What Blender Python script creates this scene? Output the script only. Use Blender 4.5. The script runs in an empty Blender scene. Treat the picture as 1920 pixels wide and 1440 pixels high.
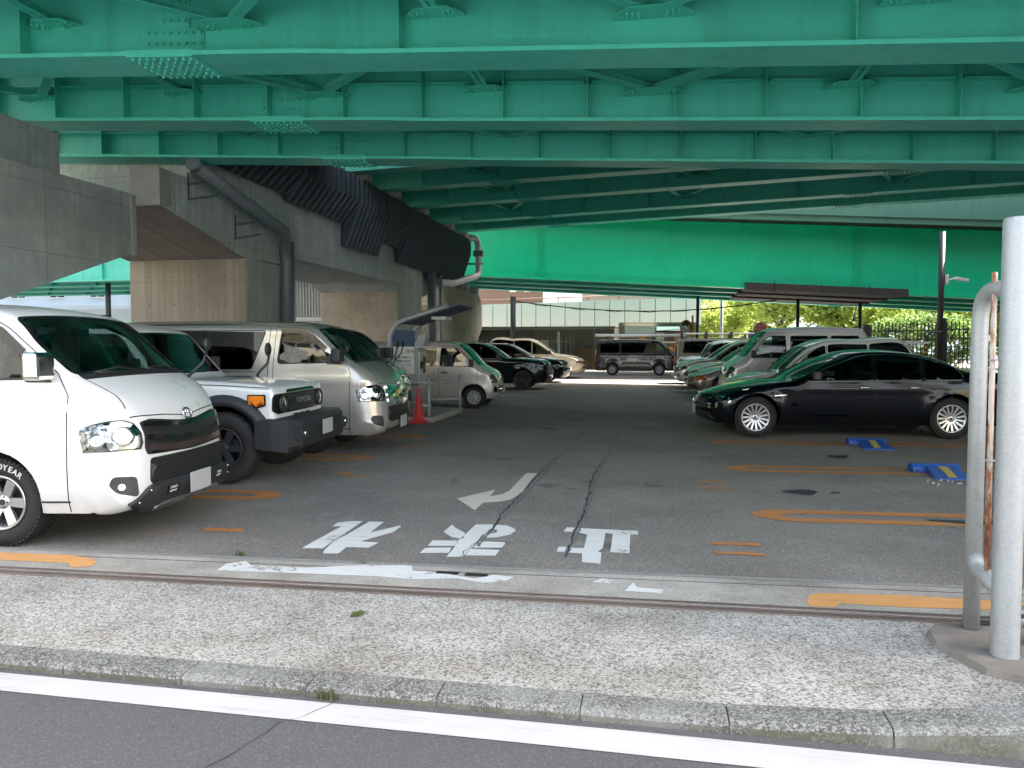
import bpy, bmesh, math, random
from math import sin, cos, pi, radians, sqrt, atan2
from mathutils import Vector, Matrix
from mathutils.geometry import delaunay_2d_cdt
rnd = random.Random(7)
SC = bpy.context.scene
COL = SC.collection

# ------------------------------------------------------------ camera, sky, sun, exposure
cam_d = bpy.data.cameras.new('camera')
cam = bpy.data.objects.new('camera', cam_d); COL.objects.link(cam)
cam.location = (0, 0, 1.52)
cam.rotation_euler = (radians(90-2.86), 0, radians(10.52))
cam_d.sensor_width = 36.0
cam_d.lens = 1441/1920*36.0
cam_d.clip_end = 2000
SC.camera = cam

SUN_EL, SUN_AZ = radians(48), radians(15)     # azimuth measured from +X towards +Y
wd = bpy.data.worlds.new('World'); SC.world = wd; wd.use_nodes = True
wn = wd.node_tree.nodes; wl = wd.node_tree.links
sky = wn.new('ShaderNodeTexSky'); sky.sky_type = 'NISHITA'; sky.sun_disc = False
sky.sun_elevation = SUN_EL; sky.sun_rotation = radians(90)-SUN_AZ
sky.air_density = 1.2; sky.dust_density = 2.0; sky.ozone_density = 1.0
warm = wn.new('ShaderNodeMix'); warm.data_type = 'RGBA'; warm.blend_type = 'MULTIPLY'; warm.inputs[0].default_value = 1; warm.inputs[7].default_value = (1.0, .83, .67, 1)   # warm tint put on the sky colour in place of white balance
wl.new(sky.outputs[0], warm.inputs[6]); wl.new(warm.outputs[2], wn['Background'].inputs[0]); wn['Background'].inputs[1].default_value = 0.15
sd = bpy.data.lights.new('sun', 'SUN'); sd.energy = 4.2; sd.angle = radians(0.5); sd.color = (1, .95, .86)
sun = bpy.data.objects.new('sun', sd); COL.objects.link(sun)
sv = Vector((cos(SUN_EL)*cos(SUN_AZ), cos(SUN_EL)*sin(SUN_AZ), sin(SUN_EL)))
sun.rotation_euler = sv.to_track_quat('Z', 'Y').to_euler(); sun.location = (0, 0, 60)
SC.view_settings.view_transform = 'Standard'; SC.view_settings.look = 'None'
SC.view_settings.exposure = 3.15; SC.view_settings.gamma = 1
SC.render.engine = 'CYCLES'
SC.cycles.max_bounces = 10; SC.cycles.diffuse_bounces = 6; SC.cycles.glossy_bounces = 5
SC.cycles.transmission_bounces = 6; SC.cycles.transparent_max_bounces = 16
SC.cycles.use_denoising = True; SC.cycles.sample_clamp_indirect = 8
SC.cycles.caustics_reflective = False; SC.cycles.caustics_refractive = False

# ------------------------------------------------------------ object helpers
def tag(o, label=None, cat=None, group=None, kind=None):
    if label: o['label'] = label
    if cat: o['category'] = cat
    if group: o['group'] = group
    if kind: o['kind'] = kind
    return o
def empty(name, loc=(0, 0, 0), rz=0, label=None, cat=None, group=None, local=False):
    o = bpy.data.objects.new(name, None); COL.objects.link(o)
    if local: LOCAL.add(o.name)
    o.location = loc; o.rotation_euler = (0, 0, rz); o.empty_display_size = .2
    return tag(o, label, cat, group)
def link_mesh(name, me, parent=None):
    o = bpy.data.objects.new(name, me); COL.objects.link(o)
    if parent:
        o.parent = parent
        if parent.type == 'EMPTY' and parent.name not in LOCAL:      # shapes of the setting are given in world coordinates
            o.matrix_parent_inverse = (Matrix.Translation(parent.location) @ parent.rotation_euler.to_matrix().to_4x4()).inverted()
    return o
LOCAL = set()
def kids(o): return [c for c in bpy.data.objects if c.parent == o]
def copy_tree(o, parent=None):
    c = o.copy(); COL.objects.link(c); c.parent = parent
    for ch in kids(o): copy_tree(ch, c)
    return c

class MB:
    """collects simple shapes and links them as one mesh"""
    def __init__(s): s.v = []; s.f = []; s.sm = []
    def add(s, vs, fs, smooth=False):
        n = len(s.v); s.v += [tuple(v) for v in vs]
        s.f += [tuple(i+n for i in f) for f in fs]; s.sm += [smooth]*len(fs); return s
    def box(s, a, b, T=None):
        x0, y0, z0 = a; x1, y1, z1 = b
        vs = [Vector(p) for p in ((x0,y0,z0),(x1,y0,z0),(x1,y1,z0),(x0,y1,z0),(x0,y0,z1),(x1,y0,z1),(x1,y1,z1),(x0,y1,z1))]
        if T is not None: vs = [T @ v for v in vs]
        return s.add(vs, [(0,3,2,1),(4,5,6,7),(0,1,5,4),(1,2,6,5),(2,3,7,6),(3,0,4,7)])
    def bbox(s, a, b, r=.01, T=None):
        """box with chamfered edges"""
        a = Vector(a); b = Vector(b); c = (a+b)/2; h = (b-a)/2
        r = min(r, h.x*.45, h.y*.45, h.z*.45)
        bm = bmesh.new(); bmesh.ops.create_cube(bm, size=1)
        for v in bm.verts: v.co = Vector((v.co.x*2*h.x, v.co.y*2*h.y, v.co.z*2*h.z))+c
        bmesh.ops.bevel(bm, geom=bm.edges[:], offset=r, segments=2, affect='EDGES', profile=.5)
        bm.verts.ensure_lookup_table()
        vs = [T @ v.co if T is not None else v.co.copy() for v in bm.verts]
        fs = [tuple(v.index for v in f.verts) for f in bm.faces]; bm.free()
        return s.add(vs, fs)
    def hexa(s, p):
        """8 corner points: bottom loop 0-3, top loop 4-7"""
        return s.add(p, [(0,3,2,1),(4,5,6,7),(0,1,5,4),(1,2,6,5),(2,3,7,6),(3,0,4,7)])
    def prism(s, poly, f0, f1):
        """2D polygon; f0/f1 map (a,b)->3D for both ends"""
        n = len(poly); vs = [f0(*p) for p in poly]+[f1(*p) for p in poly]
        fs = [tuple(range(n))[::-1], tuple(range(n, 2*n))]+[(i, (i+1) % n, n+(i+1) % n, n+i) for i in range(n)]
        return s.add(vs, fs)
    def tube(s, pts, r, n=12, caps=True, smooth=True):
        pts = [Vector(p) for p in pts]; rs = r if isinstance(r, (list, tuple)) else [r]*len(pts)
        vs = []; fs = []
        t0 = (pts[1]-pts[0]).normalized()
        u = t0.cross(Vector((0, 0, 1)))
        if u.length < .01: u = t0.cross(Vector((1, 0, 0)))
        u.normalize()
        for i, p in enumerate(pts):
            if i == 0: t = pts[1]-pts[0]
            elif i == len(pts)-1: t = pts[-1]-pts[-2]
            else: t = (pts[i+1]-p).normalized()+(p-pts[i-1]).normalized()
            t.normalize(); u = (u-t*u.dot(t)).normalized(); w = t.cross(u)
            for k in range(n):
                a = 2*pi*k/n; vs.append(p+(u*cos(a)+w*sin(a))*rs[i])
        for i in range(len(pts)-1):
            for k in range(n):
                a = i*n+k; b = i*n+(k+1) % n; fs.append((a, b, b+n, a+n))
        s.add(vs, fs, smooth)
        if caps:
            m = len(s.v)-len(vs)
            s.f += [tuple(m+k for k in range(n))[::-1], tuple(m+(len(pts)-1)*n+k for k in range(n))]; s.sm += [False]*2
        return s
    def cyl(s, c, axis, r, h, n=16, r2=None, smooth=True):
        c = Vector(c); ax = Vector(axis).normalized()
        return s.tube([c, c+ax*h], [r, r if r2 is None else r2], n, True, smooth)
    def lathe(s, prof, c, axis, up, n=32, smooth=True, closed=False):
        """prof: (along axis, radius)"""
        c = Vector(c); ax = Vector(axis).normalized(); u = Vector(up); u = (u-ax*u.dot(ax)).normalized(); w = ax.cross(u)
        vs = []; m = len(prof)
        for k in range(n):
            a = 2*pi*k/n
            for (h, r) in prof: vs.append(c+ax*h+(u*cos(a)+w*sin(a))*r)
        fs = []
        for k in range(n):
            for i in range(m if closed else m-1):
                a = k*m+i; b = k*m+(i+1) % m; c2 = ((k+1) % n)*m+(i+1) % m; d = ((k+1) % n)*m+i
                fs.append((a, d, c2, b))
        return s.add(vs, fs, smooth)
    def sph(s, c, r, n=12, m=8, sc=(1, 1, 1)):
        c = Vector(c); vs = []; fs = []
        for i in range(m+1):
            th = pi*i/m
            for k in range(n):
                a = 2*pi*k/n; vs.append(c+Vector((r*sc[0]*sin(th)*cos(a), r*sc[1]*sin(th)*sin(a), r*sc[2]*cos(th))))
        for i in range(m):
            for k in range(n): fs.append((i*n+k, (i+1)*n+k, (i+1)*n+(k+1) % n, i*n+(k+1) % n))
        return s.add(vs, fs, True)
    def build(s, name, mat, parent=None, kind=None, weld=False):
        me = bpy.data.meshes.new(name); me.from_pydata(s.v, [], s.f)
        me.polygons.foreach_set('use_smooth', s.sm)
        bm = bmesh.new(); bm.from_mesh(me)
        if weld: bmesh.ops.remove_doubles(bm, verts=bm.verts[:], dist=1e-5)
        bmesh.ops.recalc_face_normals(bm, faces=bm.faces[:]); bm.to_mesh(me); bm.free()
        me.materials.append(mat); o = link_mesh(name, me, parent)
        if kind: o['kind'] = kind
        return o

# ------------------------------------------------------------ material helpers
class NT:
    def __init__(s, name):
        s.m = bpy.data.materials.new(name); s.m.use_nodes = True
        s.t = s.m.node_tree; s.n = s.t.nodes; s.b = s.n['Principled BSDF']; s.out = s.n['Material Output']
        s.tc = s.n.new('ShaderNodeTexCoord'); s.co = s.tc.outputs['Object']
    def L(s, a, b): s.t.links.new(a, b)
    def new(s, t, **kw):
        n = s.n.new(t)
        for k, v in kw.items(): setattr(n, k, v)
        return n
    def set(s, i, v):
        if hasattr(v, 'is_linked') or isinstance(v, bpy.types.NodeSocket): s.L(v, i)
        else: i.default_value = v
    def mapping(s, scale=(1, 1, 1), rot=(0, 0, 0), loc=(0, 0, 0), co=None):
        m = s.new('ShaderNodeMapping'); s.L(co or s.co, m.inputs[0])
        m.inputs['Scale'].default_value = scale; m.inputs['Rotation'].default_value = rot; m.inputs['Location'].default_value = loc
        return m.outputs[0]
    def noise(s, scale, detail=4, rough=.6, co=None, dist=0):
        n = s.new('ShaderNodeTexNoise'); s.L(co or s.co, n.inputs[0])
        n.inputs['Scale'].default_value = scale; n.inputs['Detail'].default_value = detail
        n.inputs['Roughness'].default_value = rough; n.inputs['Distortion'].default_value = dist
        return n.outputs['Fac']
    def voro(s, scale, feature='F1', out='Color', co=None, rand=1):
        n = s.new('ShaderNodeTexVoronoi', feature=feature); s.L(co or s.co, n.inputs[0])
        n.inputs['Scale'].default_value = scale; n.inputs['Randomness'].default_value = rand
        return n.outputs[out]
    def ramp(s, fac, stops, interp='LINEAR'):
        r = s.new('ShaderNodeValToRGB'); r.color_ramp.interpolation = interp; s.L(fac, r.inputs[0])
        e = r.color_ramp.elements
        while len(e) < len(stops): e.new(.5)
        for i, (p, c) in enumerate(stops):
            e[i].position = p; e[i].color = (c, c, c, 1) if isinstance(c, (int, float)) else (*c, 1)
        return r.outputs[0]
    def mix(s, fac, a, b, mode='MIX'):
        m = s.new('ShaderNodeMix', data_type='RGBA', blend_type=mode)
        s.set(m.inputs[0], fac)
        for i, v in ((6, a), (7, b)):
            if isinstance(v, tuple): v = (*v[:3], 1)
            s.set(m.inputs[i], v)
        return m.outputs[2]
    def math(s, op, a, b=0, c=0):
        m = s.new('ShaderNodeMath', operation=op); s.set(m.inputs[0], a); s.set(m.inputs[1], b)
        if op in ('MULTIPLY_ADD', 'SMOOTH_MIN', 'COMPARE'): s.set(m.inputs[2], c)
        return m.outputs[0]
    def sep(s, co=None):
        n = s.new('ShaderNodeSeparateXYZ'); s.L(co or s.co, n.inputs[0]); return n.outputs
    def bump(s, h, strength=.3, dist=.01):
        b = s.new('ShaderNodeBump'); b.inputs['Strength'].default_value = strength; b.inputs['Distance'].default_value = dist
        s.L(h, b.inputs['Height']); s.L(b.outputs[0], s.b.inputs['Normal']); return b
    def base(s, c):
        if isinstance(c, tuple): c = (*c[:3], 1)
        s.set(s.b.inputs['Base Color'], c)
    def rough(s, v): s.set(s.b.inputs['Roughness'], v)

def plain(name, col, rough=.5, metal=0, var=.12, vs=6, bump=0, bs=80, coat=0, spec=.5, emit=None):
    k = NT(name); k.rough(rough); k.b.inputs['Metallic'].default_value = metal
    k.b.inputs['Coat Weight'].default_value = coat; k.b.inputs['Coat Roughness'].default_value = .04
    k.b.inputs['Specular IOR Level'].default_value = spec
    if var:
        f = k.noise(vs, 5)
        k.base(k.mix(f, tuple(c*(1-var) for c in col), tuple(min(1, c*(1+var)) for c in col)))
    else: k.base(col)
    if bump: k.bump(k.noise(bs, 3), bump, .005)
    if emit: k.b.inputs['Emission Color'].default_value = (*emit[:3], 1); k.b.inputs['Emission Strength'].default_value = emit[3]
    return k.m
MAT = {}
def asphalt(name, c0, c1, patch=True):
    k = NT(name)
    grain = k.noise(130, 4, .8); g2 = k.voro(160, out='Color')
    sg = k.sep(g2)[0]
    col = k.ramp(grain, [(.3, c0), (.72, c1)])
    speck = k.ramp(sg, [(.86, 0.0), (.93, 1.0)])
    col = k.mix(k.math('MULTIPLY', speck, .4 if patch else .16), col, tuple(min(1, x*2.6) for x in c1))
    if patch:
        p = k.noise(.55, 6, .62); col = k.mix(k.ramp(p, [(.40, 0.0), (.58, 1.0)]), col, k.mix(1.0, col, (.78, .78, .78), 'MULTIPLY'))
        p2 = k.noise(2.3, 5, .7, dist=.6); col = k.mix(k.ramp(p2, [(.58, 0.0), (.72, .3)]), col, tuple(x*1.3 for x in c1))
        p3 = k.noise(1.1, 3, .5, co=k.mapping(loc=(7, 3, 0))); col = k.mix(k.ramp(p3, [(.66, 0.0), (.71, .5)]), col, (.02, .02, .02))
    k.base(col); k.rough(k.ramp(grain, [(0, .62), (1, .85)])); k.bump(k.math('ADD', grain, sg), .5, .004)
    return k.m
MAT['lot'] = asphalt('lot_asphalt', (.083, .078, .073), (.335, .308, .28))
MAT['road'] = asphalt('road_asphalt', (.045, .046, .049), (.135, .138, .145), False)

def aggregate(name, smooth=False):
    k = NT(name)
    v = k.sep(k.voro(105 if not smooth else 170))[0]; n = k.noise(150, 3, .7)
    f = k.math('ADD', k.math('MULTIPLY', v, .62), k.math('MULTIPLY', n, .38))
    if smooth: col = k.ramp(f, [(.15, (.28, .262, .235)), (.55, (.44, .415, .375)), (.8, (.52, .49, .445))])
    else: col = k.ramp(f, [(.18, (.12, .115, .105)), (.34, (.25, .24, .222)), (.48, (.385, .37, .345)), (.74, (.53, .515, .485))])
    d = k.noise(1.1, 6, .65); col = k.mix(k.ramp(d, [(.42, 0.0), (.66, .9)]), col, k.mix(1.0, col, (.56, .55, .52), 'MULTIPLY'))
    d2 = k.noise(2.7, 5, .7, co=k.mapping((1, 3, 1), loc=(3, 9, 0))); col = k.mix(k.ramp(d2, [(.52, 0.0), (.72, .55)]), col, k.mix(1.0, col, (.7, .66, .6), 'MULTIPLY'))
    k.base(col); k.rough(.8); k.bump(f, .6 if not smooth else .25, .006)
    return k.m
MAT['apron'] = aggregate('exposed_aggregate'); MAT['strip'] = aggregate('fine_concrete', True)
def granite():
    k = NT('kerb_granite'); v = k.sep(k.voro(130))[0]; n = k.noise(60, 4, .7)
    f = k.math('ADD', k.math('MULTIPLY', v, .5), k.math('MULTIPLY', n, .5))
    col = k.ramp(f, [(.25, (.055, .057, .053)), (.5, (.135, .138, .13)), (.75, (.30, .305, .29))])
    g = k.new('ShaderNodeNewGeometry'); nz = k.sep(g.outputs['Normal'])[2]
    moss = k.noise(14, 5, .7); low = k.math('MULTIPLY', k.math('LESS_THAN', nz, .25), k.ramp(moss, [(.35, .3), (.6, .95)]))
    col = k.mix(low, col, (.12, .112, .08))
    edge = k.noise(3, 4); col = k.mix(k.ramp(edge, [(.45, 0.0), (.7, .5)]), col, (.33, .34, .33))
    k.base(col); k.rough(.85); k.bump(f, .5, .006); return k.m
MAT['kerb'] = granite()

def concrete(name, c, board=0, axis=0, ties=True, jz=1.8, jx=1.8, dark=.5, streak=.5):
    """cast concrete: panel joints, tie holes, board marks, rain streaks"""
    k = NT(name); X, Y, Z = k.sep(); H = (X, Y)[axis]
    n = k.noise(1.3, 8, .65); n2 = k.noise(7, 6, .6)
    col = k.mix(k.ramp(n, [(.3, 0.0), (.7, 1.0)]), tuple(x*.66 for x in c), tuple(x*1.2 for x in c))
    col = k.mix(k.ramp(n2, [(.35, .35), (.7, 0.0)]), col, tuple(x*.62 for x in c))
    if streak:
        st = k.noise(4, 6, .7, co=k.mapping((2.6, 2.6, .16)))
        col = k.mix(k.ramp(st, [(.42, streak), (.62, 0.0)]), col, tuple(x*.55 for x in c))
        st2 = k.noise(3, 5, .6, co=k.mapping((3.5, 3.5, .1), loc=(4, 2, 0)))
        col = k.mix(k.ramp(st2, [(.6, 0.0), (.75, streak*.7)]), col, tuple(min(1, x*1.5) for x in c))
    h = n2
    def lines(coord, period, w):
        f = k.math('FRACT', k.math('DIVIDE', coord, period)); a = k.math('ABSOLUTE', k.math('SUBTRACT', f, .5))
        return k.math('GREATER_THAN', a, .5-w/period/2)
    wob = k.math('MULTIPLY', k.noise(2, 3), .03)
    if board:
        Hb = k.math('ADD', H, wob)
        b = lines(Hb, board, .014); col = k.mix(k.math('MULTIPLY', b, .55), col, tuple(x*.4 for x in c))
        bi = k.math('FLOOR', k.math('DIVIDE', Hb, board)); wn_ = k.new('ShaderNodeTexWhiteNoise', noise_dimensions='1D'); k.L(bi, wn_.inputs['W'])
        col = k.mix(.35, col, k.mix(wn_.outputs[0], tuple(x*.6 for x in c), tuple(min(1, x*1.3) for x in c)))
    j = k.math('MAXIMUM', lines(k.math('ADD', Z, wob), jz, .016), lines(H, jx, .016))
    col = k.mix(k.math('MULTIPLY', j, dark), col, tuple(x*.35 for x in c))
    if ties:
        fx = k.math('SUBTRACT', k.math('FRACT', k.math('DIVIDE', k.math('ADD', H, .3), .6)), .5); fz = k.math('SUBTRACT', k.math('FRACT', k.math('DIVIDE', k.math('ADD', Z, .3), .6)), .5)
        d = k.math('SQRT', k.math('ADD', k.math('POWER', fx, 2), k.math('POWER', fz, 2)))
        t = k.math('LESS_THAN', d, .035); col = k.mix(k.math('MULTIPLY', t, .75), col, tuple(x*.3 for x in c))
    k.base(col); k.rough(.86); k.bump(h, .25, .01); return k.m
MAT['conc_grey'] = concrete('cap_concrete', (.36, .40, .40), axis=1, jx=1.6, jz=.95, ties=False, streak=.35)
MAT['conc_board'] = concrete('board_marked_concrete', (.33, .29, .235), board=.16, axis=0, jx=90, jz=1.45, dark=.35)
MAT['conc_side'] = concrete('beam_concrete', (.52, .58, .56), board=0, axis=1, jx=1.8, jz=.9)
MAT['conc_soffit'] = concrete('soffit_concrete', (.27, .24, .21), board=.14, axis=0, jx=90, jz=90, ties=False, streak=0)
MAT['conc_tan'] = concrete('tan_concrete', (.36, .31, .25), board=0, axis=0, jx=.92, jz=1.8, streak=.25)
MAT['conc_cap'] = concrete('far_cap_concrete', (.33, .31, .24), board=0, axis=1, jx=1.2, jz=.6, ties=False)
MAT['conc_plain'] = plain('plain_concrete', (.32, .31, .29), .85, var=.25, vs=4, bump=.2)

def steel_paint(name, c, rough=.38, grime=.35):
    k = NT(name); n = k.noise(.8, 6, .6); n2 = k.noise(9, 5, .65)
    col = k.mix(n, tuple(x*.82 for x in c), tuple(x*1.12 for x in c))
    st = k.noise(2, 6, .7, co=k.mapping((2, 2, .25)))
    col = k.mix(k.ramp(st, [(.5, 0.0), (.75, grime)]), col, tuple(x*.5+.01 for x in c))
    spots = k.ramp(k.noise(26, 2, .5), [(.72, 0.0), (.76, .5)]); col = k.mix(spots, col, (.09, .075, .05))
    k.base(col); k.rough(k.ramp(n2, [(.3, rough*.8), (.7, rough*1.35)])); k.bump(k.noise(3, 3), .12, .01); return k.m
MAT['green'] = steel_paint('girder_green', (.07, .57, .45), .38, .45)
MAT['green_far'] = steel_paint('far_girder_green', (.001, .60, .30), .34, .3)
MAT['green_pale'] = steel_paint('pale_green_fascia', (.07, .19, .13), .5, .7)
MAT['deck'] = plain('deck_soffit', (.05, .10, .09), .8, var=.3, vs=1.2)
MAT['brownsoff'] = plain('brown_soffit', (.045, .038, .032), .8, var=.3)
MAT['louvre'] = steel_paint('louvre_steel', (.05, .072, .085), .5, .2)
MAT['grey_pipe'] = plain('grey_plastic_pipe', (.16, .19, .21), .4, var=.2, vs=8)
MAT['darksteel'] = plain('dark_steel', (.018, .02, .021), .5, var=.3)
MAT['bracket'] = plain('bracket_steel', (.045, .07, .075), .5, var=.3)
def galv():
    k = NT('galvanised_steel'); v = k.sep(k.voro(85))[0]; n = k.noise(7, 6, .7); n2 = k.noise(120, 2)
    f = k.math('ADD', k.math('MULTIPLY', v, .35), k.math('MULTIPLY', n, .65))
    col = k.ramp(f, [(.2, (.31, .33, .345)), (.8, (.40, .42, .435))])
    col = k.mix(k.ramp(k.noise(9, 5, .7, co=k.mapping((1, 1, .3))), [(.6, 0.0), (.8, .5)]), col, (.42, .38, .32))
    k.base(col); k.b.inputs['Metallic'].default_value = .35; k.rough(k.ramp(f, [(.2, .42), (.8, .62)])); k.bump(n2, .15, .003); return k.m
MAT['galv'] = galv()
def rusty():
    k = NT('rusted_white_paint'); n = k.noise(12, 6, .7, co=k.mapping((1, 1, .25)))
    k.base(k.ramp(n, [(.42, (.20, .055, .025)), (.5, (.33, .15, .09)), (.58, (.55, .50, .45))])); k.rough(.7); k.bump(n, .3, .004); return k.m
MAT['rust'] = rusty()
def railmat():
    k = NT('rail_steel'); n = k.noise(5, 6, .7, co=k.mapping((.3, 3, 3))); n2 = k.noise(40, 4)
    k.base(k.mix(k.ramp(n2, [(.3, 0.0), (.7, .5)]), k.ramp(n, [(.4, (.10, .075, .065)), (.62, (.17, .12, .10))]), (.20, .18, .165))); k.rough(.55); k.b.inputs['Metallic'].default_value = .2; k.bump(n2, .3, .003); return k.m
MAT['rail'] = railmat()

def marking(name, c, wear=.5, scale=1.0):
    """thick road paint with worn holes"""
    k = NT(name); n = k.noise(28*scale, 6, .75); n2 = k.noise(3.1*scale, 5, .6); g = k.noise(260, 2)
    col = k.mix(n2, tuple(x*.82 for x in c), tuple(min(1, x*1.06) for x in c)); col = k.mix(k.ramp(g, [(.3, .3), (.6, 0.0)]), col, tuple(x*.6 for x in c))
    st = k.noise(5, 5, .7, co=k.mapping((.3, 4, 1))); col = k.mix(k.ramp(st, [(.55, 0.0), (.75, .45)]), col, (.16, .15, .14))
    k.base(col); k.rough(.7)
    t = k.new('ShaderNodeBsdfTransparent'); ms = k.new('ShaderNodeMixShader')
    f = k.math('ADD', k.math('MULTIPLY', n, .55), k.math('MULTIPLY', n2, .45))
    k.L(k.ramp(f, [(.5-.42*(1-wear), 1.0), (.5-.42*(1-wear)+.025, 0.0)]) if False else k.math('LESS_THAN', f, .28+.26*wear), ms.inputs[0])
    k.L(k.b.outputs[0], ms.inputs[1]); k.L(t.outputs[0], ms.inputs[2]); k.L(ms.outputs[0], k.out.inputs[0]); return k.m
MAT['white_mark'] = marking('white_road_paint', (.74, .74, .72), .40)
MAT['white_line'] = marking('white_line_paint', (.54, .54, .545), .05)
MAT['white_worn'] = marking('worn_white_paint', (.74, .74, .73), .62, .5)
MAT['cream_mark'] = marking('cream_road_paint', (.66, .62, .53), .35)
MAT['orange_mark'] = marking('orange_road_paint', (.50, .21, .07), .48)
MAT['orange_apron'] = marking('orange_apron_paint', (.72, .36, .13), .1)
MAT['faint_mark'] = marking('faint_grey_paint', (.30, .30, .29), .75)

def zpoly(name, pts, z, mat, parent=None, th=0):
    """flat outline on the ground, a thin sheet"""
    me = bpy.data.meshes.new(name); bm = bmesh.new()
    f = bm.faces.new([bm.verts.new((x, y, z)) for x, y in pts])
    bmesh.ops.triangulate(bm, faces=[f])
    bmesh.ops.recalc_face_normals(bm, faces=bm.faces[:])
    if bm.faces[:][0].normal.z < 0: bmesh.ops.reverse_faces(bm, faces=bm.faces[:])
    bm.to_mesh(me); bm.free(); me.materials.append(mat); return link_mesh(name, me, parent)
# ------------------------------------------------------------ ground
def sheet(name, x0, x1, y0, y1, z, mat, kind='structure'):
    m = MB(); m.add([(x0,y0,z),(x1,y0,z),(x1,y1,z),(x0,y1,z)], [(0,1,2,3)]); return m.build(name, mat, None, kind)
sheet('ground', -400, 400, -400, 500, -.085, MAT['conc_plain'])
zp = zpoly('parking_lot_asphalt', [(-60,3.3),(60,3.3),(60,44.5),(-60,44.5)], 0, MAT['lot']); zp['kind'] = 'structure'
m = MB(); m.box((-60,-9,-.2),(60,3.125,-.04)); m.build('road', MAT['road'], None, 'structure')
m = MB(); m.box((-60,-14,-.2),(60,-9,.04)); m.build('far_pavement', MAT['apron'], None, 'structure')
# aggregate apron between kerb and rail, pale concrete strip between rail and asphalt
def RY(x): return 4.49+(x+1.2)*.026          # rail line
zp = zpoly('apron', [(-22,3.27),(22,3.27),(22,RY(22)),(-22,RY(-22))], .003, MAT['apron']); zp['kind'] = 'structure'
def AY(x): return 5.07+(x+1.2)*.045
zp = zpoly('concrete_strip', [(-20,RY(-20)),(12,RY(12)),(12,AY(12)),(-20,AY(-20))], .006, MAT['strip']); zp['kind'] = 'structure'
def seam(name, off, w, z, mat):
    m = MB(); x = -20
    while x < 8: m.hexa([(x,AY(x)+off,.0),(x+1,AY(x+1)+off,.0),(x+1,AY(x+1)+off+w,.0),(x,AY(x)+off+w,.0),(x,AY(x)+off,z),(x+1,AY(x+1)+off,z),(x+1,AY(x+1)+off+w,z),(x,AY(x)+off+w,z)]); x += 1
    return m.build(name, mat, None, 'structure')
seam('expansion_joint', -.145, .007, .0075, MAT['darksteel']); zp = zpoly('grout_line', [(-20,AY(-20)-.045),(8,AY(8)-.045),(8,AY(8)+.006),(-20,AY(-20)+.006)], .0092, plain('joint_grout', (.26,.26,.25), .85, var=.3, vs=20)); zp['kind'] = 'structure'
# gate rail: two flanges with a slot between
gr = empty('gate_rail', (-1.2, RY(-1.2), 0), math.atan(.026), 'long rusty steel gate rail set in the pale concrete before the asphalt', 'gate rail', local=True)
for nm, y0, z0 in (('rail_bar', -.075, .012), ('rail_bar', .028, .012)):
    m = MB(); m.bbox((-14, y0, -.02), (9, y0+.04, z0), .004); m.build(nm, MAT['rail'], gr)
m = MB(); m.box((-14,-.036,-.02),(9,.028,.0045)); m.build('rail_slot', plain('slot_grime', (.045,.038,.034), .8, var=.4, vs=30), gr)
m = MB(); m.bbox((-14,-.012,-.01),(9,.004,.010), .003); m.build('guide_bar', MAT['rail'], gr)
# kerb stones
xk = -5.2; ki = 0
while xk < 3.6:
    w = .62+rnd.uniform(-.02, .02); x1 = xk+w
    def kz(x): return .005 if x < .7 else .005+.085*min(1, (x-.7)/.75)
    def ky(x): return 3.29 if x < .7 else 3.29+.02*min(1, (x-.7)/.7)
    a, b = xk+.003, x1-.003; y0 = 3.13
    m = MB(); r = .022; zz = -.12
    prof = lambda x: [(x,y0,zz),(x,y0,kz(x)-r),(x,y0+r*.3,kz(x)-r*.3),(x,y0+r*1.1,kz(x)),(x,ky(x),kz(x)+.002),(x,ky(x),zz)]
    pa, pb = prof(a), prof(b); n = 6
    m.add(pa+pb, [tuple(range(n))[::-1], tuple(range(n,2*n))]+[(i,(i+1)%n,n+(i+1)%n,n+i) for i in range(n)])
    o = m.build('kerb_stone', MAT['kerb']); tag(o, kind='structure'); o.name = 'kerb_stone'
    xk = x1; ki += 1
m = MB(); m.box((-5.2,3.137,-.1),(3.7,3.285,-.008)); m.build('kerb_mortar', bpy.data.materials['joint_grout'], None, 'structure')
m = MB(); m.box((-60,3.13,-.1),(-5.2,3.28,.003)); m.box((3.7,3.13,-.1),(60,3.31,.09)); m.build('kerb', MAT['kerb'], None, 'structure')
# raised pavement on the right, pad under the gate post
zpoly_pts = [(.95,3.29),(1.5,3.62),(3.5,3.62),(12,3.7),(12,3.30)]
MAT['pad'] = plain('stained_pad_concrete', (.20,.18,.16), .85, var=.6, vs=6, bump=.3)
m = MB(); P = [(1.40,4.30),(1.38,4.12),(1.50,3.80),(1.78,3.66),(3.4,3.62),(3.4,4.42),(1.9,4.42),(1.46,4.40)]
m.prism(P, lambda x,y: (x,y,-.02), lambda x,y: (x+(1.9-x)*.05, y+(4-y)*.05, .038))
m.build('post_pad', MAT['pad'], None, 'structure')
m = MB(); m.prism([(1.05,3.30),(1.75,3.585),(12,3.6),(12,3.30)], lambda x,y:(x,y,-.02), lambda x,y:(x,y,.004+.08*max(0,min(1,(x-1.05)/.6)))); m.build('raised_pavement', MAT['kerb'], None, 'structure')

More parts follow.
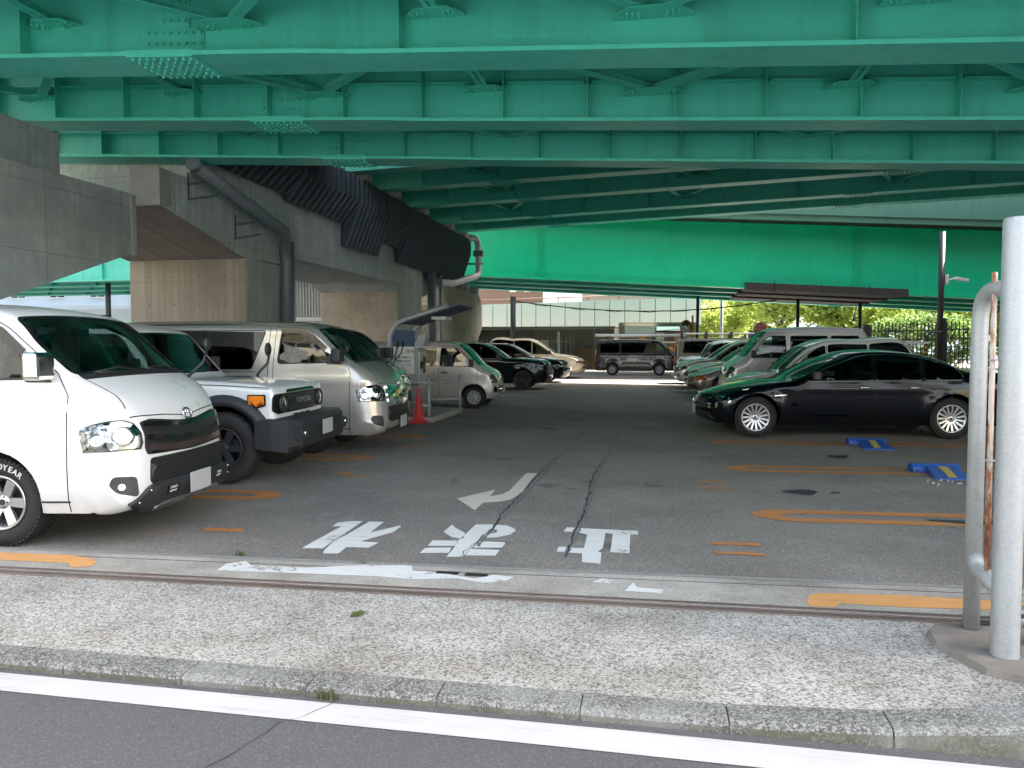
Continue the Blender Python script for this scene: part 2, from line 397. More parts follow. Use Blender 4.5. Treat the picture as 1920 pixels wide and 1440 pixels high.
# ------------------------------------------------------------ painted markings
MARKS = dict(
 re=[[(-2.59, 5.31), (-2.58, 5.86), (-2.57, 6.03), (-2.65, 6.0), (-2.66, 6.14), (-2.59, 6.2), (-2.47, 6.24), (-2.45, 5.77), (-2.45, 5.58), (-2.43, 5.33)], [(-2.37, 5.2), (-2.4, 5.29), (-2.44, 5.56), (-2.42, 5.75), (-2.41, 6.23), (-2.28, 6.24), (-2.26, 5.86), (-2.1, 6.14), (-2.08, 6.1), (-2.08, 5.91), (-2.23, 5.58), (-2.08, 5.57), (-2.1, 5.41), (-2.27, 5.4), (-2.26, 5.22)]],
 ma=[[(-1.68, 5.34), (-1.68, 5.48), (-1.63, 5.5), (-1.49, 5.53), (-1.47, 5.38)], [(-1.68, 5.55), (-1.69, 5.71), (-1.49, 5.74), (-1.48, 5.58)], [(-1.46, 5.28), (-1.47, 5.54), (-1.5, 5.74), (-1.49, 5.82), (-1.48, 6.29), (-1.32, 6.32), (-1.32, 6.02), (-1.34, 5.79), (-1.34, 5.58), (-1.35, 5.3)], [(-1.68, 5.99), (-1.68, 6.25), (-1.61, 6.13), (-1.5, 5.99), (-1.47, 5.8), (-1.57, 5.84)], [(-1.31, 6.31), (-1.21, 6.3), (-1.13, 6.2), (-1.11, 6.13), (-1.13, 6.0), (-1.21, 5.9), (-1.31, 5.85), (-1.32, 5.98), (-1.25, 6.04), (-1.26, 6.13), (-1.3, 6.17), (-1.33, 6.16)], [(-1.33, 5.56), (-1.32, 5.75), (-1.13, 5.76), (-1.11, 5.71), (-1.12, 5.59)], [(-1.34, 5.34), (-1.34, 5.52), (-1.12, 5.53), (-1.12, 5.37)]],
 to=[[(-0.72, 6.18), (-0.71, 6.33), (-0.64, 6.33), (-0.65, 6.18)], [(-0.61, 6.19), (-0.61, 6.32), (-0.12, 6.32), (-0.12, 6.19), (-0.18, 6.18), (-0.17, 5.66), (-0.17, 5.61), (-0.31, 5.62), (-0.31, 5.7), (-0.32, 6.17), (-0.38, 6.2), (-0.37, 5.72), (-0.4, 5.62), (-0.37, 5.59), (-0.36, 5.3), (-0.49, 5.32), (-0.51, 5.55), (-0.6, 5.55), (-0.62, 5.69), (-0.51, 5.7), (-0.52, 6.11)], [(-0.7, 5.56), (-0.7, 5.7), (-0.64, 5.71), (-0.64, 5.56)]],
 arrow=[[(-1.92, 7.34), (-1.64, 7.87), (-1.62, 7.51), (-1.52, 7.64), (-1.48, 7.85), (-1.49, 8.45), (-1.49, 8.98), (-1.36, 8.98), (-1.36, 8.29), (-1.33, 7.85), (-1.35, 7.59), (-1.39, 7.37), (-1.47, 7.27), (-1.62, 7.18), (-1.62, 6.84)]],
 crack1=[[(-1.3, 10.22), (-1.33, 9.6), (-1.33, 8.88), (-1.33, 8.3), (-1.34, 7.53), (-1.34, 6.97), (-1.34, 6.62), (-1.31, 6.19), (-1.35, 5.83), (-1.36, 5.44)]],
 crack2=[[(-0.65, 10.23), (-0.69, 9.26), (-0.68, 8.38), (-0.65, 7.78), (-0.63, 7.16), (-0.63, 6.66), (-0.62, 6.15), (-0.63, 5.64), (-0.64, 5.33)]],
 n11=[[(0.45, 6.07), (0.81, 6.09), (0.8, 5.99), (0.69, 6.0), (0.44, 5.98)], [(0.45, 5.78), (0.7, 5.8), (0.81, 5.78), (0.8, 5.72), (0.7, 5.73), (0.45, 5.72)]],
 n10=[[(0.45, 8.79), (0.81, 8.85), (0.81, 8.75), (0.45, 8.68)]],
 o10=[[(0.62, 8.38)]],
 n1=[[(-3.69, 5.77), (-3.34, 5.8), (-3.29, 5.69), (-3.61, 5.67)]],
 n2=[[(-3.73, 8.54), (-3.65, 8.63), (-3.55, 8.49), (-3.41, 8.41), (-3.34, 8.61)]],
 stain=[[(1.37, 8.43), (1.49, 8.5), (1.62, 8.26), (1.57, 8.13), (1.43, 8.14), (1.36, 8.25)], [(2.33, 11.18), (2.47, 11.3), (2.63, 11.21), (2.52, 10.97), (2.34, 11.01)]],
 worn=[[(-2.89, 4.66), (-2.91, 4.82), (-2.81, 4.9), (-2.72, 4.81), (-2.32, 4.83), (-1.97, 4.95), (-1.64, 5.02), (-1.59, 4.9), (-1.42, 4.89), (-1.14, 4.8), (-1.03, 4.9), (-0.89, 4.88), (-0.94, 4.76), (-1.07, 4.72), (-1.25, 4.78), (-1.54, 4.71), (-1.78, 4.73), (-2.12, 4.71), (-2.43, 4.69)], [(-0.38, 4.86), (-0.33, 4.95), (-0.25, 4.94), (-0.27, 4.86)], [(-0.17, 4.72), (-0.12, 4.91), (-0.1, 4.81), (0.07, 4.79), (0.06, 4.72), (-0.1, 4.72)]],
 oa=[[(0.9, 4.74), (0.94, 4.85), (1.02, 4.9), (1.51, 4.95), (2.18, 4.93), (2.11, 4.78), (1.45, 4.72), (1.08, 4.72), (1.04, 4.64), (0.9, 4.64)], [(-4.7, 4.78), (-4.15, 4.81), (-3.94, 4.77), (-3.83, 4.7), (-3.79, 4.59), (-3.9, 4.54), (-4.0, 4.63), (-4.53, 4.61)]],
 wl=[[(-3.24, 3.09), (-3.06, 3.08), (-1.75, 3.11), (-0.58, 3.1), (0.45, 3.09), (1.42, 3.09), (1.33, 2.89), (0.35, 2.88), (-0.55, 2.94), (-1.65, 2.94), (-2.91, 2.93), (-3.07, 2.93)]],
 shallow=[[(2.45, 11.73), (2.46, 10.77), (3.35, 10.85), (3.37, 10.91), (2.49, 10.84), (2.48, 11.77)], [(2.45, 9.16), (2.46, 8.06), (2.99, 8.14), (3.02, 8.2), (2.49, 8.12), (2.49, 9.18)]],
)
def mark(name, polys, z, mat, label, cat, group=None):
    """one painted marking = one thing, however many strokes it has"""
    bm = bmesh.new()
    for p in polys:
        f = bm.faces.new([bm.verts.new((x, y, z)) for x, y in p]); bmesh.ops.triangulate(bm, faces=[f])
    for f in bm.faces:
        f.normal_update()
        if f.normal.z < 0: f.normal_flip()
    me = bpy.data.meshes.new(name); bm.to_mesh(me); bm.free(); me.materials.append(mat)
    o = link_mesh(name, me); return tag(o, label, cat, group, 'structure' )
mark('road_character', MARKS['re'], .004, MAT['white_mark'], 'upside down white painted kana nearest the white van', 'road marking')
mark('road_character', MARKS['ma'], .004, MAT['white_mark'], 'upside down white painted kana with a loop, middle of the three', 'road marking')
mark('road_character', MARKS['to'], .004, MAT['white_mark'], 'upside down white painted stop kanji, right one of the three', 'road marking')
mark('road_arrow', MARKS['arrow'], .004, MAT['cream_mark'], 'cream painted arrow bending left on the asphalt lane', 'road arrow')
mark('road_line', MARKS['wl'] and [[(-60,3.09),(-3.06,3.085),(-.05,3.07),(1.42,3.05),(60,2.9),(60,2.75),(1.33,2.87),(-.55,2.90),(-2.91,2.92),(-60,2.94)]], -.036, MAT['white_line'], 'long white painted edge line along the road kerb', 'road line')
mark('worn_marking', MARKS['worn'], .0085, MAT['white_worn'], 'worn white paint patches on the pale concrete strip', 'road marking')
mark('bay_number', MARKS['n1'], .004, MAT['orange_mark'], 'orange bay number 1 beside the white van nose', 'bay number')
mark('bay_number', MARKS['n11'], .004, MAT['orange_mark'], 'orange bay number 11 nearest the kerb on the right', 'bay number')
def ring(cx, cy, rx, ry, w, n=20):
    out = []
    for i in range(n):
        a, b = 2*pi*i/n, 2*pi*(i+1)/n
        out.append([(cx+rx*cos(a), cy+ry*sin(a)), (cx+rx*cos(b), cy+ry*sin(b)), (cx+(rx-w)*cos(b), cy+(ry-w)*sin(b)), (cx+(rx-w)*cos(a), cy+(ry-w)*sin(a))])
    return out
mark('bay_number', MARKS['n10']+ring(.64,8.37,.175,.12,.05), .004, MAT['orange_mark'], 'orange bay number 10, second from the kerb on the right', 'bay number')
mark('bay_number', [[(-3.74,8.52),(-3.64,8.66),(-3.55,8.62),(-3.53,8.5),(-3.43,8.45),(-3.36,8.58),(-3.31,8.56),(-3.38,8.36),(-3.47,8.34),(-3.6,8.44),(-3.64,8.55),(-3.70,8.47)]], .004, MAT['orange_mark'], 'orange bay number 2 before the off-road car', 'bay number')
mark('bay_number', [[(-3.75,11.0),(-3.45,11.15),(-3.4,11.05),(-3.7,10.9)],[(-3.75,11.35),(-3.4,11.4),(-3.4,11.3),(-3.75,11.25)]], .004, MAT['orange_mark'], 'faint orange bay number 3 before the silver van', 'bay number')
mark('bay_number', ring(.63,10.95,.17,.12,.05), .004, MAT['faint_mark'], 'faint bay number 9 before the black sedan', 'bay number')
def hairpin(x0, y0, x1, w, t, s, lab, mat=None, sl=.0):
    """long U: two parallel orange lines joined by a round end at (x0,y0)"""
    p = []; q = []; N = 10
    for i in range(N+1):
        a = pi/2+pi*i/N
        p.append((x0+s*(w/2)*(1+cos(a)*1.0)*1.6 , y0+(w/2)*sin(a))); q.append((x0+s*(w/2)*1.6+s*(w/2-t)*1.6*cos(a)+0, y0+(w/2-t)*sin(a)))
    outer = [(x1, y0+w/2+sl*abs(x1-x0))]+p+[(x1, y0-w/2+sl*abs(x1-x0))]
    inner = [(x1, y0+w/2-t+sl*abs(x1-x0))]+q+[(x1, y0-w/2+t+sl*abs(x1-x0))]
    polys = [[outer[i], outer[i+1], inner[i+1], inner[i]] for i in range(len(outer)-1)]
    mark('bay_line', polys, .004, mat or MAT['orange_mark'], lab, 'bay line')
hairpin(.87, 7.15, 5.6, .50, .16, 1, 'orange hairpin bay line nearest the kerb on the right', sl=.05)
hairpin(.86, 9.82, 5.6, .50, .16, 1, 'orange hairpin bay line in front of the right blue wheel stop', sl=.055)
hairpin(.86, 12.45, 5.6, .50, .16, 1, 'orange hairpin bay line along the black sedan', sl=.065)
hairpin(-3.70, 7.13, -8.5, .50, .16, -1, 'orange hairpin bay line between the white van and the off-road car', sl=-.05)
hairpin(-3.73, 9.78, -8.5, .50, .16, -1, 'orange hairpin bay line beside the silver van', sl=-.05)
hairpin(-3.67, 12.2, -8.5, .50, .16, -1, 'faint orange hairpin bay line past the silver van', sl=-.05)
mark('bay_line', [MARKS['oa'][0]], .0085, MAT['orange_apron'], 'orange bay line end on the pale strip by the gate post', 'bay line')
mark('bay_line', [MARKS['oa'][1]], .0085, MAT['orange_apron'], 'orange bay line end on the pale strip below the white van tyre', 'bay line')
MAT['tar'] = plain('tar_crack', (.022,.022,.022), .9, var=.3)
def crack(pts, w, name='tar_crack', label=None, mat=None, z=.0052):
    polys = []; L_ = []
    for i, (x, y) in enumerate(pts[:-1]):
        x1, y1 = pts[i+1]; n = max(2, int(math.dist((x,y),(x1,y1))/.08))
        for j in range(n): L_.append((x+(x1-x)*j/n+rnd.uniform(-.016,.016), y+(y1-y)*j/n))
    ws = [w*rnd.uniform(.25,1.1) for _ in L_]
    for i in range(len(L_)-1):
        (a,b),(c,d) = L_[i],L_[i+1]; polys.append([(a-ws[i],b),(a+ws[i],b),(c+ws[i+1],d),(c-ws[i+1],d)])
    return mark(name, polys, z, mat or MAT['tar'], label, None)
crack([(x,y) for x,y in MARKS['crack1'][0]]+[(-1.37,5.2)], .008); crack([(x,y) for x,y in MARKS['crack2'][0]], .008)
crack([(-1.31,5.6),(-1.29,7.5),(-1.28,8.9),(-1.27,10.2),(-1.2,14)], .016, mat=plain('crack_sealant', (.16,.16,.155), .85, var=.3), z=.0046)
crack([(-.61,5.6),(-.60,7.2),(-.64,8.9),(-.6,14)], .013, mat=bpy.data.materials['crack_sealant'], z=.0046)
def blot(x, y, rx, ry, seed):
    R_ = random.Random(seed); n = 26; ph = [R_.uniform(0, 6.3) for _ in range(3)]
    return [(x+rx*cos(a)*(1+.18*sin(2*a+ph[0])+.12*sin(5*a+ph[1])), y+ry*sin(a)*(1+.2*sin(3*a+ph[2]))) for a in [2*pi*i/n for i in range(n)]]
MAT['oil'] = plain('oil_stain', (.03,.03,.03), .55, var=.4, vs=6)
mark('oil_stain', [blot(1.5,8.32,.15,.15,1)], .0045, MAT['oil'], None, None); mark('oil_stain', [blot(2.48,11.1,.15,.17,2)], .0045, MAT['oil'], None, None); mark('oil_stain', [blot(1.85,8.35,.05,.05,3)], .0045, MAT['oil'], None, None)
for q in ([(2.45,11.7),(2.47,10.8),(3.36,10.88)],[(2.45,9.16),(2.47,8.1),(3.05,8.16),(5,8.3)],[(2.2,9.2),(2.5,7.0),(2.6,5.6)],[(3.9,10.9),(4.3,9.2)],[(4.0,7.0),(4.6,5.6)]): crack(q, .014, 'scored_line', None, MAT['faint_mark'], .0046)
for i, (x,y,r) in enumerate(((3.6,7.18,.5),(2.7,7.14,.35))): mark('oil_stain', [blot(x,y,r,.07,i+8)], .0048, MAT['oil'], None, None)
MAT['mw'] = marking('far_white_paint', (.6,.62,.6), .4)
mark('bay_line', [[(-8,14.62),(.8,15.05),(.8,15.11),(-8,14.70)]], .004, MAT['faint_mark'], 'thin faint white line across the lane before the payment machine', 'bay line')
for i, y in enumerate((20.1,22.8,25.2,27.5,30,32.4)):
    mark('bay_line', [[(-9,y-.3),(-3.2-.15*i,y+.0),(-3.2-.15*i,y+.12),(-9,y-.18)]], .004, MAT['mw'] if i in (1,2,3) else MAT['faint_mark'], 'white bay lines beside the dark cars on the left', 'bay line', 'white bay lines of the far left bays')
for i, y in enumerate((17.6,20.2,22.8,25.4,28,30.6,33)):
    mark('bay_line', [[(.75,y),(6,y+.3),(6,y+.42),(.75,y+.12)]], .004, MAT['mw'], 'white bay lines beside the cars on the right', 'bay line', 'white bay lines of the far right bays')
    mark('bay_number', [[(-.25,y-1.3),(.12,y-1.3),(.12,y-1.22),(-.25,y-1.22)],[(-.25,y-1.05),(.12,y-1.05),(.12,y-.97),(-.25,y-.97)],[(.3,y-1.2),(.6,y-1.25),(.6,y-1.15),(.3,y-1.08)]], .004, MAT['faint_mark'], 'faint white bay numbers along the right side of the lane', 'bay number', 'faint far bay numbers')

crack([(-1.36,3.13),(-1.40,2.99),(-1.50,2.88),(-1.58,2.6),(-1.7,2.2)], .003, z=-.034)
crack([(-20,3.293),(3.6,3.296)], .003, 'apron_seam', None, MAT['tar'], .0075)
# ------------------------------------------------------------ girder bridges
def bolts(m, T, rows, cols, dx, dz, x0, z0, r=.019, h=.026):
    for i in range(cols):
        for j in range(rows):
            vs = []; cx, cz = x0+i*dx, z0+j*dz
            for lvl, rr in ((0, r), (h, r*.9)):
                for k in range(6): vs.append(T(cx+rr*cos(k*pi/3), cz+rr*sin(k*pi/3), lvl))
            m.add(vs, [(k, (k+1) % 6, 6+(k+1) % 6, 6+k) for k in range(6)]+[tuple(range(6, 12))])
def girder(parent, P0, P1, depth, mat, fw=.5, ft=.045, step=1.15, hst=None, splices=(), stiff=True, wide=None, kinds=None, phase=.0, bs=1.0):
    """P0,P1: front (camera side) edge of the bottom flange, its lower corner; local x along girder"""
    P0 = Vector(P0); P1 = Vector(P1); d = (P1-P0); Ln = d.length; d.normalize()
    side = Vector((0,0,1)).cross(d).normalized()
    if side.y < 0: side = -side
    up = Vector((0,0,1))
    W = lambda x, y, z: P0+d*x+side*y+up*z
    g = MB()
    if wide:     # bottom flange wider left of x=wide[0], tapering to fw at wide[1]
        a, b, e = wide
        pl = [(0,-e),(a,-e),(b,0),(Ln,0),(Ln,fw),(b,fw),(a,fw+e),(0,fw+e)]
        g.prism(pl, lambda x,y: W(x,y,0), lambda x,y: W(x,y,ft))
    else: g.hexa([W(0,0,0),W(Ln,0,0),W(Ln,fw,0),W(0,fw,0),W(0,0,ft),W(Ln,0,ft),W(Ln,fw,ft),W(0,fw,ft)])
    c0, c1 = fw/2-.012, fw/2+.012
    g.hexa([W(0,c0,ft),W(Ln,c0,ft),W(Ln,c1,ft),W(0,c1,ft),W(0,c0,depth),W(Ln,c0,depth),W(Ln,c1,depth),W(0,c1,depth)])
    g.hexa([W(0,.05,depth),W(Ln,.05,depth),W(Ln,fw-.05,depth),W(0,fw-.05,depth),W(0,.05,depth+.04),W(Ln,.05,depth+.04),W(Ln,fw-.05,depth+.04),W(0,fw-.05,depth+.04)])
    go = g.build('girder', mat, parent)
    if stiff:
        x = phase; xs = []
        while x < Ln-.2: xs.append(x); x += step
        for x in xs:
            s = MB(); s.hexa([W(x,c0-.16,ft),W(x+.014,c0-.16,ft),W(x+.014,c0,ft),W(x,c0,ft),W(x,c0-.16,depth),W(x+.014,c0-.16,depth),W(x+.014,c0,depth),W(x,c0,depth)])
            s.build('stiffener', mat, go)
        if hst:
            for a, b in zip(xs[:-1], xs[1:]):
                s = MB()
                if any(abs((a+b)/2-sp) < step*.55 for sp in splices): continue
                s.hexa([W(a+.07,c0-.13,hst),W(b-.05,c0-.13,hst),W(b-.02,c0,hst),W(a+.03,c0,hst),W(a+.07,c0-.13,hst+.012),W(b-.05,c0-.13,hst+.012),W(b-.02,c0,hst+.012),W(a+.03,c0,hst+.012)])
                s.build('long_stiffener', mat, go)
    for sp in splices:
        s = MB(); hw = .36
        # web plate with a wider foot
        s.hexa([W(sp-hw,c0-.014,ft),W(sp+hw,c0-.014,ft),W(sp+hw,c0,ft),W(sp-hw,c0,ft),W(sp-hw,c0-.014,ft+.36),W(sp+hw,c0-.014,ft+.36),W(sp+hw,c0,ft+.36),W(sp-hw,c0,ft+.36)])
        s.hexa([W(sp-.19,c0-.016,ft+.36),W(sp+.19,c0-.016,ft+.36),W(sp+.19,c0,ft+.36),W(sp-.19,c0,ft+.36),W(sp-.19,c0-.016,depth),W(sp+.19,c0-.016,depth),W(sp+.19,c0,depth),W(sp-.19,c0,depth)])
        bolts(s, lambda a,b,h: W(sp+a, c0-.015-h, b), 3, 8, .093, .12, -.325, ft+.07, .019*bs, .026*bs)
        nr = int((depth-.5)/.1); bolts(s, lambda a,b,h: W(sp+a, c0-.016-h, b), nr, 4, .09, .1, -.135, ft+.44, .019*bs, .026*bs)
        # flange plates: under, and two strips on top at both sides
        e = wide[2] if wide and sp < wide[0] else 0
        s.hexa([W(sp-.40,.0-e,-.016),W(sp+.40,.0-e,-.016),W(sp+.40,fw+e,-.016),W(sp-.40,fw+e,-.016),W(sp-.40,.0-e,-.001),W(sp+.40,.0-e,-.001),W(sp+.40,fw+e,-.001),W(sp-.40,fw+e,-.001)])
        s.hexa([W(sp-.40,.0-e,ft+.001),W(sp+.40,.0-e,ft+.001),W(sp+.40,fw*.38,ft+.001),W(sp-.40,fw*.38,ft+.001),W(sp-.40,.0-e,ft+.017),W(sp+.40,.0-e,ft+.017),W(sp+.40,fw*.38,ft+.017),W(sp-.40,fw*.38,ft+.017)])
        bolts(s, lambda a,b,h: W(sp+a, b, -.016-h), 6, 9, .088, (fw+2*e-.1)/5, -.35, .05-e, .017, .03)
        bolts(s, lambda a,b,h: W(sp+a, b, ft+.017+h), 2, 8, .1, .08, -.35, .05-e, .016, .025)
        s.build('splice_plate', mat, go)
    return go, W, Ln
def brace(parent, A, B, mat, w=.13, t=.012):
    A = Vector(A); B = Vector(B); d = (B-A).normalized(); s = Vector((0,0,1)).cross(d).normalized()*w/2; u = Vector((0,0,1))*t
    m = MB(); m.hexa([A-s,B-s,B+s,A+s,A-s+u,B-s+u,B+s+u,A+s+u]); v = Vector((0,0,1))*w*.8
    m.hexa([A-s*.1,B-s*.1,B+s*.1,A+s*.1,A-s*.1+v,B-s*.1+v,B+s*.1+v,A+s*.1+v]); return m.build('brace', mat, parent)
def gusset(parent, C, mat, w=.75, d=.32, dirn=-1, nb=5):
    C = Vector(C); m = MB(); P = [(-w/2,0),(w/2,0),(w/2,.1),(w*.28,d),(-w*.28,d),(-w/2,.1)]
    m.prism(P, lambda a,b: (C.x+a, C.y+dirn*b, C.z-.006), lambda a,b: (C.x+a, C.y+dirn*b, C.z+.006))
    for sgn in (-1, 1):
        for i in range(3):
            for j in range(2):
                a, b = sgn*(w*.18+i*.055), .07+j*.075+i*.02
                m.cyl((C.x+a, C.y+dirn*b, C.z-.006), (0,0,-1), .016, .025, 6, smooth=False)
    return m.build('gusset_plate', mat, parent)
def railing_wall(m, W, Ln, y, z0, h, th=.2):
    m.hexa([W(0,y,z0),W(Ln,y,z0),W(Ln,y+th,z0),W(0,y+th,z0),W(0,y,z0+h),W(Ln,y,z0+h),W(Ln,y+th,z0+h),W(0,y+th,z0+h)])

# --- near bridge: slopes down to the right (about 4.8 %)
b1 = empty('steel_viaduct', (0, 8, 4.4), 0, 'near green steel girder viaduct crossing right over the car park', 'viaduct')
sx, sy = -.04822, .00836
def bz(x): return 4.43+sx*x
def gp1(y0): return ((-12.5, y0-12.5*(-sy)*-1, bz(-12.5)), (16, y0+16*sy, bz(16)))
NG = [(5.37,2.0,None,()), (7.81,1.75,None,(7.15,)), (10.28,1.75,.54,(7.25,)), (12.51,1.75,.45,(7.3,))]
G1 = []
for i, (y0, dep, hs, sp) in enumerate(NG):
    g, W, Ln = girder(b1, *gp1(y0), dep, MAT['green'], fw=.55 if i < 2 else .46, hst=hs, splices=sp, step=1.14 if i > 1 else 4.55, phase=(1.0,.72,.2,.35)[i], wide=(8.6+i*.1,9.3+i*.1,.05) if i >= 1 else None)
    G1.append((y0, .55 if i < 2 else .46))
GX = (-11.5,-6.95,-2.4,2.3,6.9,11.5)
for i in range(3):
    ya = G1[i][0]+G1[i][1]/2+.02; yb = G1[i+1][0]+G1[i+1][1]/2-.02
    for x in GX: brace(b1, (x+.09, ya, bz(x)+.46), (x+.09, yb, bz(x)+.46), MAT['green'], .14)
    far_mid = i in (0, 1, 2)
    for a, b in zip(GX[:-1], GX[1:]):
        mid = (a+b)/2
        if i == 2:
            for xx in (a, b): brace(b1, (xx, yb-.1, bz(xx)+.40), (mid, ya+.1, bz(mid)+.40), MAT['green'])
        else:
            for xx in (a, b): brace(b1, (mid, yb-.1, bz(mid)+.40), (xx, ya+.1, bz(xx)+.40), MAT['green'])
        if i < 2: gusset(b1, (mid, yb, bz(mid)+.395), MAT['green'], .8, .3)
    for x in GX: gusset(b1, (x+.09, yb, bz(x)+.455), MAT['green'], .62 if i < 2 else .9, .26)
m = MB(); m.hexa([(-12.6,4.2,bz(-12.6)+1.85),(16,4.2,bz(16)+1.85),(16,15.3,bz(16)+1.85),(-12.6,17.7,bz(-12.6)+1.85),(-12.6,4.2,bz(-12.6)+2.2),(16,4.2,bz(16)+2.2),(16,15.3,bz(16)+2.2),(-12.6,17.7,bz(-12.6)+2.2)])
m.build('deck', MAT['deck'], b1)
m = MB(); m.hexa([(-12.6,3.8,bz(-12.6)+2.04),(16,3.8,bz(16)+2.04),(16,4.19,bz(16)+2.04),(-12.6,4.19,bz(-12.6)+2.04),(-12.6,3.8,bz(-12.6)+3.3),(16,3.8,bz(16)+3.3),(16,4.0,bz(16)+3.3),(-12.6,4.0,bz(-12.6)+3.3)])
m.build('parapet', MAT['conc_plain'], b1)
m = MB(); m.hexa([(-12.6,16.4,bz(-12.6)+2.21),(16,14.8,bz(16)+2.21),(16,15.0,bz(16)+2.21),(-12.6,16.6,bz(-12.6)+2.21),(-12.6,16.4,bz(-12.6)+3.2),(16,14.8,bz(16)+3.2),(16,15.0,bz(16)+3.2),(-12.6,16.6,bz(-12.6)+3.2)])
m.build('parapet', MAT['conc_plain'], b1)

# --- second bridge, turned 13 degrees, higher
b2 = empty('steel_viaduct', (0, 24, 6.2), 0, 'second green viaduct crossing at a slant behind the near one', 'viaduct')
L2 = [((-9.2,19.95),(16,16.4)), ((-9.2,22.4),(16,17.7+0.9)), ((-9.2,25.4),(16,20.4)), ((-9.6,28.9),(16,23.3)), ((-9.6,31.15),(16,25.25))]
for i, (a, b) in enumerate(L2):
    girder(b2, (*a, 6.2), (*b, 6.2), 1.7, MAT['green'], fw=.5, ft=.05, step=2.4, splices=(4.6+.35*i, 15.5+.2*i))
for i in range(4):
    for k in range(4):
        t = .12+.24*k; A = L2[i]; B = L2[i+1]
        pa = [A[0][j]+(A[1][j]-A[0][j])*t for j in (0,1)]; pb = [B[0][j]+(B[1][j]-B[0][j])*(t+.05) for j in (0,1)]; pc = [A[0][j]+(A[1][j]-A[0][j])*(t+.1) for j in (0,1)]
        brace(b2, (pa[0],pa[1]+.3,6.5), (pb[0],pb[1]+.2,6.5), MAT['green']); brace(b2, (pc[0],pc[1]+.3,6.5), (pb[0],pb[1]+.2,6.5), MAT['green'])
        gusset(b2, (pb[0], pb[1]+.2, 6.49), MAT['green'], 1.0, .3)
m = MB(); m.prism([(-45,17.8),(-9.6,17.6),(34,13.5),(34,28.6),(-9.6,33.9),(-45,31)], lambda x,y:(x,y,7.94), lambda x,y:(x,y,8.3)); m.build('deck', MAT['deck'], b2)  # ends and rear overhang stretched out of view to shade what lies behind
m = MB(); m.prism([(-9.6,35.5),(34,27.4),(34,27.2),(-9.6,35.3)], lambda x,y:(x,y,8.31), lambda x,y:(x,y,9.3)); m.prism([(-9.6,17.6),(16,15.2),(16,15.4),(-9.6,17.8)], lambda x,y:(x,y,8.31), lambda x,y:(x,y,9.3)); m.build('parapet', MAT['conc_plain'], b2)
m = MB(); m.box((-1.65,13.98,5.02),(-1.35,14.2,5.06)); 
# lamp fixture under the first girder line
lf = empty('strip_light', (-1.55, 15.4, 5.45), .1, 'small grey strip light hanging under the slanting viaduct', 'light fitting', local=True)
m = MB(); m.bbox((-.35,-.09,-.05),(.35,.09,.05), .02); m.build('housing', MAT['grey_pipe'], lf); m = MB(); m.cyl((.1,0,.05),(0,0,1),.012,2.4,8); m.cyl((.42,0,.0),(-1,0,0),.03,.1,8); m.build('hanger', MAT['grey_pipe'], lf)

m = MB(); m.hexa([(-9.55,20.2,6.3),(-9.45,20.2,6.3),(-9.45,31.6,6.3),(-9.55,31.6,6.3),(-9.55,20.2,7.93),(-9.45,20.2,7.93),(-9.45,31.6,7.93),(-9.55,31.6,7.93)]); m.build('end_light_block', MAT['green'], b2)  # plate added across the open left end to keep daylight off the girders
# --- far bridge: deep bright green girder, slopes down to the right
b3 = empty('steel_viaduct', (0, 42, 5), 0, 'far bright green deep girder viaduct behind the slanting one', 'viaduct')
def fz(x): return 4.50-.0585*x
for i, y in enumerate((38,41.3,44.6,47.9)):
    girder(b3, (-11.9, y, fz(-11.9)), (34, y+.5, fz(34)), 3.05 if i == 0 else 1.9, MAT['green_far'] if i == 0 else MAT['green'], fw=.6, ft=.07, step=7.0, splices=(6.25+.9*i,21.2+.4*i), stiff=(i > 0), bs=1.6)
for k in range(30):
    x = -10+k*1.4; m = MB(); m.box((x,37.98,fz(x)+2.84),(x+.03,38.27,fz(x)+3.05)); m.build('tab', MAT['green_far'], b3)
pass
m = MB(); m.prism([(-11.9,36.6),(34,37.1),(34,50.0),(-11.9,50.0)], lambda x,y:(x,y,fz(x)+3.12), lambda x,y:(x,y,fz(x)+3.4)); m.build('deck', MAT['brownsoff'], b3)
m = MB(); m.hexa([(-11.9,36.45,fz(-11.9)+3.0),(34,36.95,fz(34)+3.0),(34,37.09,fz(34)+3.0),(-11.9,36.59,fz(-11.9)+3.0),(-11.9,36.4,fz(-11.9)+4.6),(34,36.9,fz(34)+4.6),(34,37.1,fz(34)+4.6),(-11.9,36.6,fz(-11.9)+4.6)]); m.build('fascia', MAT['green_pale'], b3)
m = MB(); m.hexa([(-11.9,36.3,fz(-11.9)+3.26),(34,36.8,fz(34)+3.26),(34,36.9,fz(34)+3.26),(-11.9,36.4,fz(-11.9)+3.26),(-11.9,36.3,fz(-11.9)+3.33),(34,36.8,fz(34)+3.33),(34,36.9,fz(34)+3.33),(-11.9,36.4,fz(-11.9)+3.33)]); m.build('drip_rail', MAT['green_pale'], b3)
m = MB(); m.hexa([(-11.9,49.9,fz(-11.9)+3.41),(34,49.9,fz(34)+3.41),(34,50.1,fz(34)+3.41),(-11.9,50.1,fz(-11.9)+3.41),(-11.9,49.9,fz(-11.9)+4.6),(34,49.9,fz(34)+4.6),(34,50.1,fz(34)+4.6),(-11.9,50.1,fz(-11.9)+4.6)]); m.build('parapet', MAT['green_pale'], b3)
